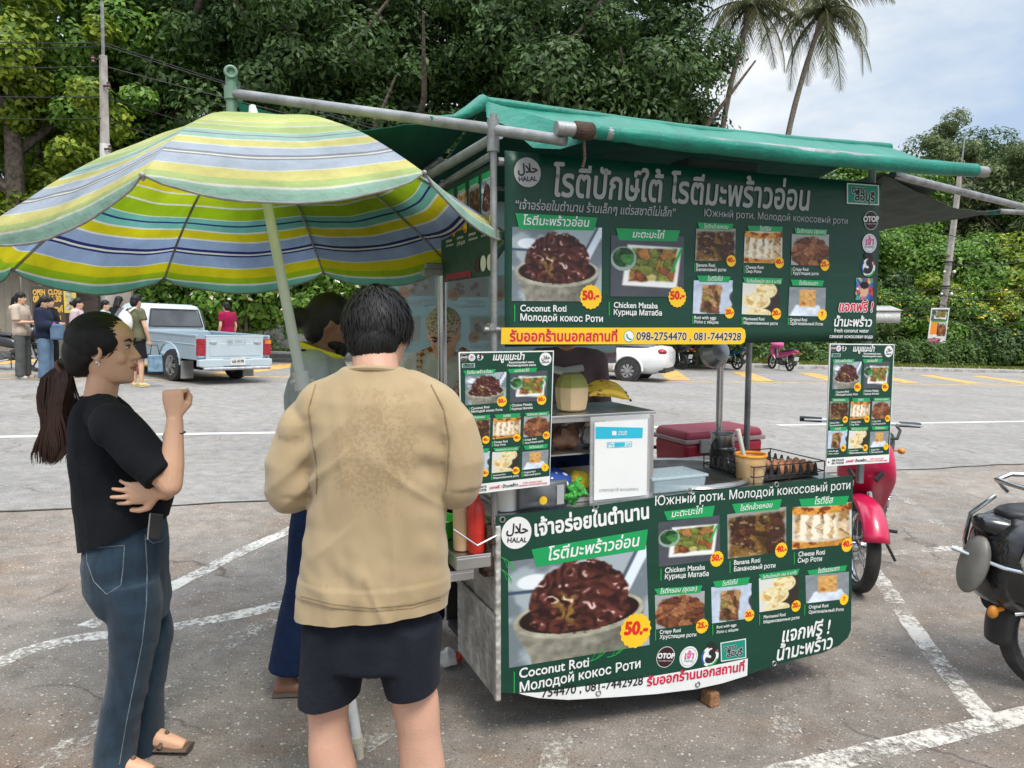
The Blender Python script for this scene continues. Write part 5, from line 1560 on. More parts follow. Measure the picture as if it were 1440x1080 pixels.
for i, (px, Y, H, R3, kd) in enumerate(((-300, 36, 17, (5, 4, 7.6), 'dark'), (-480, 40, 18, (6, 4, 8), 'mid'), (1010, 52, 9, (4.5, 3, 4.0), 'dark'), (1085, 56, 8, (4.5, 3, 3.6), 'mid'), (1160, 47, 5.5, (3.6, 2.4, 2.6), 'mid'), (1700, 50, 10, (5, 4, 5), 'dark'), (1620, 46, 6, (4, 3, 3), 'mid'))):
    tree(['broad dark tree beyond the left edge of the street', 'mid green tree far beyond the left edge', 'dark hill tree hidden behind the banner, below the left palm', 'green hill tree hidden behind the banner, below the right palm', 'low green tree behind the right half of the banner', 'dark hill tree far beyond the right edge', 'low green tree just beyond the right edge'][i], px, Y, 1.5, H, R3, kd, 70 + i, 'trees at the edges of the scene', zc=H * .6)
# low growth under the trees
def bush(name, label, cat, loc, R3, n, per, rc, ls, mat, seed, group=None, extra=None, flat=.8, stem=True, asp=.5):
    o = thing(name, label, cat, loc, 0, group)
    rng = np.random.default_rng(seed)
    c, nn = clumps(rng, n, R3, rc, per, .45, zmin=-R3[2] * .8, flat=flat)
    c[:, 2] = np.maximum(c[:, 2] + R3[2] * .95, .02)
    leaves('foliage', c, nn, ls, mat, o, asp, .2, seed, extra)
    if stem:
        random.seed(seed); mb = MB()
        for k in range(5):
            a = random.uniform(0, 6.28); mb.tube([(.1 * math.cos(a), .1 * math.sin(a), -.05), (.3 * R3[0] * math.cos(a), .3 * R3[1] * math.sin(a), R3[2]), (.6 * R3[0] * math.cos(a), .6 * R3[1] * math.sin(a), R3[2] * 1.6)], [.05, .035, .012], 6)
        mb.build('stem', M_BARK, o)
    return o
for i, (px, Y, zz, R3, lb_) in enumerate(((275, 22.5, .3, (1.5, 1.1, 1.35), 'leafy frangipani bush with white blossoms left of the pickup roof'), (345, 22, .3, (1.7, 1.2, 1.45), 'leafy frangipani bush with white blossoms behind the pickup bed'),
      (425, 22.6, .2, (1.6, 1.1, 1.5), 'leafy frangipani bush with white blossoms right of the man in the red shirt'), (490, 24, .2, (1.4, 1.1, 1.6), 'leafy frangipani bush with white blossoms behind the tan-shirted man'))):
    p = at(px, 470, Y)
    bush('flowering_bush', lb_, 'bush', (p.x, Y, gz(p.x) + .9), R3, 34, 210, .5, .20, (M_LMID, M_FLOW), 80 + i, 'frangipani bushes behind the pickup', .025)
for i in range(9):
    p = at(-60 + 130 * i, 430, 28.5)
    bush('undergrowth', ('dark undergrowth bush at the foot of the wood, ' + ['left of the shop', 'behind the shop', 'left of the utility pole', 'right of the utility pole', 'behind the pickup', 'behind the umbrella pole', 'behind the pale banner', 'behind the coconut', 'behind the right menu boards'][i]), 'bush', (p.x, 28.5 + (i % 2), gz(p.x) + .2), (2.3, 1.2, 1.9), 30, 240, .8, .26, M_LDARK, 110 + i, 'undergrowth bushes')
# right hillside
def hz(x, y):
    v = Vector((x, y, 0)); s_, n_ = v.dot(ROADV), v.dot(ROADN)
    return gz(x) + hill_h(s_, n_)
RT = [(1262, 52, 8.6, (3.0, 2.6, 4.2), 'mid', 'green tree rising behind the right end of the tarpaulin roof'), (1335, 56, 11.5, (3.1, 2.6, 5.2), 'olive', 'feathery tree behind the right utility pole'),
      (1425, 54, 10.0, (3.6, 2.8, 5.0), 'olive', 'olive green tree at the right edge of the picture'), (1400, 62, 11, (4.5, 3, 5.5), 'dark', 'dark tree on the hill behind the olive one'), (1200, 60, 7.2, (4.0, 3, 3.6), 'mid', 'low hill tree behind the right end of the upper banner'),
      (1290, 64, 9, (4.4, 3, 4.6), 'dark', 'dark tree on the hill between the green and the feathery tree'), (1510, 52, 11, (4, 3, 5.4), 'mid', 'tree beyond the right edge on the hill'), (1340, 47, 5.6, (3.2, 2.2, 2.6), 'mid', 'low bushy tree behind the hillside shrubs'), (1430, 47, 6.2, (3.2, 2.2, 2.8), 'yel', 'yellowish bushy tree at the right edge behind the shrubs'), (1240, 48, 5.0, (3.2, 2.2, 2.4), 'mid', 'bushy tree behind the shed'), (1130, 52, 6, (4, 2.2, 2.8), 'dark', 'dark bushy tree behind the middle of the banner')]
for i, (px, Y, H, R3, kd, lb_) in enumerate(RT):
    p = at(px, 400, Y)
    tree(lb_, px, Y, min(hz(p.x, Y), 5), H * 1.12, R3, kd, 200 + i, 'trees on the hillside', zc=H * .66)
for i, (px, Y, R3, fl) in enumerate(((1262, 42, (1.5, 1.1, 1.3), 0), (1310, 43.5, (1.5, 1.2, 1.7), .004), (1362, 42.5, (1.5, 1.2, 1.6), .03), (1405, 43, (1.6, 1.2, 1.8), .05), (1448, 42, (1.6, 1.2, 1.4), .012), (1235, 44, (1.6, 1.2, 1.6), 0), (1390, 40.5, (1.4, 1.0, .9), 0), (1330, 40.8, (1.3, 1.0, .8), 0))):
    p = at(px, 430, Y)
    bush('hillside_shrub', ('light green shrub on the bank ' + ['behind the shed', 'left of the utility pole', 'right of the pole with a few yellow blossoms', 'covered with yellow blossoms', 'at the right edge', 'over the shed roof', 'low, right of the poster', 'low, behind the poster'][i]), 'shrub', (p.x, Y, hz(p.x, Y) + .1), tuple(q * 1.15 for q in R3), 36, 260, .55, .22, ((M_LMID, M_LYEL, M_LMID, M_LYEL, M_LMID, M_LDARK, M_LDARK, M_LMID)[i], M_FLOWY), 300 + i, 'shrubs on the bank', fl)
# hedges: clipped rows
def hedge(label, s0, s1, n_, w, h, zoff, seed, mat):
    q = rd((s0 + s1) / 2, n_)
    o = thing('hedge', label, 'hedge', (q.x, q.y, hz(q.x, q.y) + zoff), ANG)
    rng = np.random.default_rng(seed)
    L = s1 - s0
    N = int(L * 900)
    x = rng.uniform(-L / 2, L / 2, N); a = rng.uniform(-.3, math.pi + .3, N)
    lump = 1 + .16 * np.sin(x * 3.1) + .10 * np.sin(x * 7.3 + 1) + .1 * rng.normal(size=N)
    y = np.cos(a) * w / 2 * lump; z = np.maximum(.03, np.sin(a) ** .6 if False else np.clip(np.sin(a), 0, 1) ** .5 * h * lump)
    z = np.where(rng.random(N) < .35, z * rng.random(N), z)
    c = np.stack([x, y, z], 1); nn = np.stack([np.zeros(N), np.cos(a), np.sin(a) + .3], 1)
    leaves('foliage', c, nn, .17, mat, o, .6, 0, seed)
    mb = MB()
    for k in range(int(L / 1.2)): mb.tube([(-L / 2 + .6 + 1.2 * k, 0, -.1), (-L / 2 + .6 + 1.2 * k + .1, .03, h * .8)], [.03, .012], 5)
    mb.build('stems', M_BARK, o)
sp = lambda px, py: (gnd(px, py).dot(ROADV), gnd(px, py).dot(ROADN))
S = lambda px: sp(px, 520)[0]
hedge('clipped green hedge in the planter row behind the parked motorbikes', 6.5, 20.0, KERB + 1.3, 1.1, .95, .35, 1, M_LMID)
hedge('long trimmed hedge along the verge below the poster', 20.8, 46, KERB + 3.0, 1.6, 1.0, 0, 2, M_LHEDGE)
hedge('second trimmed hedge higher up the bank behind the poster', 19.5, 46, KERB + 6.2, 1.8, 1.0, .1, 3, M_LHEDGE)
hedge('dark shrubby hedge in the distance behind the white sedan', -3, 7, KERB + 3.0, 2.2, 1.7, 0, 4, M_LDARK)
M_TERRA = pm('terracotta planter', (.23, .15, .10), (.15, .10, .07), 6, .85, bump=.01)
_p0 = None
for i in range(9):
    q = rd(7.2 + 1.45 * i, KERB + 1.0)
    if _p0 is None:
        _p0 = thing('planter', 'square brown planter holding the hedge, leftmost beside the white sedan', 'planter', (q.x, q.y, gz(q.x) + .13), ANG, 'planters under the hedge')
        mb = MB(); mb.box((0, 0, .19), (.95, .6, .38), taper=1.12); mb.build('box', M_TERRA, _p0, smooth=False, bevel=.02)
        mb = MB(); mb.box((0, 0, .395), (1.12, .74, .05)); mb.build('rim', M_TERRA, _p0, smooth=False, bevel=.01)
    else:
        c = copy_tree(_p0); c.location = (q.x, q.y, gz(q.x) + .13)
        c['label'] = 'square brown planter holding the hedge, ' + ['', 'second from the sedan', 'behind the first motorbike', 'between the first two motorbikes', 'behind the blue motorbike', 'right of the blue motorbike', 'left of the pink motorbike', 'behind the pink motorbike', 'rightmost, by the verge'][i]
# grass on the verge
rng = np.random.default_rng(5); N = 26000
ss_, nn_ = rng.uniform(18, 46, N), rng.uniform(KERB + .9, KERB + 9, N)
g0 = np.stack([ROADV.x * ss_ + ROADN.x * nn_, ROADV.y * ss_ + ROADN.y * nn_, np.zeros(N)], 1)
g0[:, 2] = [hz(x, y) + .04 for x, y in g0[:, :2]]
go = leaves('grass', g0, np.tile([.7, 0, .15], (N, 1)), .22, leafmat('verge grass', [(.10, .12, .02), (.16, .20, .03), (.24, .24, .06)]), None, .25, -3, 5)
prop(go, kind='stuff')
# flakes and grit lying on the lot
rng = np.random.default_rng(9); N = 2600
gx, gy = rng.uniform(-4, 5, N), 1.3 + 5.2 * rng.random(N) ** 1.3
gg = np.stack([gx, gy, gz(gx) + .004], 1)
prop(leaves('grit', gg, np.tile([0, 0, 4.0], (N, 1)), .013, pm('pale grit', (.50, .47, .42), (.10, .08, .06), 60, .9), None, .8, 0, 9), kind='stuff')
# spiky plants on the bank
for i, (px, Y, k) in enumerate(((1252, 40.5, 1.5), (1296, 41, 1.7), (1275, 39.8, 1.1), (1366, 39.6, .9))):
    p = at(px, 440, Y)
    o = thing('spiky_plant', 'spiky long-leaved plant on the bank ' + ['above the shed', 'left of the utility pole', 'right of the shed', 'right of the poster'][i], 'plant', (p.x, Y, hz(p.x, Y)), .7 * i, 'spiky plants on the bank')
    random.seed(i); mb = MB()
    for j in range(46):
        a, e_ = random.uniform(0, 6.28), random.uniform(.2, 1.4); L = k * random.uniform(.7, 1.1); d = Vector((math.cos(a) * math.cos(e_), math.sin(a) * math.cos(e_), math.sin(e_)))
        sd_ = d.cross(Vector((0, 0, 1))).normalized() * .045; z0 = Vector((0, 0, k * .7))
        P = []
        for t_, w_ in ((0, .7), (.35, 1), (.7, .7), (1, .05)):
            q = z0 + d * L * t_ - Vector((0, 0, .45 * L * t_ * t_)); P += [q - sd_ * w_, q + sd_ * w_]
        mb.add(P, [(0, 1, 3, 2), (2, 3, 5, 4), (4, 5, 7, 6)])
    mb.build('leaf_rosette', M_LMID if i % 2 else M_LOLIVE, o, smooth=False)
    mb = MB(); mb.tube([(0, 0, -.2), (.03, 0, k * .7)], [.08, .06], 8); mb.build('stem', M_BARK, o)
# coconut palms
def palm(label, base, top, Lf, seed, nf=20):
    o = thing('coconut_palm', label, 'palm tree', base, 0)
    base, top = Vector(base), Vector(top)
    d = top - base
    pts = [d * t_ + Vector((-.9 * math.sin(math.pi * t_) * (1 if d.x > 0 else -1), 0, 0)) for t_ in [i / 16 for i in range(17)]]
    mb = MB(); mb.tube(pts, [.24 if i == 0 else .155 - .045 * i / 16 + .010 * (i % 2) for i in range(17)], 10); mb.build('trunk', M_BARKP, o)
    random.seed(seed)
    for f in range(nf):
        mb = MB()
        a = f * 2.399 + random.uniform(-.2, .2)
        e_ = lerp(1.2, -.75, (f / (nf - 1)) ** .95) + random.uniform(-.12, .12)
        L = Lf * random.uniform(.85, 1.1)
        out = Vector((math.cos(a), math.sin(a), 0))
        cl = []
        p, ang = d.copy(), e_
        n = 14
        for k in range(n + 1):
            cl.append(p.copy())
            p = p + (out * math.cos(ang) + Vector((0, 0, math.sin(ang)))) * (L / n)
            ang -= (.075 + .09 * random.random()) * (1.0 if e_ > -.4 else .5)
            ang = max(ang, -1.5)
        mb.tube(cl, [.05 * (1 - .9 * k / n) + .006 for k in range(n + 1)], 5)
        side = out.cross(Vector((0, 0, 1)))
        for k in range(1, 46):
            t_ = k / 45 * n; i0 = min(int(t_), n - 1); q = cl[i0].lerp(cl[i0 + 1], t_ - i0); tg = (cl[i0 + 1] - cl[i0]).normalized()
            ll = L * .25 * (math.sin(math.pi * min(1, .12 + .86 * k / 45)) ** .6) * random.uniform(.8, 1.1)
            for sg_ in (-1, 1):
                dd = (side * sg_ * .75 + tg * .55 + Vector((0, 0, -.55 - .4 * random.random()))).normalized()
                w_ = tg * .021
                m_ = q + dd * ll * .5; e2 = q + dd * ll + Vector((0, 0, -.18 * ll))
                mb.add([q - w_, q + w_, m_ + w_ * .9, e2, m_ - w_ * .9], [(0, 1, 2, 3, 4)])
        mb.build('frond', M_LPALM, o, smooth=False)
    mb = MB()
    for k in range(9):
        a = k * .9; mb.ball(d + Vector((.28 * math.cos(a), .28 * math.sin(a), -.30 - .1 * (k % 3))), (.13, .13, .16), 8, 6)
    mb.build('coconuts', pm('palm coconut husk', (.12, .10, .03), (.2, .13, .05), 5, .7), o)
tA, bA = at(1058, 4, 37), at(1022, 300, 37)
tB, bB = at(1160, 14, 37), at(1102, 300, 37)
palm('coconut palm standing next to the dark trees, its crown cut by the top edge', (bA.x, bA.y, 2.0), tA, 3.9, 1)
palm('coconut palm with a leaning trunk, the right one, against the open sky', (bB.x, bB.y, 2.0), tB, 3.8, 2)
# ---------------------------------------------------------------- poles and wires
M_CONC = pm('weathered concrete pole', (.40, .38, .35), (.25, .22, .19), 3, .9, bump=.01)
M_WIRE = pm('black cable', (.012, .012, .013), None, 4, .6)
M_INS = pm('brown insulator', (.10, .045, .035), (.06, .03, .025), 9, .3)
Lb = at(150, 425, 20.5); Lb.z = gz(Lb.x)
def upole(label, base, top, r0, r1, attach, white=None, steel=None):
    o = thing('utility_pole', label, 'utility pole', base)
    d = Vector(top) - Vector(base)
    mb = MB(); mb.tube([d * 0, d], [(r0, r0 * .85), (r1, r1 * .85)], 4, up=(0, 1, 0)); mb.build('concrete_shaft', M_CONC, o, smooth=False, bevel=.012)
    if white:
        for a, b in white:
            mb = MB(); ra, rb_ = lerp(r0, r1, a) * 1.03 + .004, lerp(r0, r1, b) * 1.03 + .004; mb.tube([d * a, d * b], [(ra, ra * .85), (rb_, rb_ * .85)], 4, up=(0, 1, 0)); mb.build('white_band', M_WHITEP, o, smooth=False)
    if steel:
        mb = MB(); mb.bar(d * .98, d * steel, .06, .06); mb.build('steel_extension', M_GALV, o, smooth=False)
    for t_, sx in attach:
        p = d * t_
        mb = MB(); mb.bar(p + Vector((sx * .04, -.1, 0)), p + Vector((sx * .22, -.1, 0)), .05, .04); mb.build('bracket', M_RUST, o, smooth=False)
        mb = MB(); mb.lathe([(.02, -.09), (.05, -.08), (.035, -.03), (.06, .0), (.035, .04), (.05, .08), (.02, .09)], 10, p + Vector((sx * .19, -.12, 0))); mb.build('insulator', M_INS, o)
    return o, d
Lt = at(145, 78, 20.2)
_, dl = upole('concrete utility pole with a white painted band behind the umbrella on the left', Lb, Lt, .17, .11, ((.985, -1), (.90, 1), (.70, 1), (.57, -1), (.57, 1)), ((.0, .14), (.60, .72)), 1.17)
Rb = at(1316, 512, 40.0); Rb.z = hz(Rb.x, 40) - .1
Rt = at(1352, 230, 40.0)
_, dr = upole('leaning concrete utility pole on the right with a poster', Rb, Rt, .22, .15, ((.93, 1), (.55, -1), (.45, 1), (.36, -1), (.32, 1)), None, 1.12)
mb = MB(); mb.lathe([(.2, -.03), (.22, 0), (.2, .03)], 14, dr * .40); mb.lathe([(.21, -.03), (.23, 0), (.21, .03)], 14, dr * .52); mb.torus(dr * .86 + Vector((.5, -.1, 0)), .28, .05, 'y', 20, 6); mb.build('cable_coil', M_WIRE, _)
mb = MB()
for t_ in (.47, .36): mb.ball(dr * t_ + Vector((.25, -.15, 0)), .09, 8, 6); mb.ball(dr * t_ + Vector((-.25, -.15, 0)), .07, 8, 6)
mb.build('spot_light', M_WHITEP, _)
def wire(label, a, b, sag=.4, r_=.012):
    a, b = Vector(a), Vector(b)
    o = thing('overhead_cable', label, 'cable', a)
    mb = MB(); mb.tube([(b - a) * t_ - Vector((0, 0, sag * 4 * t_ * (1 - t_))) for t_ in [i / 20 for i in range(21)]], r_, 5)
    mb.build('cable', M_WIRE, o)
lab = ['top cable', 'second cable', 'third cable', 'fourth cable', 'lowest cable']
for i, (yl, yp, yr, xr, sg_) in enumerate(((55, 60, 118, 330, .1), (62, 64, 160, 470, .15), (85, 93, 190, 560, .15), (131, 135, 180, 300, .12), (162, 166, 225, 310, .12))):
    a = Lb + dl * 0 + (at(146, yp, 20.2) - Lb)
    wire(lab[i] + ' running from the left utility pole off to the left edge', a, at(-160, yl - 8, 21.5), sg_, .013)
    wire(lab[i] + ' running from the left utility pole to the right behind the umbrella', a, at(xr * 1.8, yr + (yr - yp) * .8 + 30, 27), sg_, .013)
for i, (py0, x1, y1) in enumerate(((372, 1520, 352), (330, 1520, 347), (428, 1520, 440), (436, 1520, 455), (444, 1520, 470), (405, 1520, 395), (415, 1520, 412))):
    a = at(1333 - (py0 - 330) * .13, py0, 39.8)
    wire(['cable with a pale sheath', 'thin cable', 'drooping telephone cable', 'second telephone cable', 'lowest telephone cable', 'upper telephone cable', 'middle telephone cable'][i] + ' from the right utility pole to the right edge', a, at(x1, y1, 40), .3, .022)
    if i > 1: wire(['', '', 'drooping telephone cable', 'second telephone cable', 'lowest telephone cable', 'upper telephone cable', 'middle telephone cable'][i] + ' from the right utility pole back behind the banner', a, at(1050, py0 + 4, 40), .35, .022)
wire('loose cable hanging from the top of the right utility pole', at(1356, 240, 39.8), at(1560, 360, 40), .6, .02)
# poster on the pole
a, b = at(1305, 486, 39.6), at(1333, 433, 39.6)
po = thing('poster', 'tall white advertising poster with food pictures tied to the right utility pole', 'poster', ((a.x + b.x) / 2, 39.6, a.z))
w, h = b.x - a.x, b.z - a.z
tl_ = lambda u, v, y=0: Vector((-w / 2 + w * u + .16 * (v - .5) * w * 2 * .5, -y, h * v))
mb = MB(); mb.prism([(0, 0), (1, 0), (1, 1), (0, 1)], lambda u, v: tl_(u, v, 0), lambda u, v: tl_(u, v, .03)); mb.build('board', M_WHITEP, po, smooth=False)
class PB:
    pass
Bp = Board(po, lambda u, v, hh: tl_(u, v, .032 + hh * 4), lambda x, y: (x, y))
Bp.photo('mataba', [(.05, .96), (.95, .96), (.95, .66), (.05, .66)], (20, 14), .0005); Bp.photo('crispy', [(.45, .60), (.95, .60), (.95, .25), (.45, .25)], (16, 14), .0005)
Bp.poly([(.08, .30), (.5, .30), (.5, .62), (.08, .62)], 'orange', .0005); Bp.poly([(.05, .05), (.7, .05), (.7, .2), (.05, .2)], 'pink', .0005); Bp.poly([(.1, .62), (.9, .62), (.9, .66), (.1, .66)], 'leaf', .001)
Bp.done()
# ---------------------------------------------------------------- shop on the left and sheds
M_PLANK = pm('dark stained boards', (.075, .055, .045), (.045, .035, .03), 3, .7, bump=.01, stretch=(1, 1, 8))
M_SHUT = pm('cream shutter', (.52, .47, .38), (.42, .38, .31), 2, .6)
M_ROOFR = pm('red metal roof', (.42, .08, .07), (.32, .06, .05), 2, .5)
sh = rd(-13.2, KERB - 2.0); Yb = 20.6
xl, xr_ = at(-120, 450, Yb).x, at(118, 450, Yb).x
zg = gz((xl + xr_) / 2)
zt = at(20, 388, Yb).z
bl = thing('shop_building', 'low shop with cream shutters and a red roof edge at the left', 'building', ((xl + xr_) / 2, Yb, zg), R(8))
W = xr_ - xl
mb = MB()
for x0_, x1_ in ((-W / 2, -W / 2 + .9), (-W / 2 + 3.3, -W / 2 + 3.7)): mb.box(((x0_ + x1_) / 2, 2.0, 1.25), (x1_ - x0_, 4, 2.7))
mb.box((0, 3.4, 1.2), (W, .2, 2.6))
mb.build('wall', pm('greyish plaster', (.40, .37, .33), (.30, .28, .25), 2, .9), bl, smooth=False)
mb = MB(); mb.box((W / 2 - .55, .6, 1.2), (1.2, .2, 2.6)); mb.build('timber_front', M_PLANK, bl, smooth=False)
for k in range(3):
    mb = MB()
    for j in range(8): mb.box((-W / 2 + 1.15 + k * .85 + (j % 4) * .2, .25 + .015 * (j % 2), 1.15), (.19, .03, 2.25))
    mb.build('shutter', M_SHUT, bl, smooth=False, bevel=.006)
mb = MB(); mb.box((-.1, .5, 2.42), (W + .3, 1.1, .16)); mb.build('fascia', M_PLANK, bl, smooth=False)
mb = MB(); mb.sheet(40, 1, lambda u, v: Vector((-W / 2 - .2 + (W - .6) * u, -.45 + 2.6 * v, 2.50 + .06 * math.sin(u * 120) + .9 * v))); mb.build('roof', M_ROOFR, bl, solid=.02)
# its sign
def upright(px0, py0, px1, py1, Y):
    a, b = at(px0, py1, Y), at(px1, py0, Y)
    return a, b.x - a.x, b.z - a.z
a, w, h = upright(46, 402, 91, 456, 20.2)
so = thing('shop_sign', 'dark brown board with yellow opening hours lettering on the shop front', 'sign', (a.x + w / 2, 20.2, a.z))
mb = MB(); mb.box((0, .03, h / 2), (w, .05, h)); mb.build('board', pm('brown sign board', (.075, .05, .04), (.055, .04, .03), 3, .6), so, smooth=False)
PM['gold'] = print_mat('gold', (.62, .38, .07))
Bs = Board(so, lambda u, v, hh: Vector((u - w / 2, -hh * 3, v)), lambda x, y: (w * (x - 165) / 160, h * (265 - y) / 195))
Bs.text('OPEN  CLOSE', (175, 115), (312, 113), 'gold', bold=.05, vs=1.5)
Bs.text('08.30-16.30', (175, 152), (306, 150), 'gold', bold=.05, vs=1.5)
Bs.text('ปิด อุโมงค์', (185, 205), (312, 203), 'gold', bold=.05, vs=1.3)
Bs.text('ยินดีต้อนรับ !', (190, 242), (300, 240), 'gold', bold=.05, vs=1.2)
Bs.done()
a, w, h = upright(91, 400, 106, 440, 20.0)
fo = thing('hanging_banner', 'narrow yellow and white picture banner hanging right of the opening hours board', 'banner', (a.x + w / 2, 20.0, a.z))
mb = MB(); mb.box((0, 0, h / 2), (w, .02, h)); mb.build('cloth', pm('yellow banner', (.60, .47, .08), (.5, .4, .06), 4, .7), fo, smooth=False)
mb = MB()
for k in range(5): mb.box((-w * .1 + w * .08 * (k % 3), -.014 - .002 * k, h * (.18 + .15 * k)), (w * (.5 - .05 * (k % 2)), .004, h * .12))
mb.build('picture', [pm('banner picture', (.52, .54, .50), (.10, .10, .09), 12, .6)], fo, smooth=False)
# pale walls and roofs half hidden behind the trees
for nm, lb_, cat, (x0_, y0_, x1_, y1_, Y), mt in (('wall', 'pale grey wall behind the bushes and the bun-haired vendor', 'wall', (232, 392, 470, 500, 26), pm('pale plaster', (.36, .36, .37), (.28, .28, .29), 2, .9)),):
    a, w, h = upright(x0_, y0_, x1_, y1_, Y)
    o = thing(nm, lb_, cat, (a.x + w / 2, Y, gz(a.x) - .1))
    mb = MB(); mb.box((0, .1, 1.7), (w, .2, 3.2)); mb.build('panel', mt, o, smooth=False)
    mb = MB(); mb.box((0, -.2, 3.36), (w + .4, .9, .12)); mb.build('coping', M_PLANK, o, smooth=False)
a, w, h = upright(1232, 452, 1258, 432, 38.6)
o = thing('shed', 'small white corrugated shed on the bank right of the banner', 'shed', (at(1238, 440, 38.6).x, 38.6, hz(at(1238, 440, 38.6).x, 38.6)))
zt = at(1238, 436, 38.6).z - o.location.z
mb = MB(); mb.sheet(60, 1, lambda u, v: Vector((-.75 + 1.5 * u, -.5 + .0 * v + .02 * math.sin(u * 150), zt - .65 + .6 * v))); mb.build('corrugated_wall', M_WHITEP, o, solid=.01)
mb = MB(); mb.sheet(60, 1, lambda u, v: Vector((-.85 + 1.7 * u, -.6 + 1.3 * v, zt - .03 + .25 * v + .02 * math.sin(u * 150)))); mb.build('roof', pm('grey tin', (.42, .42, .41), (.33, .33, .32), 3, .6), o, solid=.01)
# ---------------------------------------------------------------- people
def skin(name, c):
    t = new_mat(name)
    f = t.noise(9, 5)
    t.set(Base_Color=t.mix(t.ramp(t.noise(4, 3), [(.45, 0.0), (.8, .35)]), t.ramp(f, [(.3, tuple(x * .88 for x in c)), (.7, c)]), (c[0] * 1.05, c[1] * .75, c[2] * .68)), Roughness=.48, Specular_IOR_Level=.4, Subsurface_Weight=.12, Subsurface_Scale=.01)
    t.b.inputs['Subsurface Radius'].default_value = (1.0, .35, .2)
    t.bump(t.noise(160, 3), .0012)
    return t.mat
SK_TAN, SK_LIGHT, SK_DARK = skin('tan skin', (.64, .38, .245)), skin('light skin', (.56, .33, .235)), skin('brown skin', (.21, .105, .06))
def hairmat(name, c):
    t = new_mat(name)
    t.set(Base_Color=t.ramp(t.noise(40, 4, t.coord('Object', (1, 1, .15))), [(.3, tuple(x * .5 for x in c)), (.7, c)]), Roughness=.55, Specular_IOR_Level=.28)
    return t.mat
H_BLACK, H_BROWN = hairmat('black hair', (.012, .011, .011)), hairmat('dark brown hair', (.060, .028, .019))
def cloth(name, c, c2=None, sc=7, bump=.004, rough=.85, bs=60):
    return pm(name, c, c2 or tuple(x * .82 for x in c), sc, rough, bump=bump, bscale=bs, sheen=.02, spec=.12)
M_EYE, M_IRIS, M_LIP = pm('eye white', (.7, .68, .65), rough=.2), pm('dark iris', (.02, .012, .008), rough=.15), pm('lip', (.42, .14, .11), rough=.4)
def frame(fwd, up=(0, 0, 1)):
    x = Vector(fwd).normalized(); z = Vector(up); z = (z - x * z.dot(x)).normalized(); y = z.cross(x)
    return Matrix((x, y, z)).transposed()
HEAD = [(-.116, .058, .012, .022), (-.106, .079, -.02, .040), (-.088, .083, -.052, .051), (-.062, .080, -.072, .060), (-.035, .079, -.085, .066), (-.008, .077, -.094, .070), (.022, .081, -.100, .074), (.05, .084, -.101, .076), (.078, .073, -.094, .071), (.100, .048, -.074, .056), (.114, .010, -.036, .028)]
def head_mb(mb, c, rot, s=1.0, nose=1.0, soft=False):
    c = Vector(c); T = lambda x, y, z: c + rot @ Vector((x, y, z)) * s
    rings = []
    for z, f, b, w in HEAD:
        ring = []
        for j in range(20):
            a = 2 * math.pi * j / 20
            ca, sa = math.cos(a), math.sin(a)
            x = (f + b) / 2 + (f - b) / 2 * math.copysign(abs(ca) ** .85, ca)
            ring.append(T(x, w * math.copysign(abs(sa) ** .9, sa) * (1 - .10 * max(0, ca)), z))
        rings.append(ring)
    mb.loft(rings)
    mb.tube([T(.074, 0, .022), T(.085, 0, .0), T(.097 + .003 * nose, 0, -.022), T(.088, 0, -.030)], [.006 * s, .009 * s, .0125 * s, .009 * s], 10)
    for y in (-.010, .010): mb.ball(T(.084, y, -.026), .009 * s, 8, 6)
    mb.ball(T(.078, 0, -.052), (.012 * s, .026 * s, .011 * s), 10, 8, rot); mb.ball(T(.076, 0, -.066), (.012 * s, .022 * s, .010 * s), 10, 8, rot)
    mb.ball(T(.066, 0, -.102), (.018 * s, .022 * s, .014 * s), 10, 8, rot)
    for y in (-1, 1):
        mb.ball(T(.053, y * .040, -.024), (.022 * s, .02 * s, .024 * s), 10, 8, rot)
        if not soft: mb.ball(T(.066, y * .030, .030), (.016 * s, .024 * s, .008 * s), 10, 8, rot)
        r2 = rot @ Matrix.Rotation(R(-12), 3, 'Y') @ Matrix.Rotation(R(y * 22), 3, 'Z')
        mb.torus(T(-.012, y * .076, -.004), .021 * s, .0055 * s, 'y', 14, 6, r2, 0, .006 * s)
        mb.ball(T(-.010, y * .072, -.006), (.018 * s, .006 * s, .026 * s), 10, 8, r2); mb.ball(T(-.006, y * .074, -.032), .008 * s, 8, 6)
def face_parts(root, c, rot, s=1.0, brow=True, lip=True, hairm=None):
    c = Vector(c); T = lambda x, y, z: c + rot @ Vector((x, y, z)) * s
    for y in (-1, 1):
        mb = MB(); mb.ball(T(.0715, y * .030, .013), (.009 * s, .0125 * s, .0055 * s), 12, 8, rot); e_ = mb.build('eye', M_EYE, root)
        mb = MB(); mb.ball(T(.0765, y * .030, .013), (.0055 * s, .0075 * s, .0055 * s), 10, 6, rot); mb.tube([T(.079, y * .018, .016), T(.0825, y * .030, .0195), T(.074, y * .046, .015)], .0022 * s, 6); mb.build('iris', M_IRIS, e_)
        if brow:
            mb = MB(); mb.tube([T(.083, y * .012, .030), T(.082, y * .03, .038), T(.072, y * .05, .033)], [.003 * s, .0042 * s, .002 * s], 6); mb.build('eyebrow', hairm or H_BLACK, root)
    if lip:
        mb = MB(); mb.tube([T(.080, -.022, -.058), T(.0895, -.008, -.053), T(.0905, 0, -.0545), T(.0895, .008, -.053), T(.080, .022, -.058)], [.003 * s, .0055 * s, .005 * s, .0055 * s, .003 * s], 8)
        mb.tube([T(.080, -.02, -.060), T(.0885, 0, -.066), T(.080, .02, -.060)], [.003 * s, .006 * s, .003 * s], 8); mb.build('lips', M_LIP, root)
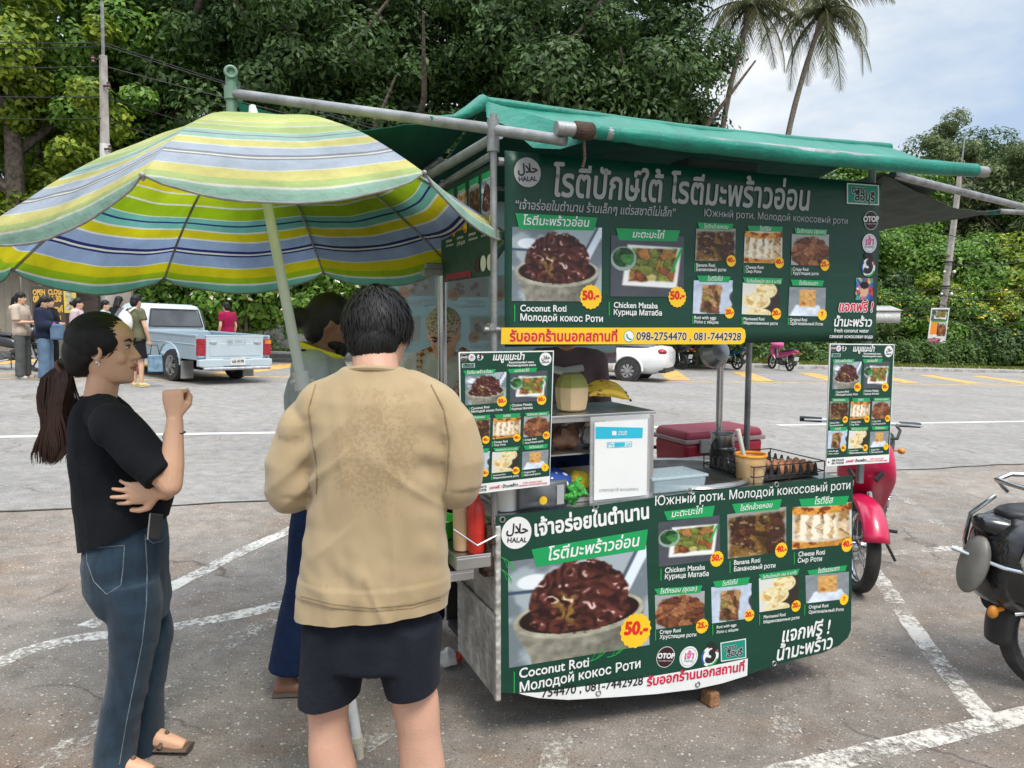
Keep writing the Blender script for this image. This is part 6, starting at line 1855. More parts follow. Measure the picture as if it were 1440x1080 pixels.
def hand_mb(mb, w, d, n, side=1, curl=(.4, .45, .5, .5), thumb=.5, s=1.0, spread=.06):
    """w wrist, d direction to the knuckles, n palm side; side +1/-1 puts the thumb"""
    w, d, n = Vector(w), Vector(d).normalized(), Vector(n); n = (n - d * n.dot(d)).normalized(); x = d.cross(n) * side
    k = w + d * .088 * s
    mb.tube([w - d * .02 * s, w + d * .02 * s, w + d * .06 * s, k, k + d * .012 * s], [(.024 * s, .019 * s), (.029 * s, .018 * s), (.039 * s, .0165 * s), (.040 * s, .0145 * s), (.034 * s, .010 * s)], 14, up=n)
    for i, (L, rr) in enumerate(((.074, .0080), (.082, .0084), (.076, .0080), (.060, .0071))):
        p = k + x * (.029 - .0195 * i) * s
        dd = (d + x * spread * (1.5 - i)).normalized(); a = 0
        pts, rs = [p - d * .02 * s, p], [rr * s * 1.05, rr * s * 1.1]
        nn = n
        for j, f in enumerate((.46, .30, .24)):
            a += curl[i] * (1.0, 1.15, .8)[j]
            q = pts[-1] + (dd * math.cos(a) + n * math.sin(a)) * L * f * s
            pts.append(q); rs.append(rr * s * (1.0, .93, .8)[j])
        mb.tube(pts, rs, 9)
        mb.ball(pts[-1], rs[-1], 8, 6)
    p = w + d * .022 * s + x * .024 * s
    a = thumb
    if a > 1.5:
        t1 = p + (x * .4 + d * .8 + n * .55).normalized() * .040 * s; t2 = t1 + (x * -.25 + d * .55 + n * .55).normalized() * .032 * s; t3 = t2 + (x * -.9 + d * .2 + n * .1).normalized() * .026 * s
    else:
     t1 = p + (x * .75 + d * .75 + n * a * .6).normalized() * .042 * s
     t2 = t1 + (x * (.35 - .5 * a) + d * .9 + n * a).normalized() * .034 * s
     t3 = t2 + (x * (.1 - .6 * a) + d * .9 + n * a * 1.1).normalized() * .026 * s
    mb.tube([p - x * .01 * s, t1, t2, t3], [.015 * s, .0125 * s, .0108 * s, .009 * s], 9); mb.ball(t3, .009 * s, 8, 6)
def rings(pts, n=18):
    """elliptical rings: (centre, half depth along x, half width along y)"""
    out = []
    for c, rx, ry in pts:
        c = Vector(c)
        out.append([c + Vector((rx * math.copysign(abs(math.cos(2 * math.pi * j / n)) ** .9, math.cos(2 * math.pi * j / n)), ry * math.copysign(abs(math.sin(2 * math.pi * j / n)) ** .9, math.sin(2 * math.pi * j / n)), 0)) for j in range(n)])
    return out
def limb(mb, pts, rs, n=12):
    mb.tube(pts, rs, n); mb.ball(pts[0], rs[0] if not hasattr(rs[0], '__len__') else min(rs[0]), n, 8); mb.ball(pts[-1], rs[-1] if not hasattr(rs[-1], '__len__') else min(rs[-1]), n, 8)
def folds(amp, axis=(9, 9, 2.2), seed=0, z0=-9, ramp_=.2):
    def f(co, no):
        for i in range(len(co)):
            p = co[i]
            v = mn.noise(Vector((p[0] * axis[0] + seed, p[1] * axis[1], p[2] * axis[2]))) + .6 * mn.noise(Vector((p[0] * axis[0] * 1.9 + p[2] * 3, p[1] * axis[1] * 1.9 + seed, p[2] * axis[2] * 2.3)))
            v = (abs(v) ** .8) * (1 if v > 0 else -1)
            co[i] = p + no[i] * amp * v * min(1, max(0, (p[2] - z0) / ramp_ + .35))
        return co
    return f
def strands(mb, c, rot, rad, n, L, w, region, crown, lift=.15, seed=0, droop=.6, m=0):
    """short tapering locks lying over an ellipsoid, combed away from the crown point"""
    rng = random.Random(seed); c = Vector(c); crown = Vector(crown).normalized(); k = 0
    while k < n:
        u = Vector((rng.gauss(0, 1), rng.gauss(0, 1), rng.gauss(0, 1))).normalized()
        if not region(u): continue
        k += 1
        t = u - crown; t = t - u * t.dot(u)
        if t.length < 1e-3: continue
        t.normalize(); t = (t + u.cross(t) * rng.uniform(-.5, .5) + Vector((0, 0, -droop * .4))); t = (t - u * t.dot(u)).normalized()
        ll = L * rng.uniform(.6, 1.3); sd_ = u.cross(t) * w * rng.uniform(.6, 1.3)
        P, uu = [], u.copy(); kl = rng.uniform(.15, 1.0) ** 2 * 2.3
        for j in range(5):
            f = j / 4
            q = Vector((uu.x * rad[0], uu.y * rad[1], uu.z * rad[2])) * (1 + lift * ll * 6 * f * (1 - .4 * f) * kl)
            ww = sd_ * (1 - f) ** .7
            P += [c + rot @ (q - ww), c + rot @ (q + ww)]
            uu = (uu + t * ll / 4 / rad[2]).normalized()
        mb.add(P, [(2 * j, 2 * j + 1, 2 * j + 3, 2 * j + 2) for j in range(4)], m)
M_SOLE = pm('dark sandal', (.05, .035, .03), (.08, .06, .05), 9, .7)
def person(label, loc, rotz, H, sk, top, bottom, hair, pose=None, group=None, sleeve=.5, legs=1.0, loose=0.0, shoe=None, hairm=None, vox=.013, wide=1.0, female=False, head_dir=(1, 0, -.05), skirt=False, extra=None):
    """a standing figure facing +x"""
    o = thing('person', label, 'person', loc, rotz, group)
    k = H / 1.70
    J = dict(pel=(0, 0, .95), chest=(0, 0, 1.27), neck=(-.01, 0, 1.43), head=(.025, 0, 1.585))
    for sg, nm in ((1, 'L'), (-1, 'R')):
        J.update({'hip' + nm: (0, .085 * sg, .90), 'kn' + nm: (.015, .095 * sg, .49), 'an' + nm: (-.01, .10 * sg, .085), 'sh' + nm: (-.01, .175 * sg, 1.385), 'el' + nm: (-.03, .235 * sg, 1.11), 'wr' + nm: (.06, .235 * sg, .88)})
    if pose: J.update(pose)
    J = {a: Vector(b) * k for a, b in J.items()}
    W = wide * k
    def torso(mb, g):
        pel, ch, nk = J['pel'], J['chest'], J['neck']
        P = [(pel + Vector((0, 0, -.10)) * k, .10, .14), (pel + Vector((0, 0, -.03)) * k, .115, .165), (pel.lerp(ch, .12), .11, .16), (pel.lerp(ch, .45), .098, .138), (pel.lerp(ch, .8), .112, .155), (ch, .118 if female else .115, .163), (ch.lerp(nk, .4), .105, .172), (ch.lerp(nk, .75), .085, .145), (nk, .06, .075)]
        mb.loft(rings([(c, rx * W + g, ry * W + g) for c, rx, ry in P]))
        for nm in 'LR': mb.tube([nk - Vector((0, 0, .03)) * k, J['sh' + nm]], [.055 * k + g, .055 * k + g], 10)
    mb = MB()
    torso(mb, -.008)
    hd = frame(head_dir)
    mb.tube([J['neck'] - Vector((0, 0, .05)) * k, J['head'] - hd @ Vector((.02, 0, .03)) * k], [.056 * k, .052 * k], 12)
    head_mb(mb, J['head'], hd, k)
    for nm, sg in (('L', 1), ('R', -1)):
        limb(mb, [J['sh' + nm], J['sh' + nm].lerp(J['el' + nm], .5), J['el' + nm]], [.047 * k * wide, .042 * k * wide, .036 * k])
        limb(mb, [J['el' + nm], J['el' + nm].lerp(J['wr' + nm], .35), J['wr' + nm]], [.036 * k, .037 * k, .025 * k])
        d = (J['wr' + nm] - J['el' + nm]).normalized()
        n_ = Vector((0, -sg, 0)) if abs(d.y) < .8 else Vector((0, 0, 1))
        hand_mb(mb, J['wr' + nm], d, n_, sg, s=k * .95)
        limb(mb, [J['hip' + nm], J['hip' + nm].lerp(J['kn' + nm], .5), J['kn' + nm]], [.082 * k, .070 * k, .053 * k])
        limb(mb, [J['kn' + nm], J['kn' + nm].lerp(J['an' + nm], .33), J['an' + nm]], [.052 * k, .053 * k, .034 * k])
        mb.tube([J['an' + nm] + Vector((-.045, 0, -.05)) * k, J['an' + nm] + Vector((.03, 0, -.045)) * k, J['an' + nm] + Vector((.13, sg * .02, -.065)) * k], [.034 * k, .038 * k, .022 * k], 10)
    fuse(mb, 'body', sk, o, vox, 3)
    # clothes
    mb = MB(); torso(mb, .012 + loose)
    for nm in 'LR':
        mb.ball(J['sh' + nm], .064 * k * wide + loose, 14, 10)
        e_ = J['sh' + nm].lerp(J['el' + nm], min(1, sleeve))
        mb.tube([J['sh' + nm] + Vector((0, 0, .02)) * k, J['sh' + nm].lerp(e_, .5), e_], [.062 * k * wide + loose, .058 * k * wide + loose, .056 * k * wide + loose * 1.2], 12)
        if sleeve > 1: mb.tube([J['el' + nm], J['el' + nm].lerp(J['wr' + nm], sleeve - 1)], [.056 * k + loose, .045 * k + loose], 12); mb.ball(J['el' + nm], .056 * k + loose, 12, 8)
    fuse(mb, 'shirt', top, o, vox, 3, folds(.008 * k, seed=len(label)))
    mb = MB()
    P = [(J['pel'] + Vector((0, 0, .055)) * k, .108, .152), (J['pel'], .120, .17), (J['pel'] + Vector((0, 0, -.08)) * k, .118, .172), (J['pel'] + Vector((0, 0, -.14)) * k, .10, .155)]
    mb.loft(rings([(c, rx * W + .008, ry * W + .008) for c, rx, ry in P]))
    for nm in 'LR':
        a, b, c = J['hip' + nm], J['kn' + nm], J['an' + nm] + Vector((0, 0, -.03)) * k
        if legs <= .5:
            mb.tube([a, a.lerp(b, legs * 2)], [.095 * k, .092 * k + loose], 14)
        else:
            e_ = b.lerp(c, (legs - .5) * 2); mb.tube([a, a.lerp(b, .5), b, b.lerp(e_, .5), e_], [.094 * k, .086 * k + loose, .070 * k + loose, .064 * k + loose * 1.4, .062 * k + loose * 1.6], 14)
    fuse(mb, 'trousers' if legs > .5 else 'shorts', bottom, o, vox, 3, folds(.006 * k, (8, 8, 3), seed=len(label) + 3))
    for nm, sg in (('L', 1), ('R', -1)):
        mb = MB(); q = J['an' + nm]
        mb.tube([q + Vector((-.05, 0, -.072)) * k, q + Vector((.04, 0, -.072)) * k, q + Vector((.145, sg * .02, -.075)) * k], [(.045 * k, .014 * k), (.048 * k, .014 * k), (.035 * k, .012 * k)], 12, up=(0, 0, 1))
        if shoe: mb.tube([q + Vector((-.055, 0, -.05)) * k, q + Vector((.03, 0, -.04)) * k, q + Vector((.14, sg * .02, -.062)) * k], [.042 * k, .046 * k, .030 * k], 12)
        mb.build('shoe', shoe or M_SOLE, o)
    hm = hairm or H_BLACK
    T = lambda x, y, z: J['head'] + hd @ Vector((x, y, z)) * k
    mb = MB()
    if hair == 'cap':
        mb.ball(T(-.022, 0, .052), (.104 * k, .090 * k, .078 * k), 18, 12, hd); mb.ball(T(-.03, 0, .03), (.090 * k, .086 * k, .06 * k), 18, 12, hd)
    else:
        mb.ball(T(-.013, 0, .042), (.097 * k, .086 * k, .088 * k), 18, 12, hd)
        mb.ball(T(-.052, 0, -.02), (.064 * k, .080 * k, .085 * k), 14, 10, hd)
        for y in (-1, 1): mb.ball(T(-.02, y * .062, .02), (.04 * k, .026 * k, .05 * k), 10, 8, hd)
    if hair == 'long':
        mb.tube([T(-.06, 0, .02), T(-.10, 0, -.10), T(-.10, 0, -.24), T(-.085, 0, -.40)], [(.075 * k, .05 * k), (.085 * k, .045 * k), (.08 * k, .035 * k), (.03 * k, .015 * k)], 12, up=hd @ Vector((1, 0, 0)))
    if hair == 'pony':
        mb.tube([T(-.10, 0, .03), T(-.15, 0, 0), T(-.16, .0, -.12), T(-.13, 0, -.30), T(-.12, 0, -.38)], [.022 * k, .03 * k, .036 * k, .028 * k, .008 * k], 10)
    if hair == 'bun': mb.ball(T(-.135, 0, -.0), (.042 * k, .045 * k, .045 * k), 12, 10, hd)
    fuse(mb, 'hair', hm, o, .010, 2)
    face_parts(o, J['head'], hd, k)
    if extra: extra(o, J, T, hd, k)
    return o
from mathutils.bvhtree import BVHTree
def on_cloth(o, root, paths, r_, name, mat, parent):
    """raised stitching: sight lines through these pixels, laid where they meet the garment"""
    me = o.data
    bv = BVHTree.FromPolygons([v.co for v in me.vertices], [tuple(p.vertices) for p in me.polygons])
    for pts in paths:
        mb = MB(); P = []
        for a, b in zip(pts[:-1], pts[1:]):
            n = max(2, int(math.hypot(b[0] - a[0], b[1] - a[1]) / 4))
            for i in range(n + (1 if b is pts[-1] else 0)):
                d = ray(lerp(a[0], b[0], i / n), lerp(a[1], b[1], i / n)).normalized()
                h = bv.ray_cast(CAMV - root, d)
                if h[0] is not None: P.append(h[0] - d * r_ * .4)
        if len(P) > 2:
            mb.tube(P, r_, 5); mb.build(name, mat, parent)
# ---- the man in the tan shirt (seen from behind, close)
def at_l(root, px, py, Y): return at(px, py, Y) - root
def tan_shirt():
    t = new_mat('tan cotton with sweat spots')
    c = t.coord()
    sep = t.n('SeparateXYZ'); t.l(c, sep.inputs[0])
    base = t.ramp(t.noise(5, 4, c), [(.3, (.315, .232, .130)), (.7, (.375, .285, .168))])
    # spotted patch between the shoulder blades, running down the spine
    mp_ = t.n('Mapping'); mp_.inputs['Location'].default_value = (-.03, 0, -1.26); t.l(c, mp_.inputs['Vector'])
    m2 = t.n('Mapping'); m2.inputs['Scale'].default_value = (4.2, .01, 3.0); t.l(mp_.outputs[0], m2.inputs['Vector'])
    ln = t.n('VectorMath', operation='LENGTH'); t.l(m2.outputs[0], ln.inputs[0])
    area = t.ramp(t.math('ADD', ln.outputs['Value'], t.math('MULTIPLY', t.noise(7, 4, c), .9)), [(.75, 1.0), (1.45, 0.0)])
    sp_ = t.math('ADD', t.math('MULTIPLY', t.noise(105, 3, c, .6), .72), t.math('MULTIPLY', t.noise(20, 4, c, .6), .28))
    thr = t.math('SUBTRACT', sp_, t.math('MULTIPLY', area, .088))
    spot = t.ramp(thr, [(.395, 1.0), (.43, 0.0)])
    col = t.mix(t.math('MULTIPLY', t.math('MULTIPLY', spot, area), .34), base, (.215, .14, .065))
    dr_ = t.ramp(t.noise(55, 3, t.coord('Object', (1, 1, .35))), [(.70, 0.0), (.73, .55)])
    col = t.mix(dr_, col, (.27, .18, .085))
    t.set(Base_Color=col, Roughness=.9, Specular_IOR_Level=.15, Sheen_Weight=.2)
    t.bump(t.noise(420, 2, c), .0005)
    return t.mat
g0_ = gz(-.36)
mroot = Vector((-.375, 2.05, g0_))
man = thing('person', 'man in a tan shirt and black shorts seen from behind', 'person', mroot)
Lm = lambda px, py, Y=2.05: at(px, py, Y) - mroot
def mring(py, x0, x1, ry, Y=2.05):
    a, b = Lm(x0, py, Y), Lm(x1, py, Y)
    return ((a + b) / 2, (b - a).length / 2, ry)
mb = MB()   # skin
HC = Lm(531, 475, 2.12) + Vector((0, .02, 0))
hrot = frame((.12, 1, -.42), (0, .4, 1))
head_mb(mb, HC, hrot, 1.03)
nk0, nk1 = Lm(530, 545, 2.05), HC + hrot @ Vector((-.035, 0, -.05))
mb.tube([nk0 - Vector((0, 0, .06)), nk0, nk1], [.075, .066, .060], 14)
mb.loft(rings([mring(880, 440, 610, .11), mring(700, 452, 612, .10), mring(600, 450, 620, .10), mring(545, 470, 600, .08)]))
for sx, sh, el, wr in ((-1, (452, 590), (412, 682), (470, 690)), (1, (608, 590), (644, 672), (600, 690))):
    a, b, c = Lm(*sh, 2.06), Lm(*el, 2.02), Lm(*wr, 2.32)
    limb(mb, [a, a.lerp(b, .5), b], [.036, .034, .034]); limb(mb, [b, b.lerp(c, .35), c], [.036, .038, .028])
    hand_mb(mb, c, (-.5 * sx, .8, .3), (0, .3, 1), -sx, (.6, .7, .7, .8), .6)
for kx, hem, mid_, low in ((-1, (461, 995), (469, 1075), (476, 1200)), (1, (586, 985), (592, 1075), (596, 1200))):
    a, b, c, d = Lm(478 if kx < 0 else 570, 890), Lm(*hem), Lm(*mid_, 2.04), Lm(*low, 2.06)
    e_ = Vector((d.x, d.y + .01, .10)); 
    limb(mb, [a, b, b.lerp(c, .45), c, c.lerp(d, .35), d, e_], [.074, .064, .0585, .0635, .066, .050, .040], 16)
    mb.tube([e_ + Vector((0, -.05, -.05)), e_ + Vector((0, .04, -.05)), e_ + Vector((.03 * kx, .16, -.075))], [.038, .042, .026], 12)
def calf(co, no):
    for i in range(len(co)):
        p = co[i]
        if p[2] < .6: co[i] = p + no[i] * .010 * (mn.noise(Vector((p[0] * 9, 1, p[2] * 7))))
    return co
fuse(mb, 'body', SK_LIGHT, man, .008, 4, calf)
face_parts(man, HC, hrot, 1.03)
mb = MB()   # shirt
mb.loft(rings([mring(895, 416, 626, .150), mring(860, 418, 626, .148), mring(828, 421, 626, .145), mring(785, 427, 626, .140), mring(735, 434, 626, .136), mring(680, 438, 627, .134), mring(630, 436, 634, .134), mring(590, 428, 634, .125), mring(562, 440, 620, .112), mring(543, 456, 600, .095), mring(527, 474, 578, .078), mring(517, 484, 568, .068)], 26))
for q in (((458, 576), (430, 606), (410, 655), (411, 688)), ((606, 576), (630, 604), (644, 650), (643, 680))):
    p = [Lm(*q[0], 2.06), Lm(*q[1], 2.06), Lm(*q[2], 2.05), Lm(*q[3], 2.05)]
    fw = Vector((.02 if q[0][0] < 500 else -.02, .14, -.01))
    mb.tube(p, [(.070, .085), (.072, .088), (.068, .082), (.064, .074)], 16); mb.tube([p[3] + Vector((0, -.0, .01)), p[3] + fw * .5, p[3] + fw], [.064, .064, .058], 16); mb.ball(p[3], .066, 16, 10)
    mb.ball(p[0], (.082, .088, .078), 18, 12); mb.ball(p[1], (.074, .086, .074), 16, 10); mb.tube([Lm(505 if q[0][0] < 500 else 560, 552), p[0]], [.070, .080], 14)
def mfold(co, no):
    z_h = float(co[:, 2].min())
    for i in range(len(co)):
        p = co[i]; x, y, z = p
        v = 0.0
        lowk = max(0, min(1, (1.12 - z) / .3))
        v += .013 * lowk * mn.noise(Vector((x * 15 + 3 * z, y * 6, z * 1.6)))
        v += .007 * abs(mn.noise(Vector((x * 7 - z * 5, y * 4, z * 3.2 + 4)))) 
        r_ = abs(x - .0)
        # creases fanning from the arm holes
        v += -.010 * math.exp(-((r_ - .165) / .035) ** 2) * max(0, 1 - abs(z - 1.22) / .22) * (1 + math.sin(70 * z + 30 * r_)) * .6
        v += .0035 * mn.noise(Vector((x * 26 + z * 4, y * 20, z * 6)))
        # sharp creases: slanting in from the arm holes, and a fan above the hem
        sx_ = 1 if x > .0 else -1
        for q_, w_ in ((mn.noise(Vector((x * sx_ * 5.5 + z * 6.5, 2 * sx_, z * 1.2))), math.exp(-((z - 1.18) / .16) ** 2) * min(1, r_ / .10)), (mn.noise(Vector((x * 11 + sx_ * z * 2.2, 7, z * 2.0))), max(0, min(1, (1.10 - z) / .2)))):
            v += .0075 * w_ * max(0, 1 - 4.5 * abs(q_)) ** 1.5
        # knot of wrinkles where the shirt lies on the shorts
        v += .007 * math.exp(-((z - .92) / .10) ** 2) * mn.noise(Vector((x * 16 + z * 9, 3, z * 16)))
        if z < .905 and z > .86 : v += .0028
        co[i] = p + no[i] * v
    return co
so_ = fuse(mb, 'shirt', tan_shirt(), man, .0062, 3, mfold)
cut(so_, Lm(525, 856), (.07, -.10, -1))
M_TANS = cloth('tan stitching', (.26, .19, .105), (.21, .15, .08), 40)
on_cloth(so_, mroot, [[(444, 541), (434, 575), (440, 620), (446, 660), (445, 695)], [(606, 541), (624, 575), (632, 620), (630, 660), (627, 690)]], .0022, 'armhole_seam', M_TANS, so_)
on_cloth(so_, mroot, [[(423, 838), (470, 850), (525, 855), (580, 850), (620, 838)], [(424, 843), (470, 855), (525, 860), (580, 855), (620, 843)]], .0012, 'hem_stitch', M_TANS, so_)
mb = MB(); mb.torus(Lm(525, 518) + Vector((0, .0, -.012)), .072, .008, 'z', 30, 8, Matrix.Rotation(R(-14), 3, 'X')); mb.build('collar', tan_shirt(), man)
M_SHORT = cloth('black navy jersey', (.016, .018, .026), (.010, .011, .017), 5, .003)
mb = MB()
mb.loft(rings([mring(800, 432, 616, .125), mring(850, 432, 614, .122), mring(890, 430, 614, .128), mring(925, 432, 614, .122)]))
for q in ((474, 895, 98, 460, 1012, 45), (574, 895, 92, 586, 998, 38)):
    a, b = Lm(q[0], q[1]), Lm(q[3], q[4])
    mb.tube([a + Vector((0, 0, .05)), a, b], [(.092, .115), (.092, .115), (.080 if q[0] < 500 else .070, .096)], 18, up=(0, 1, 0))
so_ = fuse(mb, 'shorts', M_SHORT, man, .008, 3, folds(.007, (9, 9, 4), 5))
cut(so_, Lm(525, 970), (.13, 0, -1))
mb = MB()   # hair
hc = HC + hrot @ Vector((-.022, 0, .030))
mb.ball(hc, (.106, .089, .102), 20, 14, hrot); mb.ball(HC + hrot @ Vector((-.058, 0, -.022)), (.058, .069, .072), 16, 12, hrot)
ho = fuse(mb, 'hair', H_BLACK, man, .008, 9)
mb = MB()
strands(mb, hc, hrot, (.110, .092, .107), 3400, .044, .0032, lambda u: u.z > -.30 and not (u.x > .45 and u.z < .35), (-.25, .15, .95), .34, 3)
strands(mb, HC + hrot @ Vector((-.056, 0, -.018)), hrot, (.064, .073, .078), 1700, .030, .0028, lambda u: u.x < .35 and u.z > -.85, (-.1, 0, 1), .18, 4)
mb.build('locks', H_BLACK, ho)
mb = MB()
for sx, px in ((-1, 476), (1, 596)):
    q = Lm(px, 1200, 2.06); q.z = .03
    mb2 = MB(); mb2.tube([q + Vector((0, -.07, -.018)), q + Vector((0, .04, -.018)), q + Vector((.02 * sx, .18, -.02))], [(.046, .014), (.05, .014), (.04, .012)], 12, up=(0, 0, 1)); mb2.tube([q + Vector((-.045, .08, -.01)), q + Vector((0, .09, .045)), q + Vector((.045, .08, -.01))], .012, 8); mb2.build('sandal', M_SOLE, man)
# ---- the woman in black (profile)
WY = 2.58
wroot = Vector(at(170, 1075, WY)); wroot.z = gz(wroot.x)
wom = thing('person', 'woman in a black t-shirt and blue jeans with a long ponytail, her fist raised', 'person', wroot)
Lw = lambda px, py, Y=WY: at(px, py, Y) - wroot
def wring(py, x0, x1, ry, Y=WY, py2=None):
    a, b = Lw(x0 + 6, py, Y), Lw(x1 - 6, py2 or py, Y)
    n = 20; c = (a + b) / 2; d = (b - a) / 2
    return [c + d * math.copysign(abs(math.cos(2 * math.pi * j / n)) ** .9, math.cos(2 * math.pi * j / n)) + Vector((0, ry * math.sin(2 * math.pi * j / n), 0)) for j in range(n)]
WH = Lw(151, 492); wrot = frame((1, .16, -.02), (.04, 0, 1)); ws = .98
mb = MB()
head_mb(mb, WH, wrot, ws, .6, True)
mb.tube([Lw(142, 588), Lw(140, 565), Lw(147, 525)], [.064, .052, .050], 14)
mb.loft([wring(760, 130, 226, .11), wring(700, 116, 220, .11), wring(640, 108, 205, .115), wring(600, 106, 196, .12), wring(575, 116, 178, .10)])
RS, RE, RW = Lw(160, 598, WY - .16), Lw(240, 682, WY - .20), Lw(246, 592, WY - .17)
limb(mb, [RS, RS.lerp(RE, .5), RE], [.050, .044, .036]); limb(mb, [RE, RE.lerp(RW, .32), RW], [.036, .0375, .0255])
hand_mb(mb, RW, (-.06, .03, 1), (.28, 1, .0), -1, (1.35, 1.45, 1.45, 1.4), 2, 1.0)
LS, LE, LW = Lw(165, 598, WY + .16), Lw(232, 690, WY + .14), Lw(232, 690, WY - .15)
limb(mb, [LS, LE], [.048, .036]); limb(mb, [LE, LE.lerp(LW, .5), LW], [.036, .035, .025])
hand_mb(mb, LW + Vector((-.005, -.01, 0)), (-1, -.10, -.05), (.05, .9, .1), 1, (.22, .12, .16, .3), .2, .98, .10)
for q in (((140, 880), (155, 930), (166, 1010), (160, 1066), WY - .075), ((200, 870), (212, 930), (210, 1000), (209, 1040), WY + .085)):
    Y = q[4]
    limb(mb, [Lw(178 if Y < WY else 192, 812, WY + (Y - WY) * .55), Lw(190 if Y < WY else 206, 888, Y), Lw(178 if Y < WY else 210, 970, Y), Lw(*q[3], Y)], [.066, .058, .044, .034], 14)
    f = Lw(*q[3], Y); f.z = max(.06, f.z - .01)
    mb.tube([f + Vector((-.045, 0, -.02)), f + Vector((.04, -.01, -.02)), f + Vector((.14, -.02, -.045))], [.033, .036, .022], 10)
fuse(mb, 'body', SK_TAN, wom, .0042, 4)
face_parts(wom, WH, wrot, ws)
M_BTEE = cloth('black cotton', (.010, .011, .014), (.007, .0075, .010), 6, .003)
mb = MB()
mb.loft([wring(800, 114, 234, .142, py2=750), wring(768, 110, 240, .148, py2=716), wring(735, 106, 246, .145, py2=700), wring(690, 102, 232, .135), wring(650, 99, 212, .138), wring(612, 98, 207, .142), wring(590, 100, 196, .135), wring(572, 106, 182, .118), wring(560, 112, 170, .085), wring(556, 117, 164, .072)])
q = RS.lerp(RE, .86)
mb.ball(RS, .076, 16, 12); mb.ball(LS, .074, 16, 12)
mb.tube([RS + Vector((0, 0, .012)), RS.lerp(RE, .45), q], [.070, .068, .064], 16); mb.tube([Lw(140, 575), RS], [.07, .066], 12)
mb.tube([LS + Vector((0, 0, .012)), LS.lerp(LE, .5), LS.lerp(LE, .85)], [.068, .066, .062], 16); mb.tube([Lw(140, 575), LS], [.07, .066], 12)
sw_ = so_ = fuse(mb, 'shirt', M_BTEE, wom, .0075, 3, folds(.006, (7, 7, 5), 12))
cut(so_, Lw(180, 748), (.38, 0, -1))
mb = MB(); mb.torus(Lw(142, 562) + Vector((0, 0, .0)), .060, .006, 'z', 26, 8, Matrix.Rotation(R(8), 3, 'Y')); mb.build('collar', M_BTEE, wom)
def denim():
    t = new_mat('blue denim'); c = t.coord()
    col = t.ramp(t.noise(2.6, 5, c), [(.3, (.010, .022, .038)), (.55, (.018, .038, .060)), (.78, (.050, .085, .115))])
    st = t.ramp(t.noise(30, 3, t.coord('Object', (1, 1, .35))), [(.3, .75), (.7, 1.2)])
    t.set(Base_Color=t.mix(1.0, col, st, 'MULTIPLY'), Roughness=.85, Specular_IOR_Level=.2, Sheen_Weight=.15)
    t.bump(t.noise(260, 2, c), .003); return t.mat
M_DENIM = denim()
mb = MB()
mb.loft([wring(742, 121, 236, .128, py2=706), wring(760, 119, 237, .135, py2=735), wring(790, 116, 238, .15), wring(822, 121, 238, .155), wring(848, 138, 240, .145), wring(868, 150, 240, .11)])
nl, fl_ = WY - .075, WY + .085
mb.loft([wring(815, 126, 228, .090, nl), wring(850, 146, 232, .090, nl), wring(890, 151, 228, .080, nl), wring(930, 150, 220, .072, nl), wring(970, 143, 212, .070, nl), wring(1020, 135, 200, .072, nl), wring(1110, 122, 190, .078, nl)])
mb.loft([wring(815, 150, 236, .085, fl_), wring(850, 160, 242, .085, fl_), wring(885, 168, 248, .078, fl_), wring(925, 176, 244, .070, fl_), wring(965, 183, 236, .066, fl_), wring(1000, 187, 233, .066, fl_), wring(1075, 189, 232, .072, fl_)])
so_ = fuse(mb, 'jeans', M_DENIM, wom, .0075, 3, folds(.005, (6, 6, 11), 3))
cut(so_, Lw(180, 1064), (-.42, 0, -1))
M_STITCH = pm('pale stitching', (.17, .20, .23), (.08, .11, .14), 60, .8)
on_cloth(so_, wroot, [[(122, 771), (150, 769), (175, 767), (173, 800), (170, 823), (150, 836), (132, 818), (122, 790), (122, 771)]], .0016, 'back_pocket', M_STITCH, so_)
on_cloth(so_, wroot, [[(204, 752), (207, 800), (206, 850), (200, 905), (190, 955), (178, 1015), (168, 1075)]], .0017, 'side_seam', M_STITCH, so_)
on_cloth(so_, wroot, [[(204, 756), (216, 764), (228, 760), (236, 748)]], .0016, 'front_pocket', M_STITCH, so_)
M_PHONE = pm('phone glass', (.02, .02, .022), rough=.12); M_PHE = pm('phone edge', (.5, .5, .5), rough=.3, metal=.8)
ph = thing('phone', "dark phone with a silver edge in the woman's jeans pocket", 'phone', wroot + Lw(219, 740, WY - .135))
rt = Matrix.Rotation(R(8), 3, 'Y') @ Matrix.Rotation(R(12), 3, 'Z')
mb = MB(); mb.box((0, 0, .0), (.038, .008, .085), rt); mb.build('body', M_PHONE, ph, smooth=False, bevel=.003)
mb = MB(); mb.box((-.021, 0, .0), (.006, .009, .087), rt); mb.build('edge', M_PHE, ph, smooth=False, bevel=.001)
# hair: drawn back over the skull into a low ponytail
mb = MB()
T = lambda x, y, z: WH + wrot @ Vector((x, y, z)) * ws
mb.ball(T(-.026, 0, .034), (.100, .086, .094), 20, 14, wrot); mb.ball(T(-.075, 0, -.012), (.066, .078, .082), 16, 12, wrot); mb.ball(T(-.09, 0, -.05), (.045, .055, .045), 12, 10, wrot)
for y in (-1, 1): mb.ball(T(-.012, y * .060, .034), (.062, .026, .042), 12, 8, wrot); mb.ball(T(-.045, y * .062, -.0), (.03, .02, .045), 12, 8, wrot)
HT = Lw(90, 512, WY + .0)
mb.tube([T(-.09, 0, -.02), HT], [.045, .024], 12)
ho = fuse(mb, 'hair', H_BLACK, wom, .007, 4)
mb = MB(); strands(mb, T(-.028, 0, .032), wrot, (.103, .090, .098), 1500, .07, .0022, lambda u: u.x < .75 and u.z > -.35, (.95, 0, .25), .02, 7, .2)
mb.build('combed_strands', H_BLACK, ho)
rng_ = random.Random(5)
mb = MB()
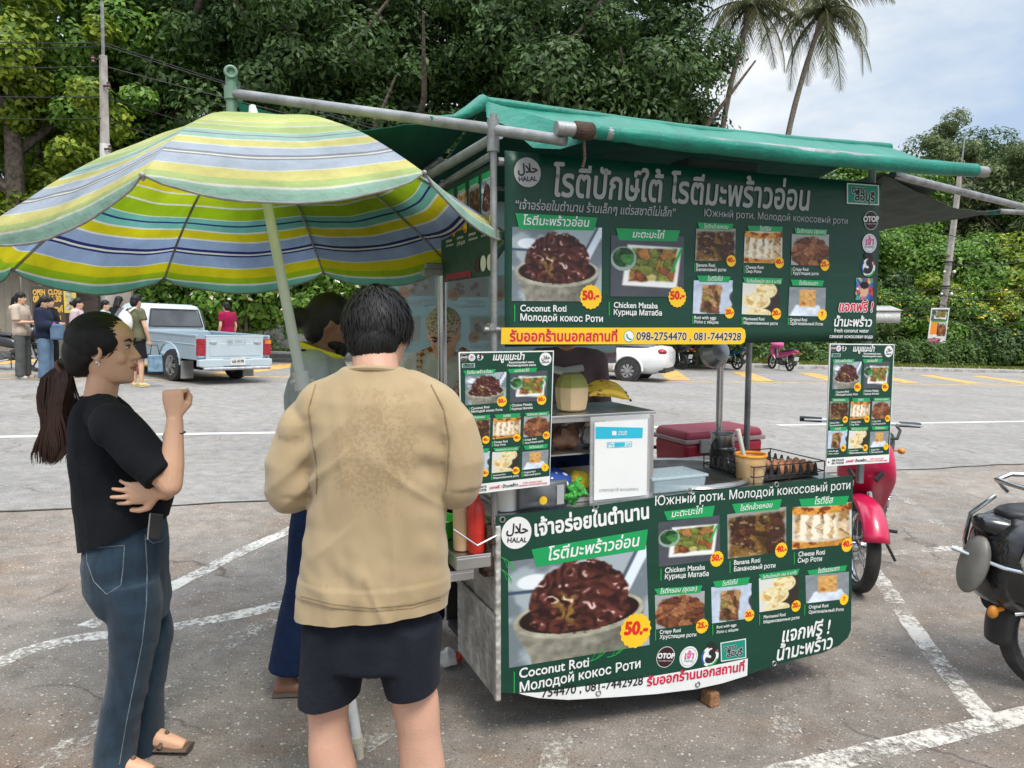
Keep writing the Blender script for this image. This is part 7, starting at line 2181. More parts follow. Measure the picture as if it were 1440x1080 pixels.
cl = [HT, Lw(84, 530), Lw(80, 565), Lw(84, 600), Lw(80, 625), Lw(72, 642)]
for i in range(2200):
    ox, oy = max(-1.7, min(1.7, rng_.gauss(0, 1))), max(-1.7, min(1.7, rng_.gauss(0, 1))); ph_ = ox * 1.1 + oy * .7 + rng_.random() * .7
    P = []
    L_ = rng_.uniform(.65, 1.08); n = 11
    for j in range(n + 1):
        f = j / n * L_ * 5; i0 = min(int(f), 4); c = cl[i0].lerp(cl[i0 + 1], f - i0)
        wd = (.010, .036, .048, .046, .044, .040)[min(5, int(round(f)))]
        wd = lerp((.010, .036, .048, .046, .044, .040)[i0], (.010, .036, .048, .046, .044, .040)[i0 + 1], min(1, f - i0))
        P.append(c + Vector((ox * wd * .62 + .012 * math.sin(ph_ + f * 1.7) * min(1, f), oy * wd * .5, -.012 * rng_.random())))
    mb.tube(P, [.0014 * (1 - .75 * (j / n) ** 2) + .0003 for j in range(n + 1)], 4, cap=False)
mb.tube([c + Vector((0, 0, -.01)) for c in cl[:5]] + [cl[5]], [.012, .026, .036, .034, .028, .010], 14)
mb.build('ponytail', H_BROWN, ho)
mb = MB(); mb.torus(HT + Vector((-.008, 0, -.012)), .022, .007, 'z', 16, 8, Matrix.Rotation(R(55), 3, 'Y')); mb.build('hair_tie', pm('brown hair tie', (.16, .07, .05), rough=.7), ho)
mb = MB(); mb.ball(T(-.006, -.083, -.038), .005, 8, 6); mb.tube([T(-.004, -.083, -.034), T(.004, -.084, -.046), T(-.002, -.083, -.050)], .0022, 6); mb.build('earring', pm('silver', (.8, .8, .8), rough=.15, metal=1), wom)
mb = MB(); mb.torus(RW - Vector((0, 0, .035)), .029, .0022, 'z', 20, 6, Matrix.Rotation(R(6), 3, 'Y')); mb.tube([RW + Vector((-.03, -.01, -.035)), RW + Vector((-.036, -.012, -.05)), RW + Vector((-.03, -.012, -.06))], .0015, 5); mb.build('bracelet', pm('dark red cord', (.10, .02, .04), rough=.8), wom)
for q, Y in (((160, 1078), nl), ((209, 1048), fl_)):
    f = Lw(*q, Y); f.z = .012
    mb = MB(); mb.tube([f + Vector((-.06, 0, .0)), f + Vector((.05, -.01, .0)), f + Vector((.16, -.02, .0))], [(.038, .010), (.042, .010), (.034, .009)], 12, up=(0, 0, 1)); mb.tube([f + Vector((.06, -.05, .01)), f + Vector((.075, -.012, .052)), f + Vector((.065, .03, .01))], .009, 8); mb.build('sandal', pm('brown leather', (.13, .085, .06), (.09, .06, .045), 9, .6), wom)
# ---- people at the cart
def at_g(px, Y, py=500):
    p = at(px, py, Y); return Vector((p.x, Y, gz(p.x)))
M_GREYT = cloth('grey cotton', (.36, .40, .43), (.27, .30, .33)); M_NAVY = cloth('navy trousers', (.012, .025, .07), (.008, .016, .045)); M_WH = cloth('white cotton', (.60, .60, .60), (.48, .48, .49))
def ex_bun(o, J, T, hd, k):
    mb = MB(); mb.torus(J['neck'] + Vector((.0, 0, .028)), .088 * k, .012, 'z', 24, 8, Matrix.Rotation(R(20), 3, 'Y')); mb.build('lanyard', pm('yellow band', (.72, .62, .02), rough=.6), o)
    mb = MB(); mb.ball(T(.058, 0, -.10), (.03 * k, .045 * k, .045 * k), 12, 8, hd); mb.ball(T(.03, 0, -.085), (.05 * k, .064 * k, .03 * k), 12, 8, hd); mb.build('beard', H_BLACK, o)
    mb = MB(); mb.tube([J['pel'] + Vector((.02, -.19, .02)), J['pel'] + Vector((.03, -.2, -.1)), J['pel'] + Vector((.02, -.195, -.2))], .005, 6); mb.build('apron_string', pm('red string', (.5, .02, .05), rough=.7), o)
person('bearded vendor with a hair bun, grey top and yellow neck band', at_g(446, 3.22), R(8), 1.68, SK_DARK, M_GREYT, M_NAVY, 'bun', dict(elR=(.07, -.24, 1.13), wrR=(.28, -.16, 1.08), elL=(.1, .22, 1.14), wrL=(.32, .12, 1.1), head=(.06, 0, 1.575), neck=(.02, 0, 1.43), knR=(-.06, -.10, .49), anR=(-.15, -.10, .085), anL=(.22, .1, .085), knL=(.12, .1, .49)), None, .98, .94, .012, None, None, .010, head_dir=(1, .05, -.18), extra=ex_bun)
M_SASH = None
def ex_cap(o, J, T, hd, k):
    t = new_mat('brown woven pattern'); v = t.n('TexChecker', Scale=38.0); v.inputs['Color1'].default_value = (.30, .10, .03, 1); v.inputs['Color2'].default_value = (.55, .45, .36, 1)
    m_ = t.n('Mapping'); m_.inputs['Rotation'].default_value = (.8, .6, .3); t.l(t.coord(), m_.inputs['Vector']); t.l(m_.outputs[0], v.inputs['Vector']); t.set(Base_Color=v.outputs['Color'], Roughness=.85)
    for sg in (-1, 1):
        mb = MB(); mb.tube([J['neck'] + Vector((-.03, sg * .06, .02)), J['sh' + ('L' if sg > 0 else 'R')].lerp(J['neck'], .35) + Vector((.03, 0, .03)), J['chest'] + Vector((.150, sg * .080, .02)), J['pel'] + Vector((.150, sg * .075, .16))], [(.048, .016)] * 4, 10, up=(1, 0, 0)); mb.build('patterned_stole', t.mat, o)
def knit():
    t = new_mat('crocheted beige cap'); v = t.n('TexVoronoi', Scale=75.0); t.l(t.coord(), v.inputs['Vector']); t.set(Base_Color=t.ramp(v.outputs['Distance'], [(.25, (.14, .11, .08)), (.5, (.46, .39, .30))]), Roughness=.9); return t.mat
vf = person('cart vendor in a crocheted beige cap looking down at his work behind the counter', at_g(628, 3.78), R(-95), 1.66, SK_TAN, M_WH, M_NAVY, 'cap', dict(elR=(.14, -.22, 1.13), wrR=(.33, -.10, 1.05), elL=(.14, .22, 1.13), wrL=(.33, .08, 1.05), head=(.085, 0, 1.555), neck=(.03, 0, 1.43)), None, .9, .98, .01, None, knit(), .010, head_dir=(1, 0, -.62), extra=ex_cap)
M_MAUVE = cloth('mauve brown cotton', (.19, .13, .145), (.13, .09, .10))
def ex_pouch(o, J, T, hd, k):
    mb = MB(); mb.tube([J['chest'] + Vector((.11, -.10, .08)), J['chest'] + Vector((.15, 0, .06)), J['chest'] + Vector((.11, .10, .08))], [(.02, .03), (.025, .045), (.02, .03)], 12, up=(1, 0, 0)); mb.build('face_mask', M_WHITEP, o)
person('cart helper in a mauve brown shirt behind the coconut, hidden above by the upper banner', at_g(797, 4.4), R(-100), 1.70, SK_TAN, M_MAUVE, M_NAVY, 'short', dict(elR=(.0, -.215, 1.12), wrR=(.20, -.12, 1.0), elL=(.0, .215, 1.12), wrL=(.20, .12, 1.0)), None, 1.5, .98, .004, None, None, .012, .92, extra=ex_pouch)
# ---- people across the street
M_CREAM = cloth('cream knit', (.50, .41, .33)); M_GREYJ = cloth('grey denim', (.10, .105, .105), (.07, .07, .07)); M_NAVYJ = cloth('navy jacket', (.020, .026, .05)); M_BLUEJ = cloth('light blue jeans', (.12, .18, .26), (.08, .13, .2))
M_OLIVE = cloth('olive cotton', (.13, .13, .075)); M_BLK = cloth('black trousers', (.015, .015, .017)); M_MAROON = cloth('raspberry polo', (.30, .012, .06)); M_PINKW = cloth('pale pink cotton', (.55, .42, .44)); M_MINT = cloth('mint cotton', (.42, .58, .55))
M_SNEAK = pm('pale sneaker', (.45, .42, .40), rough=.7); M_PINK = pm('pink plastic', (.62, .08, .22), rough=.5)
hold = dict(elR=(.03, -.22, 1.12), wrR=(.24, -.08, 1.12), elL=(.03, .22, 1.12), wrL=(.24, .08, 1.12))
def ex_shawl(o, J, T, hd, k):
    mb = MB(); mb.tube([J['shR'] + Vector((-.03, .0, -.0)), J['chest'] + Vector((-.15, 0, -.05)), J['shL'] + Vector((-.03, 0, 0))], [(.05, .09), (.05, .12), (.05, .09)], 10); mb.build('draped_cardigan', M_CREAM, o)
G_ = 'people waiting by the shop'
person('long-haired woman in a cream top and grey wide jeans, leftmost by the shop', at_g(32, 14.8), R(5), 1.66, SK_TAN, M_CREAM, M_GREYJ, 'pony', hold, G_, .9, 1.0, .02, M_SNEAK, None, .016, female=True, extra=ex_shawl)
def ex_bag(o, J, T, hd, k):
    mb = MB(); mb.box(J['wrR'] + Vector((.05, -.05, -.12)), (.24, .10, .30)); mb.build('blue_bag', M_BLUEJ, o, smooth=False, bevel=.03)
    mb = MB(); mb.tube([J['wrR'] + Vector((0, -.06, .05)), J['wrR'] + Vector((.03, -.07, -.06))], .025, 8); mb.build('pink_ribbon', M_PINK, o)
person('long-haired woman in a navy jacket and light blue jeans by the shop', at_g(64, 14.7), R(10), 1.60, SK_TAN, M_NAVYJ, M_BLUEJ, 'long', hold, G_, 1.9, 1.0, .03, M_SNEAK, None, .016, female=True, head_dir=(1, 0, -.3), extra=ex_bag)
person('woman in dark clothes standing half hidden behind the navy jacket by the shop', at_g(72, 15.7), R(0), 1.60, SK_TAN, M_BLK, M_BLK, 'long', hold, G_, .9, 1.0, .02, M_PINK, None, .016, female=True)
person('person in a pale pink top behind the head of the woman in black', at_g(112, 15.5), R(15), 1.60, SK_TAN, M_PINKW, M_BLUEJ, 'bun', None, G_, .9, 1.0, .02, M_SNEAK, None, .016, female=True)
person('person in a mint top half hidden by the woman in black', at_g(150, 16.4), R(5), 1.58, SK_TAN, M_MINT, M_BLK, 'short', None, G_, .6, 1.0, .01, M_SNEAK, None, .016, female=True)
person('black-haired person in dark clothes left of the white backpack', at_g(170, 17.4), R(80), 1.68, SK_TAN, M_BLK, M_BLK, 'long', None, G_, .6, 1.0, .01, M_SNEAK, None, .016, female=True)
bpk = at_g(193, 14.3)
person('person in an olive shirt and black shorts beside the pickup', bpk, R(60), 1.70, SK_TAN, M_OLIVE, M_BLK, 'short', dict(elR=(.0, -.27, 1.12), wrR=(.08, -.25, .88)), G_, .55, .45, .015, pm('yellow shoe', (.6, .5, .25), rough=.6), None, .014, 1.12, True)
q = bpk + Matrix.Rotation(R(60), 3, 'Z') @ Vector((-.20, .02, 1.20))
o = thing('backpack', 'white backpack on the back of the person in olive', 'backpack', q, R(60))
mb = MB(); mb.ball((0, 0, 0), (.11, .17, .22), 14, 10); mb.build('bag', M_WHITEP, o)
mb = MB(); mb.ball((-.09, 0, -.07), (.05, .12, .10), 12, 8); mb.build('front_pocket', M_WHITEP, o)
for y in (-.1, .1):
    mb = MB(); mb.tube([(.02, y, .2), (.12, y * 1.2, .27), (.26, y * 1.15, .2), (.30, y * 1.2, .02), (.15, y * 1.7, -.15)], (.02), 8); mb.build('strap', M_WHITEP, o)
q = bpk + Vector((.32, .02, .44))
o = thing('tote_bag', 'blue and silver bag carried beside the pickup wheel', 'bag', q, R(20))
mb = MB(); mb.box((0, 0, .0), (.26, .14, .32), taper=.92); mb.build('bag', pm('blue silver bag', (.20, .30, .38), (.08, .16, .24), 12, .4), o, smooth=False, bevel=.02)
mb = MB(); mb.tube([(-.08, 0, .16), (-.05, 0, .34), (.05, 0, .34), (.08, 0, .16)], .008, 6); mb.build('handle', M_BLK, o)
person('man in a raspberry red polo shirt standing beyond the pickup bed', at_g(321, 18.6), R(150), 1.66, SK_TAN, M_MAROON, M_BLK, 'short', None, None, .55, 1.0, .01, M_SNEAK, None, .014)
# ---------------------------------------------------------------- vehicles
def gloss(name, c, metal=.0, rough=.25):
    t = new_mat(name)
    d = t.ramp(t.noise(3, 5), [(.35, tuple(x * .9 for x in c)), (.7, c)])
    t.set(Base_Color=d, Roughness=t.ramp(t.noise(8, 4), [(.3, rough), (.7, rough + .14)]), Metallic=metal, Coat_Weight=.5, Coat_Roughness=.12)
    return t.mat
M_PICK = gloss('pale blue car paint', (.36, .455, .51), .25, .3); M_PICK2 = gloss('faded silver blue paint', (.50, .575, .61), .2, .35); M_CARW = gloss('white car paint', (.74, .74, .73))
M_REDB = gloss('crimson motorbike paint', (.56, .012, .075)); M_BLKG = gloss('black gloss paint', (.010, .010, .012), 0, .12)
M_CARGL = pm('dark car glass', (.05, .055, .06), (.09, .10, .11), 2, .06, .12, spec=.8)
M_TAIL = pm('red lamp lens', (.35, .02, .03), (.22, .01, .02), 12, .2); M_AMBER = pm('amber lens', (.6, .22, .02), rough=.25); M_CHROME = pm('chrome', (.72, .72, .72), (.5, .5, .5), 8, .10, .25, metal=1.0)
M_SEAT = pm('black vinyl seat', (.016, .017, .019), (.028, .028, .03), 6, .32, .5)
RX90 = Matrix.Rotation(R(90), 3, 'X')
def car_wheel(root, c, r_, w, side, spokes=6):
    mb = MB()
    mb.lathe([(r_ * .62, -w / 2), (r_ * .93, -w / 2), (r_, -w * .32), (r_, w * .32), (r_ * .93, w / 2), (r_ * .62, w / 2)], 36, c, RX90, cap=False); t_ = mb.build('wheel', M_TYRE, root, angle=40)
    mb = MB(); y = side * w * .42
    mb.lathe([(r_ * .50, -w * .3), (r_ * .63, -w * .45), (r_ * .66, 0), (r_ * .63, w * .45), (r_ * .50, w * .3)], 30, c, RX90)
    cc = Vector(c) + Vector((0, y, 0))
    for k in range(spokes):
        a = 2 * math.pi * k / spokes
        for da in (-.13, .13): mb.bar(cc + Vector((math.cos(a) * r_ * .1, 0, math.sin(a) * r_ * .1)), cc + Vector((math.cos(a + da) * r_ * .58, 0, math.sin(a + da) * r_ * .58)), .035, .03, up=(0, 1, 0))
    mb.lathe([(.001, -.03), (r_ * .18, -.03), (r_ * .18, .03), (.001, .03)], 16, cc, RX90)
    mb.build('rim', pm('alloy rim', (.42, .42, .42), (.30, .30, .30), 5, .35, metal=.8), t_)
# pickup ----------------------------------------------------------------
a, b = gnd(240, 536), gnd(337, 532)
c = (a + b) / 2
hd = Vector((-(b - a).y, (b - a).x, 0)).normalized()
pk = thing('pickup_truck', 'pale blue pickup truck parked across the street, tailgate towards the cart', 'pickup truck', c, math.atan2(hd.y, hd.x), None, True)
def arch(x0, x1, z0, z1, cx, r_, cz):
    P = [(x0, z0), (cx - r_ - .01, z0)] + [(cx - r_ * math.cos(t_), cz + r_ * math.sin(t_)) for t_ in [i * math.pi / 14 for i in range(1, 14)]] + [(cx + r_ + .01, z0), (x1, z0), (x1, z1), (x0, z1)]
    return P
mb = MB()
for sg in (-1, 1):
    y0, y1 = sg * .80, sg * .84
    mb.prism(arch(-1.0, 1.16, .50, .96, 0, .42, .36), lambda x, z: Vector((x, y0, z)), lambda x, z: Vector((x, y1, z)))
    mb.bar((-1.0, sg * .815, .975), (1.16, sg * .815, .975), .07, .04)
    mb.tube([Vector((.43 * -math.cos(t_), sg * .845, .36 + .43 * math.sin(t_))) for t_ in [i * math.pi / 14 for i in range(15)]], .018, 8)
    mb.bar((-.98, sg * .842, .80), (1.15, sg * .842, .80), .012, .02)
mb.box((.08, 0, .52), (2.1, 1.6, .04)); mb.box((1.15, 0, .75), (.03, 1.62, .46))
mb.build('cargo_bed', M_PICK, pk, angle=30, bevel=.012)
mb = MB()
mb.prism([(1.20, .42), (1.85, .42), (2.35, .42), (3.9, .46), (3.95, .62), (3.9, .92), (2.85, 1.0), (1.20, 1.0)], lambda x, z: Vector((x, -.82, z)), lambda x, z: Vector((x, .82, z)))
mb.build('lower_body', M_PICK, pk, angle=30, bevel=.05)
mb = MB()
rr = []
for z, x0, x1, w in ((.98, 1.20, 2.90, .80), (1.06, 1.21, 2.82, .79), (1.42, 1.30, 2.42, .70), (1.52, 1.36, 2.30, .66), (1.56, 1.48, 2.18, .56)):
    n = 32; q = []
    for j in range(n):
        t_ = 2 * math.pi * j / n; cx, sx = math.cos(t_), math.sin(t_)
        q.append(Vector(((x0 + x1) / 2 + (x1 - x0) / 2 * math.copysign(abs(cx) ** .28, cx), w * math.copysign(abs(sx) ** .28, sx), z)))
    rr.append(q)
mb.loft(rr); mb.build('cab', M_PICK2, pk, angle=50)
def quad(mb, P, t_=.012):
    P = [Vector(p) for p in P]; n_ = (P[1] - P[0]).cross(P[2] - P[0]).normalized() * t_
    mb.add(P + [p + n_ for p in P], [(3, 2, 1, 0), (4, 5, 6, 7), (0, 1, 5, 4), (1, 2, 6, 5), (2, 3, 7, 6), (3, 0, 4, 7)])
mb = MB(); quad(mb, [(1.205, .60, 1.09), (1.205, -.60, 1.09), (1.285, -.52, 1.43), (1.285, .52, 1.43)], -.014); mb.build('rear_window', M_CARGL, pk, smooth=False)
mb = MB()
P = [Vector(p) for p in ((1.192, .62, 1.075), (1.192, -.62, 1.075), (1.278, -.54, 1.445), (1.278, .54, 1.445))]
for i in range(4): mb.tube([P[i], P[(i + 1) % 4]], .014, 8)
mb.build('window_seal', M_BLACKP, pk)
for sg in (-1, 1):
    mb = MB(); quad(mb, [(1.36, sg * .80, 1.08), (2.05, sg * .80, 1.08), (1.98, sg * .715, 1.43), (1.42, sg * .715, 1.43)], .014 * sg); mb.build('side_window', M_CARGL, pk, smooth=False)
    mb = MB(); quad(mb, [(2.10, sg * .80, 1.08), (2.60, sg * .80, 1.08), (2.30, sg * .715, 1.43), (2.03, sg * .715, 1.43)], .014 * sg); mb.build('side_window', M_CARGL, pk, smooth=False)
mb = MB(); quad(mb, [(2.78, -.68, 1.07), (2.78, .68, 1.07), (2.42, .6, 1.44), (2.42, -.6, 1.44)], .02); mb.build('windscreen', M_CARGL, pk, smooth=False)
tg = MB(); tg.box((-1.02, 0, .74), (.05, 1.30, .45)); tg.box((-1.048, 0, .70), (.012, 1.16, .25)); tg.bar((-1.02, -.66, .975), (-1.02, .66, .975), .06, .03); tgo = tg.build('tailgate', M_PICK2, pk, smooth=False, bevel=.012)
for y in (-.5, .5):
    mb = MB(); mb.ball((-1.055, y, .84), (.012, .09, .04), 14, 8); mb.build('tailgate_handle', M_CHROME, tgo)
Bt = Board(pk, lambda u, v, h: Vector((-1.056 - h, -u, v)), lambda x, y: (x, y))
PM['badge'] = pm('faded silver lettering', (.42, .46, .48), rough=.4)
Bt.text('ISUZU', (-.02 - .17, .80), (.22, .80), 'badge', .002, bold=.04)
Bt.done()
for sg in (-1, 1):
    mb = MB(); mb.box((-1.025, sg * .755, .75), (.06, .17, .34)); lo = mb.build('tail_light', M_TAIL, pk, smooth=False, bevel=.012)
    mb = MB(); mb.box((-1.058, sg * .755, .86), (.012, .15, .08)); mb.build('indicator', M_AMBER if sg < 0 else M_TAIL, lo, smooth=False)
    mb = MB(); mb.box((-.45, sg * .70, .27), (.02, .26, .36)); mb.build('mud_flap', pm('grey mud flap', (.30, .29, .27), (.2, .19, .18), 5, .8), pk, smooth=False)
    car_wheel(pk, (0, sg * .70, .33), .33, .22, sg); car_wheel(pk, (2.95, sg * .70, .33), .33, .22, sg)
mb = MB(); mb.box((-1.06, 0, .44), (.12, 1.66, .14)); mb.box((-1.1, .55, .44), (.06, .5, .16)); mb.box((-1.1, -.55, .44), (.06, .5, .16)); mb.build('rear_bumper', M_PICK2, pk, smooth=False, bevel=.02)
mb = MB(); mb.tube([(-1.14, -.75, .33), (-1.14, .75, .33)], .035, 10); mb.build('tow_bar', M_CHROME, pk)
mb = MB(); mb.box((-1.13, 0, .47), (.012, .34, .15)); pl = mb.build('number_plate', M_WHITEP, pk, smooth=False)
Bt = Board(pk, lambda u, v, h: Vector((-1.137 - h, -u, v)), lambda x, y: (x, y)); Bt.text('บฉ 4178', (-.13, .445), (.13, .445), 'black', .002, bold=.04); Bt.done()
mb = MB(); mb.box((1.3, 0, .42), (4.4, .9, .12)); mb.tube([(0, -.7, .33), (0, .7, .33)], .05, 8); mb.box((-.5, .3, .36), (.6, .3, .2)); mb.build('underbody', M_DARK, pk, smooth=False)
# sedan ------------------------------------------------------------------
a, b = gnd(878, 537), gnd(897, 534)
sd = thing('sedan_car', 'white sedan car beyond the cart, red tail lamp under the upper banner', 'car', gnd(880, 536) + Vector((.35, .75, -.03)), R(158), None, True)
mb = MB()
rr = []
for x, zb_, zt_, w in ((-1.0, .45, .90, .70), (-.92, .30, 1.0, .80), (-.6, .22, 1.03, .86), (0, .20, 1.02, .88), (1.0, .20, .98, .88), (2.4, .20, .95, .88), (3.2, .22, .80, .82), (3.55, .35, .62, .66)):
    q = []
    for j in range(28):
        t_ = 2 * math.pi * j / 28; q.append(Vector((x, w * math.copysign(abs(math.cos(t_)) ** .5, math.cos(t_)), (zb_ + zt_) / 2 + (zt_ - zb_) / 2 * math.copysign(abs(math.sin(t_)) ** .6, math.sin(t_)))))
    rr.append(q)
mb.loft(rr)
for sg in (-1, 1):
    for x in (0, 2.6): mb.tube([Vector((x - .40 * math.cos(t_), sg * .865, .32 + .40 * math.sin(t_))) for t_ in [i * math.pi / 14 for i in range(15)]], .03, 8)
mb.build('body', M_CARW, sd, angle=50)
for sg in (-1, 1):
    for x in (0, 2.6): mb = MB(); mb.lathe([(.001, -.02), (.37, -.02), (.37, .02), (.001, .02)], 26, (x, sg * .865, .32), RX90); mb.build('wheel_well', M_DARK, sd)
mb = MB(); rr = []
for z, x0, x1, w in ((.98, -.75, 2.5, .80), (1.2, -.35, 1.95, .72), (1.40, .1, 1.4, .62), (1.46, .3, 1.2, .5)):
    rr.append([Vector(((x0 + x1) / 2 + (x1 - x0) / 2 * math.copysign(abs(math.cos(2 * math.pi * j / 28)) ** .4, math.cos(2 * math.pi * j / 28)), w * math.copysign(abs(math.sin(2 * math.pi * j / 28)) ** .4, math.sin(2 * math.pi * j / 28)), z)) for j in range(28)])
mb.loft(rr[:3]); mb.build('glasshouse', M_CARGL, sd, angle=50)
mb = MB(); mb.loft(rr[2:]); mb.build('roof', M_CARW, sd, angle=50)
for sg in (-1, 1):
    mb = MB(); mb.ball((-.86, sg * .66, .86), (.14, .16, .09), 14, 10); mb.build('tail_light', M_TAIL, sd)
    car_wheel(sd, (0, sg * .80, .31), .31, .2, sg, 8); car_wheel(sd, (2.6, sg * .80, .31), .31, .2, sg, 8)
mb = MB(); mb.box((-1.0, 0, .72), (.03, .40, .14)); mb.build('number_plate', pm('plate', (.6, .6, .6)), sd, smooth=False)
mb = MB(); mb.box((-.9, 0, .36), (.2, 1.4, .14)); mb.build('bumper_trim', M_BLACKP, sd, smooth=False, bevel=.03)
# motorbikes ---------------------------------------------------------------
def motorbike(name, label, cat, loc, rotz, paint_, seatm=M_SEAT, spokes=True, style='under', group=None, steer=0.0, cover=None, mirrors=True):
    o = thing(name, label, cat, loc, rotz, group, True)
    WB, r_ = 1.22, .285
    sr = Matrix.Rotation(steer, 3, 'Z')
    hub = Vector((WB, 0, r_)); F = lambda x, y, z: hub + sr @ (Vector((x, y, z)) - hub)
    for wx in (0, WB):
        rt = sr if wx else Matrix.Identity(3); c = Vector((wx, 0, r_))
        mb = MB(); mb.torus(c, r_ - .035, .036, 'y', 36, 10, rt, 0, .042); w_ = mb.build('wheel', M_TYRE, o)
        mb = MB(); mb.torus(c, r_ - .068, .011, 'y', 36, 8, rt, 0, .024)
        if spokes:
            for k in range(20):
                a = 2 * math.pi * k / 20; a2 = a + (.5 if k % 2 else -.5); sg = .02 if k % 4 < 2 else -.02
                mb.tube([c + rt @ Vector((.028 * math.cos(a2), sg, .028 * math.sin(a2))), c + rt @ Vector(((r_ - .07) * math.cos(a), 0, (r_ - .07) * math.sin(a)))], .0022, 4)
        else:
            for k in range(6):
                a = 2 * math.pi * k / 6; mb.bar(c, c + rt @ Vector(((r_ - .07) * math.cos(a), 0, (r_ - .07) * math.sin(a))), .03, .02, up=(0, 1, 0))
        mb.build('rim', M_CHROME if spokes else M_DARK, w_)
        mb = MB(); mb.lathe([(.001, -.055), (.035, -.055), (.05, -.02), (.05, .02), (.035, .055), (.001, .055)], 16, c, rt @ RX90); mb.build('hub', M_CHROME, w_)
    mb = MB()
    for sg in (-1, 1): mb.tube([F(WB, sg * .075, r_), F(WB - .13, sg * .075, .66), F(WB - .17, sg * .05, .80)], .019, 10)
    mb.build('fork', M_CHROME, o)
    def fender(c, r1, a0, a1, w, mat, rt):
        mb = MB()
        def f(u, v):
            a = lerp(a0, a1, u); q = (v - .5) * 2
            rr_ = r1 - .035 * q * q
            return c + rt @ Vector((rr_ * math.cos(a), q * w, rr_ * math.sin(a)))
        mb.sheet(20, 8, f); return mb.build('fender', mat, o, solid=.006)
    fender(hub, r_ + .045, R(20), R(165), .075, paint_, sr)
    fender(Vector((0, 0, r_)), r_ + .05, R(40), R(190), .085, M_BLACKP, Matrix.Identity(3))
    # front fairing, leg shield
    mb = MB()
    secs = [((WB - .02, .98), .10, .05), ((WB + .0, .90), .15, .085), ((WB + .02, .80), .17, .10), ((WB - .02, .70), .18, .09), ((WB - .10, .62), .15, .06), ((WB - .20, .50), .12, .045), ((WB - .30, .36), .09, .04)]
    mb.loft([[Vector((cx - .06 + dp * math.cos(t_), w * math.sin(t_) * (1.0), cz + .02 * math.cos(t_))) for t_ in [2 * math.pi * j / 20 for j in range(20)]] for (cx, cz), w, dp in secs])
    fair = mb.build('front_fairing', paint_, o, angle=50, sub=1)
    mb = MB()
    for sg in (-1, 1): mb.bar((WB - .02, sg * .12, .80), (WB + .045, sg * .06, .72), .015, .035)
    mb.build('air_slot', M_BLACKP, fair, smooth=False, bevel=.004)
    # handlebar cowl and headlamp
    q = F(WB - .13, 0, 1.02)
    mb = MB(); mb.ball(q, (.12, .17, .075), 18, 12, sr @ Matrix.Rotation(R(18), 3, 'Y')); cw = mb.build('handlebar_cowl', paint_, o)
    mb = MB(); mb.ball(q + sr @ Vector((.085, 0, .0)), (.05, .11, .055), 16, 10, sr); mb.build('headlight', pm('headlight glass', (.62, .64, .66), (.45, .47, .5), 9, .1), cw)
    mb = MB(); mb.tube([q + sr @ Vector((-.05, -.34, .03)), q + sr @ Vector((-.01, -.16, .03)), q + sr @ Vector((-.01, .16, .03)), q + sr @ Vector((-.05, .34, .03))], .011, 8); mb.build('handlebar', M_CHROME, o)
    for sg in (-1, 1):
        mb = MB(); mb.tube([q + sr @ Vector((-.035, sg * .24, .03)), q + sr @ Vector((-.055, sg * .37, .028))], .018, 10); mb.build('grip', M_BLACKP, o)
        mb = MB(); mb.tube([q + sr @ Vector((.02, sg * .2, .035)), q + sr @ Vector((.01, sg * .36, .03))], .006, 6); mb.build('brake_lever', M_CHROME, o)
        if mirrors: mb = MB(); mb.tube([q + sr @ Vector((-.02, sg * .2, .04)), q + sr @ Vector((-.03, sg * .27, .20))], .006, 6); mb.ball(q + sr @ Vector((-.03, sg * .29, .24)), (.015, .065, .045), 12, 8, sr); mb.build('mirror', M_BLACKP, o)
    # seat and tail
    mb = MB()
    mb.loft([[Vector((x, w * math.copysign(abs(math.cos(t_)) ** .7, math.cos(t_)), z + h * math.sin(t_))) for t_ in [2 * math.pi * j / 18 for j in range(18)]] for x, z, w, h in ((.66, .74, .06, .02), (.60, .755, .10, .04), (.40, .755, .125, .05), (.20, .77, .13, .055), (.05, .81, .13, .055), (-.2, .825, .12, .055), (-.32, .83, .08, .035), (-.36, .83, .03, .015))])
    mb.build('seat', seatm, o, angle=50, sub=1)
    mb = MB()
    mb.loft([[Vector((x, w * math.copysign(abs(math.cos(t_)) ** .7, math.cos(t_)), z + h * math.sin(t_))) for t_ in [2 * math.pi * j / 18 for j in range(18)]] for x, z, w, h in ((.78, .52, .05, .05), (.66, .58, .09, .12), (.42, .62, .115, .14), (.15, .66, .13, .13), (-.15, .72, .13, .10), (-.38, .77, .10, .06), (-.47, .79, .04, .03))])
    mb.build('tail_body', paint_, o, angle=50, sub=1)
    mb = MB(); mb.loft([[Vector((x, w * math.cos(t_), z + h * math.sin(t_))) for t_ in [2 * math.pi * j / 12 for j in range(12)]] for x, z, w, h in ((.60, .36, .09, .08), (.85, .42, .08, .06), (1.0, .60, .05, .06), (WB - .16, .86, .04, .05))]); mb.build('frame', M_BLACKP, o)
    if style != 'scooter':
        mb = MB(); mb.ball((-.46, 0, .76), (.05, .085, .04), 14, 8); mb.build('tail_light', M_TAIL, o)
    for sg in (-1, 1) if style != 'scooter' else ():
        mb = MB(); mb.tube([(-.38, sg * .06, .70), (-.42, sg * .15, .69)], .008, 6); mb.ball((-.42, sg * .17, .69), (.035, .03, .025), 10, 8); mb.build('indicator', M_AMBER, o)
    if style != 'scooter':
        mb = MB(); mb.tube([(.35, 0, .9 - .04), (.1, .14, .85), (-.2, .15, .88), (-.40, .11, .90), (-.44, 0, .90), (-.40, -.11, .90), (-.2, -.15, .88), (.1, -.14, .85)], .011, 8); mb.build('grab_rail', M_CHROME if style == 'scooter' else M_DARK, o)
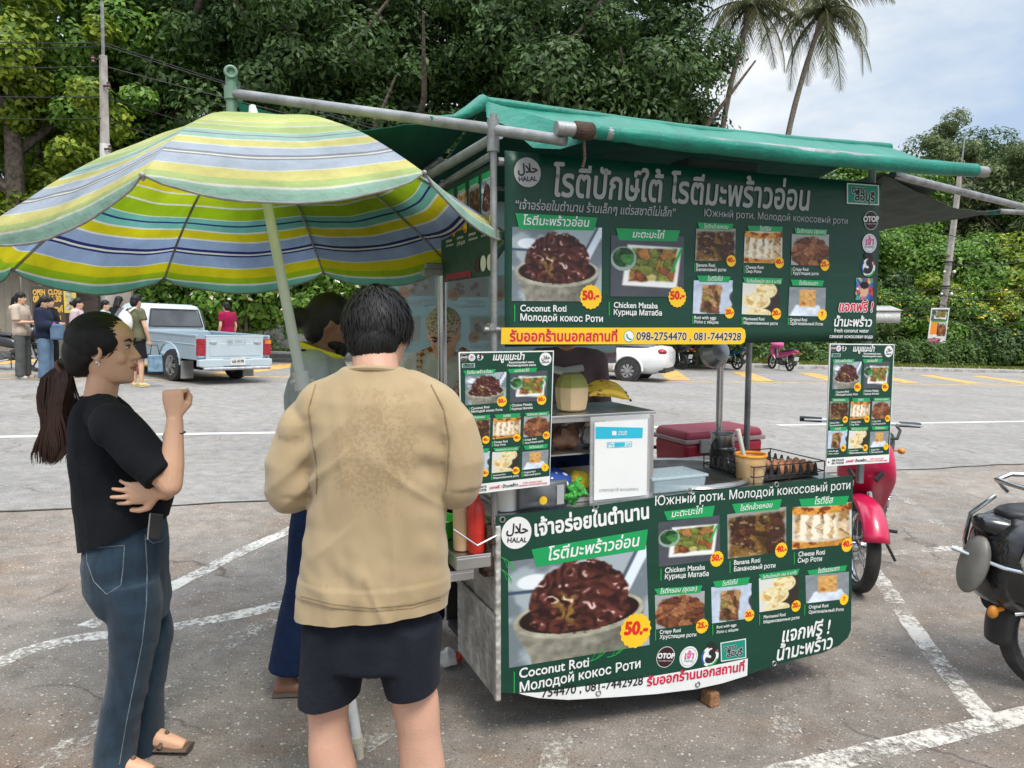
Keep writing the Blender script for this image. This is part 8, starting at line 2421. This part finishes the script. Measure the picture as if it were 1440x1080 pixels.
    if style != 'scooter':
        mb = MB(); mb.box((-.40, 0, .50), (.012, .19, .15), Matrix.Rotation(R(-14), 3, 'Y')); mb.build('number_plate', pm('plate', (.6, .6, .6)), o, smooth=False)
    mb = MB(); mb.box((.50, 0, .30), (.32, .20, .18)); mb.lathe([(.001, -.12), (.08, -.12), (.09, -.06), (.09, .06), (.08, .12), (.001, .12)], 18, (.48, 0, .28), RX90); mb.tube([(.70, 0, .32), (.62, 0, .30)], .07, 12); mb.build('engine', pm('cast engine metal', (.17, .17, .17), (.08, .08, .08), 12, .5, metal=.6), o, bevel=.012)
    if style != 'scooter':
        mb = MB(); mb.tube([(.62, -.09, .24), (.40, -.14, .17), (.15, -.155, .22), (-.30, -.165, .33)], [.018, .020, .042, .045], 12); mb.build('exhaust', M_DARK if style == 'scooter' else M_CHROME, o)
    mb = MB()
    for sg in (-1, 1): mb.tube([(0, sg * .095, r_), (.45, sg * .08, .31)], .019, 8)
    mb.build('swing_arm', M_DARK, o)
    for sg in (-1, 1):
        mb = MB(); mb.tube([(0, sg * .11, r_ + .02), (.06, sg * .11, .60)], .012, 8)
        for k in range(9): mb.torus((.012 + .045 * k / 9, sg * .11, .38 + .17 * k / 9), .026, .006, 'z', 12, 5)
        mb.build('shock_absorber', M_CHROME, o)
    mb = MB(); mb.tube([(.50, .10, .22), (.42, .20, .02)], .010, 8); mb.tube([(.6, -.2, .27), (.6, .2, .27)], .012, 8); mb.build('stand', M_DARK, o)
    if cover is not None:
        mb = MB(); blob(mb, (.95, 0, 1.0), (.22, .28, .16), 4, amp=.5); mb.build('draped_raincoat', cover, o)
    return o
hA = Vector((-.47, -.88, 0)).normalized(); fw_ = Vector((2.16, 4.70, 0)); rw = fw_ - hA * 1.22
motorbike('motorbike', 'crimson red motorbike with spoked wheels parked behind the right end of the cart', 'motorbike', (rw.x, rw.y, gz(rw.x)), math.atan2(hA.y, hA.x), M_REDB, steer=R(22), mirrors=False)
# black scooter at the right edge: same frame, with its own tail
q = gnd(1478, 968)
sc = motorbike('scooter', 'black scooter with chrome rail and spoked wheel, cut by the right edge', 'scooter', (q.x, q.y, gz(q.x)), R(6), M_BLKG, style='scooter')
mb = MB()
mb.loft([[Vector((x, w * math.copysign(abs(math.cos(t_)) ** .6, math.cos(t_)), z + h * math.copysign(abs(math.sin(t_)) ** .8, math.sin(t_)))) for t_ in [2 * math.pi * j / 24 for j in range(24)]] for x, z, w, h in ((.62, .60, .16, .22), (.35, .60, .215, .27), (.05, .60, .235, .275), (-.2, .605, .225, .265), (-.34, .61, .185, .225), (-.43, .615, .11, .15))])
mb.build('tail_shell', M_BLKG, sc, angle=60, sub=1)
mb = MB()
for sg in (-1, 1): mb.tube([(.45, sg * .21, .80), (.1, sg * .245, .70), (-.2, sg * .238, .47), (-.36, sg * .16, .42)], .007, 8); mb.tube([(-.22, sg * .20, .865), (-.34, sg * .195, .78), (-.37, sg * .18, .66), (-.32, sg * .215, .55)], .011, 8)
mb.build('chrome_trim', M_CHROME, sc)
mb = MB(); mb.tube([(-.20, .15, .90), (-.26, .15, .955), (-.20, .14, .985), (.15, .13, .985)], .012, 10); mb.tube([(-.20, -.15, .90), (-.26, -.15, .955), (-.20, -.14, .985), (.15, -.13, .985)], .012, 10); mb.tube([(-.26, -.15, .955), (-.29, 0, .96), (-.26, .15, .955)], .012, 10); mb.build('grab_rail', M_CHROME, sc)
mb = MB(); mb.loft([[Vector((x, w * math.copysign(abs(math.cos(t_)) ** .7, math.cos(t_)), z + h * math.sin(t_))) for t_ in [2 * math.pi * j / 18 for j in range(18)]] for x, z, w, h in ((.7, .84, .10, .05), (.4, .87, .16, .09), (.1, .89, .165, .10), (-.12, .89, .14, .075), (-.19, .885, .07, .03))]); mb.build('thick_seat', M_SEAT, sc, angle=50, sub=1)
mb = MB(); mb.ball((-.47, -.02, .60), (.045, .08, .135), 18, 12, Matrix.Rotation(R(14), 3, 'Y')); lp = mb.build('rear_lamp_cover', pm('dull grey plastic', (.17, .165, .15), (.11, .105, .095), 8, .35), sc)
mb = MB(); mb.tube([(-.545, .03, .66), (-.40, -.12, .615), (-.34, -.17, .61)], .010, 8); mb.build('chrome_strip', M_CHROME, lp)
mb = MB(); mb.ball((-.40, -.08, .40), (.025, .02, .03), 10, 8); mb.tube([(-.40, -.08, .40), (-.2, -.05, .45)], .010, 6); mb.build('lower_indicator', M_AMBER, sc)
mb = MB(); mb.loft([[Vector((x, w * math.cos(t_), z + h * math.sin(t_))) for t_ in [2 * math.pi * j / 16 for j in range(16)]] for x, z, w, h in ((.3, .50, .13, .10), (0, .52, .14, .12), (-.25, .50, .11, .10), (-.36, .44, .06, .06))]); mb.build('inner_fender', M_DARK, sc)
# four motorbikes at the far kerb, one by the shop
BL = gloss('blue motorbike paint', (.03, .16, .42)); BK = gloss('dark motorbike paint', (.02, .022, .028)); PK = gloss('pink motorbike paint', (.60, .05, .22))
rotk = math.atan2(ROADN.y, ROADN.x)
for px, py, m_, cv, dr_, lb_ in ((958, 520, BK, pm('blue raincoat', (.04, .25, .50), rough=.4), .2, 'dark motorbike with a blue cover parked first from the sedan at the far kerb'), (999, 518, BK, None, -.1, 'dark motorbike half hidden by the steel post at the far kerb'), (1036, 520, BL, pm('blue plastic bag', (.06, .22, .55), rough=.4), .15, 'blue motorbike between the steel post and the pink motorbike'), (1110, 522, PK, pm('pink cover', (.62, .10, .28), rough=.5), -.15, 'motorbike with a pink seat cover parked rightmost at the far kerb')):
    q = gnd(px, py)
    motorbike('motorbike', lb_, 'motorbike', (q.x, q.y, gz(q.x)), rotk + dr_, m_, spokes=False, group='motorbikes at the far kerb', cover=cv)
q = gnd(22, 502)
motorbike('motorbike', 'black scooter parked in front of the shop at the left edge', 'motorbike', (at(-20, 500, 16.5).x, 16.5, gz(at(-20, 500, 16.5).x)), R(-8), BK, spokes=False)
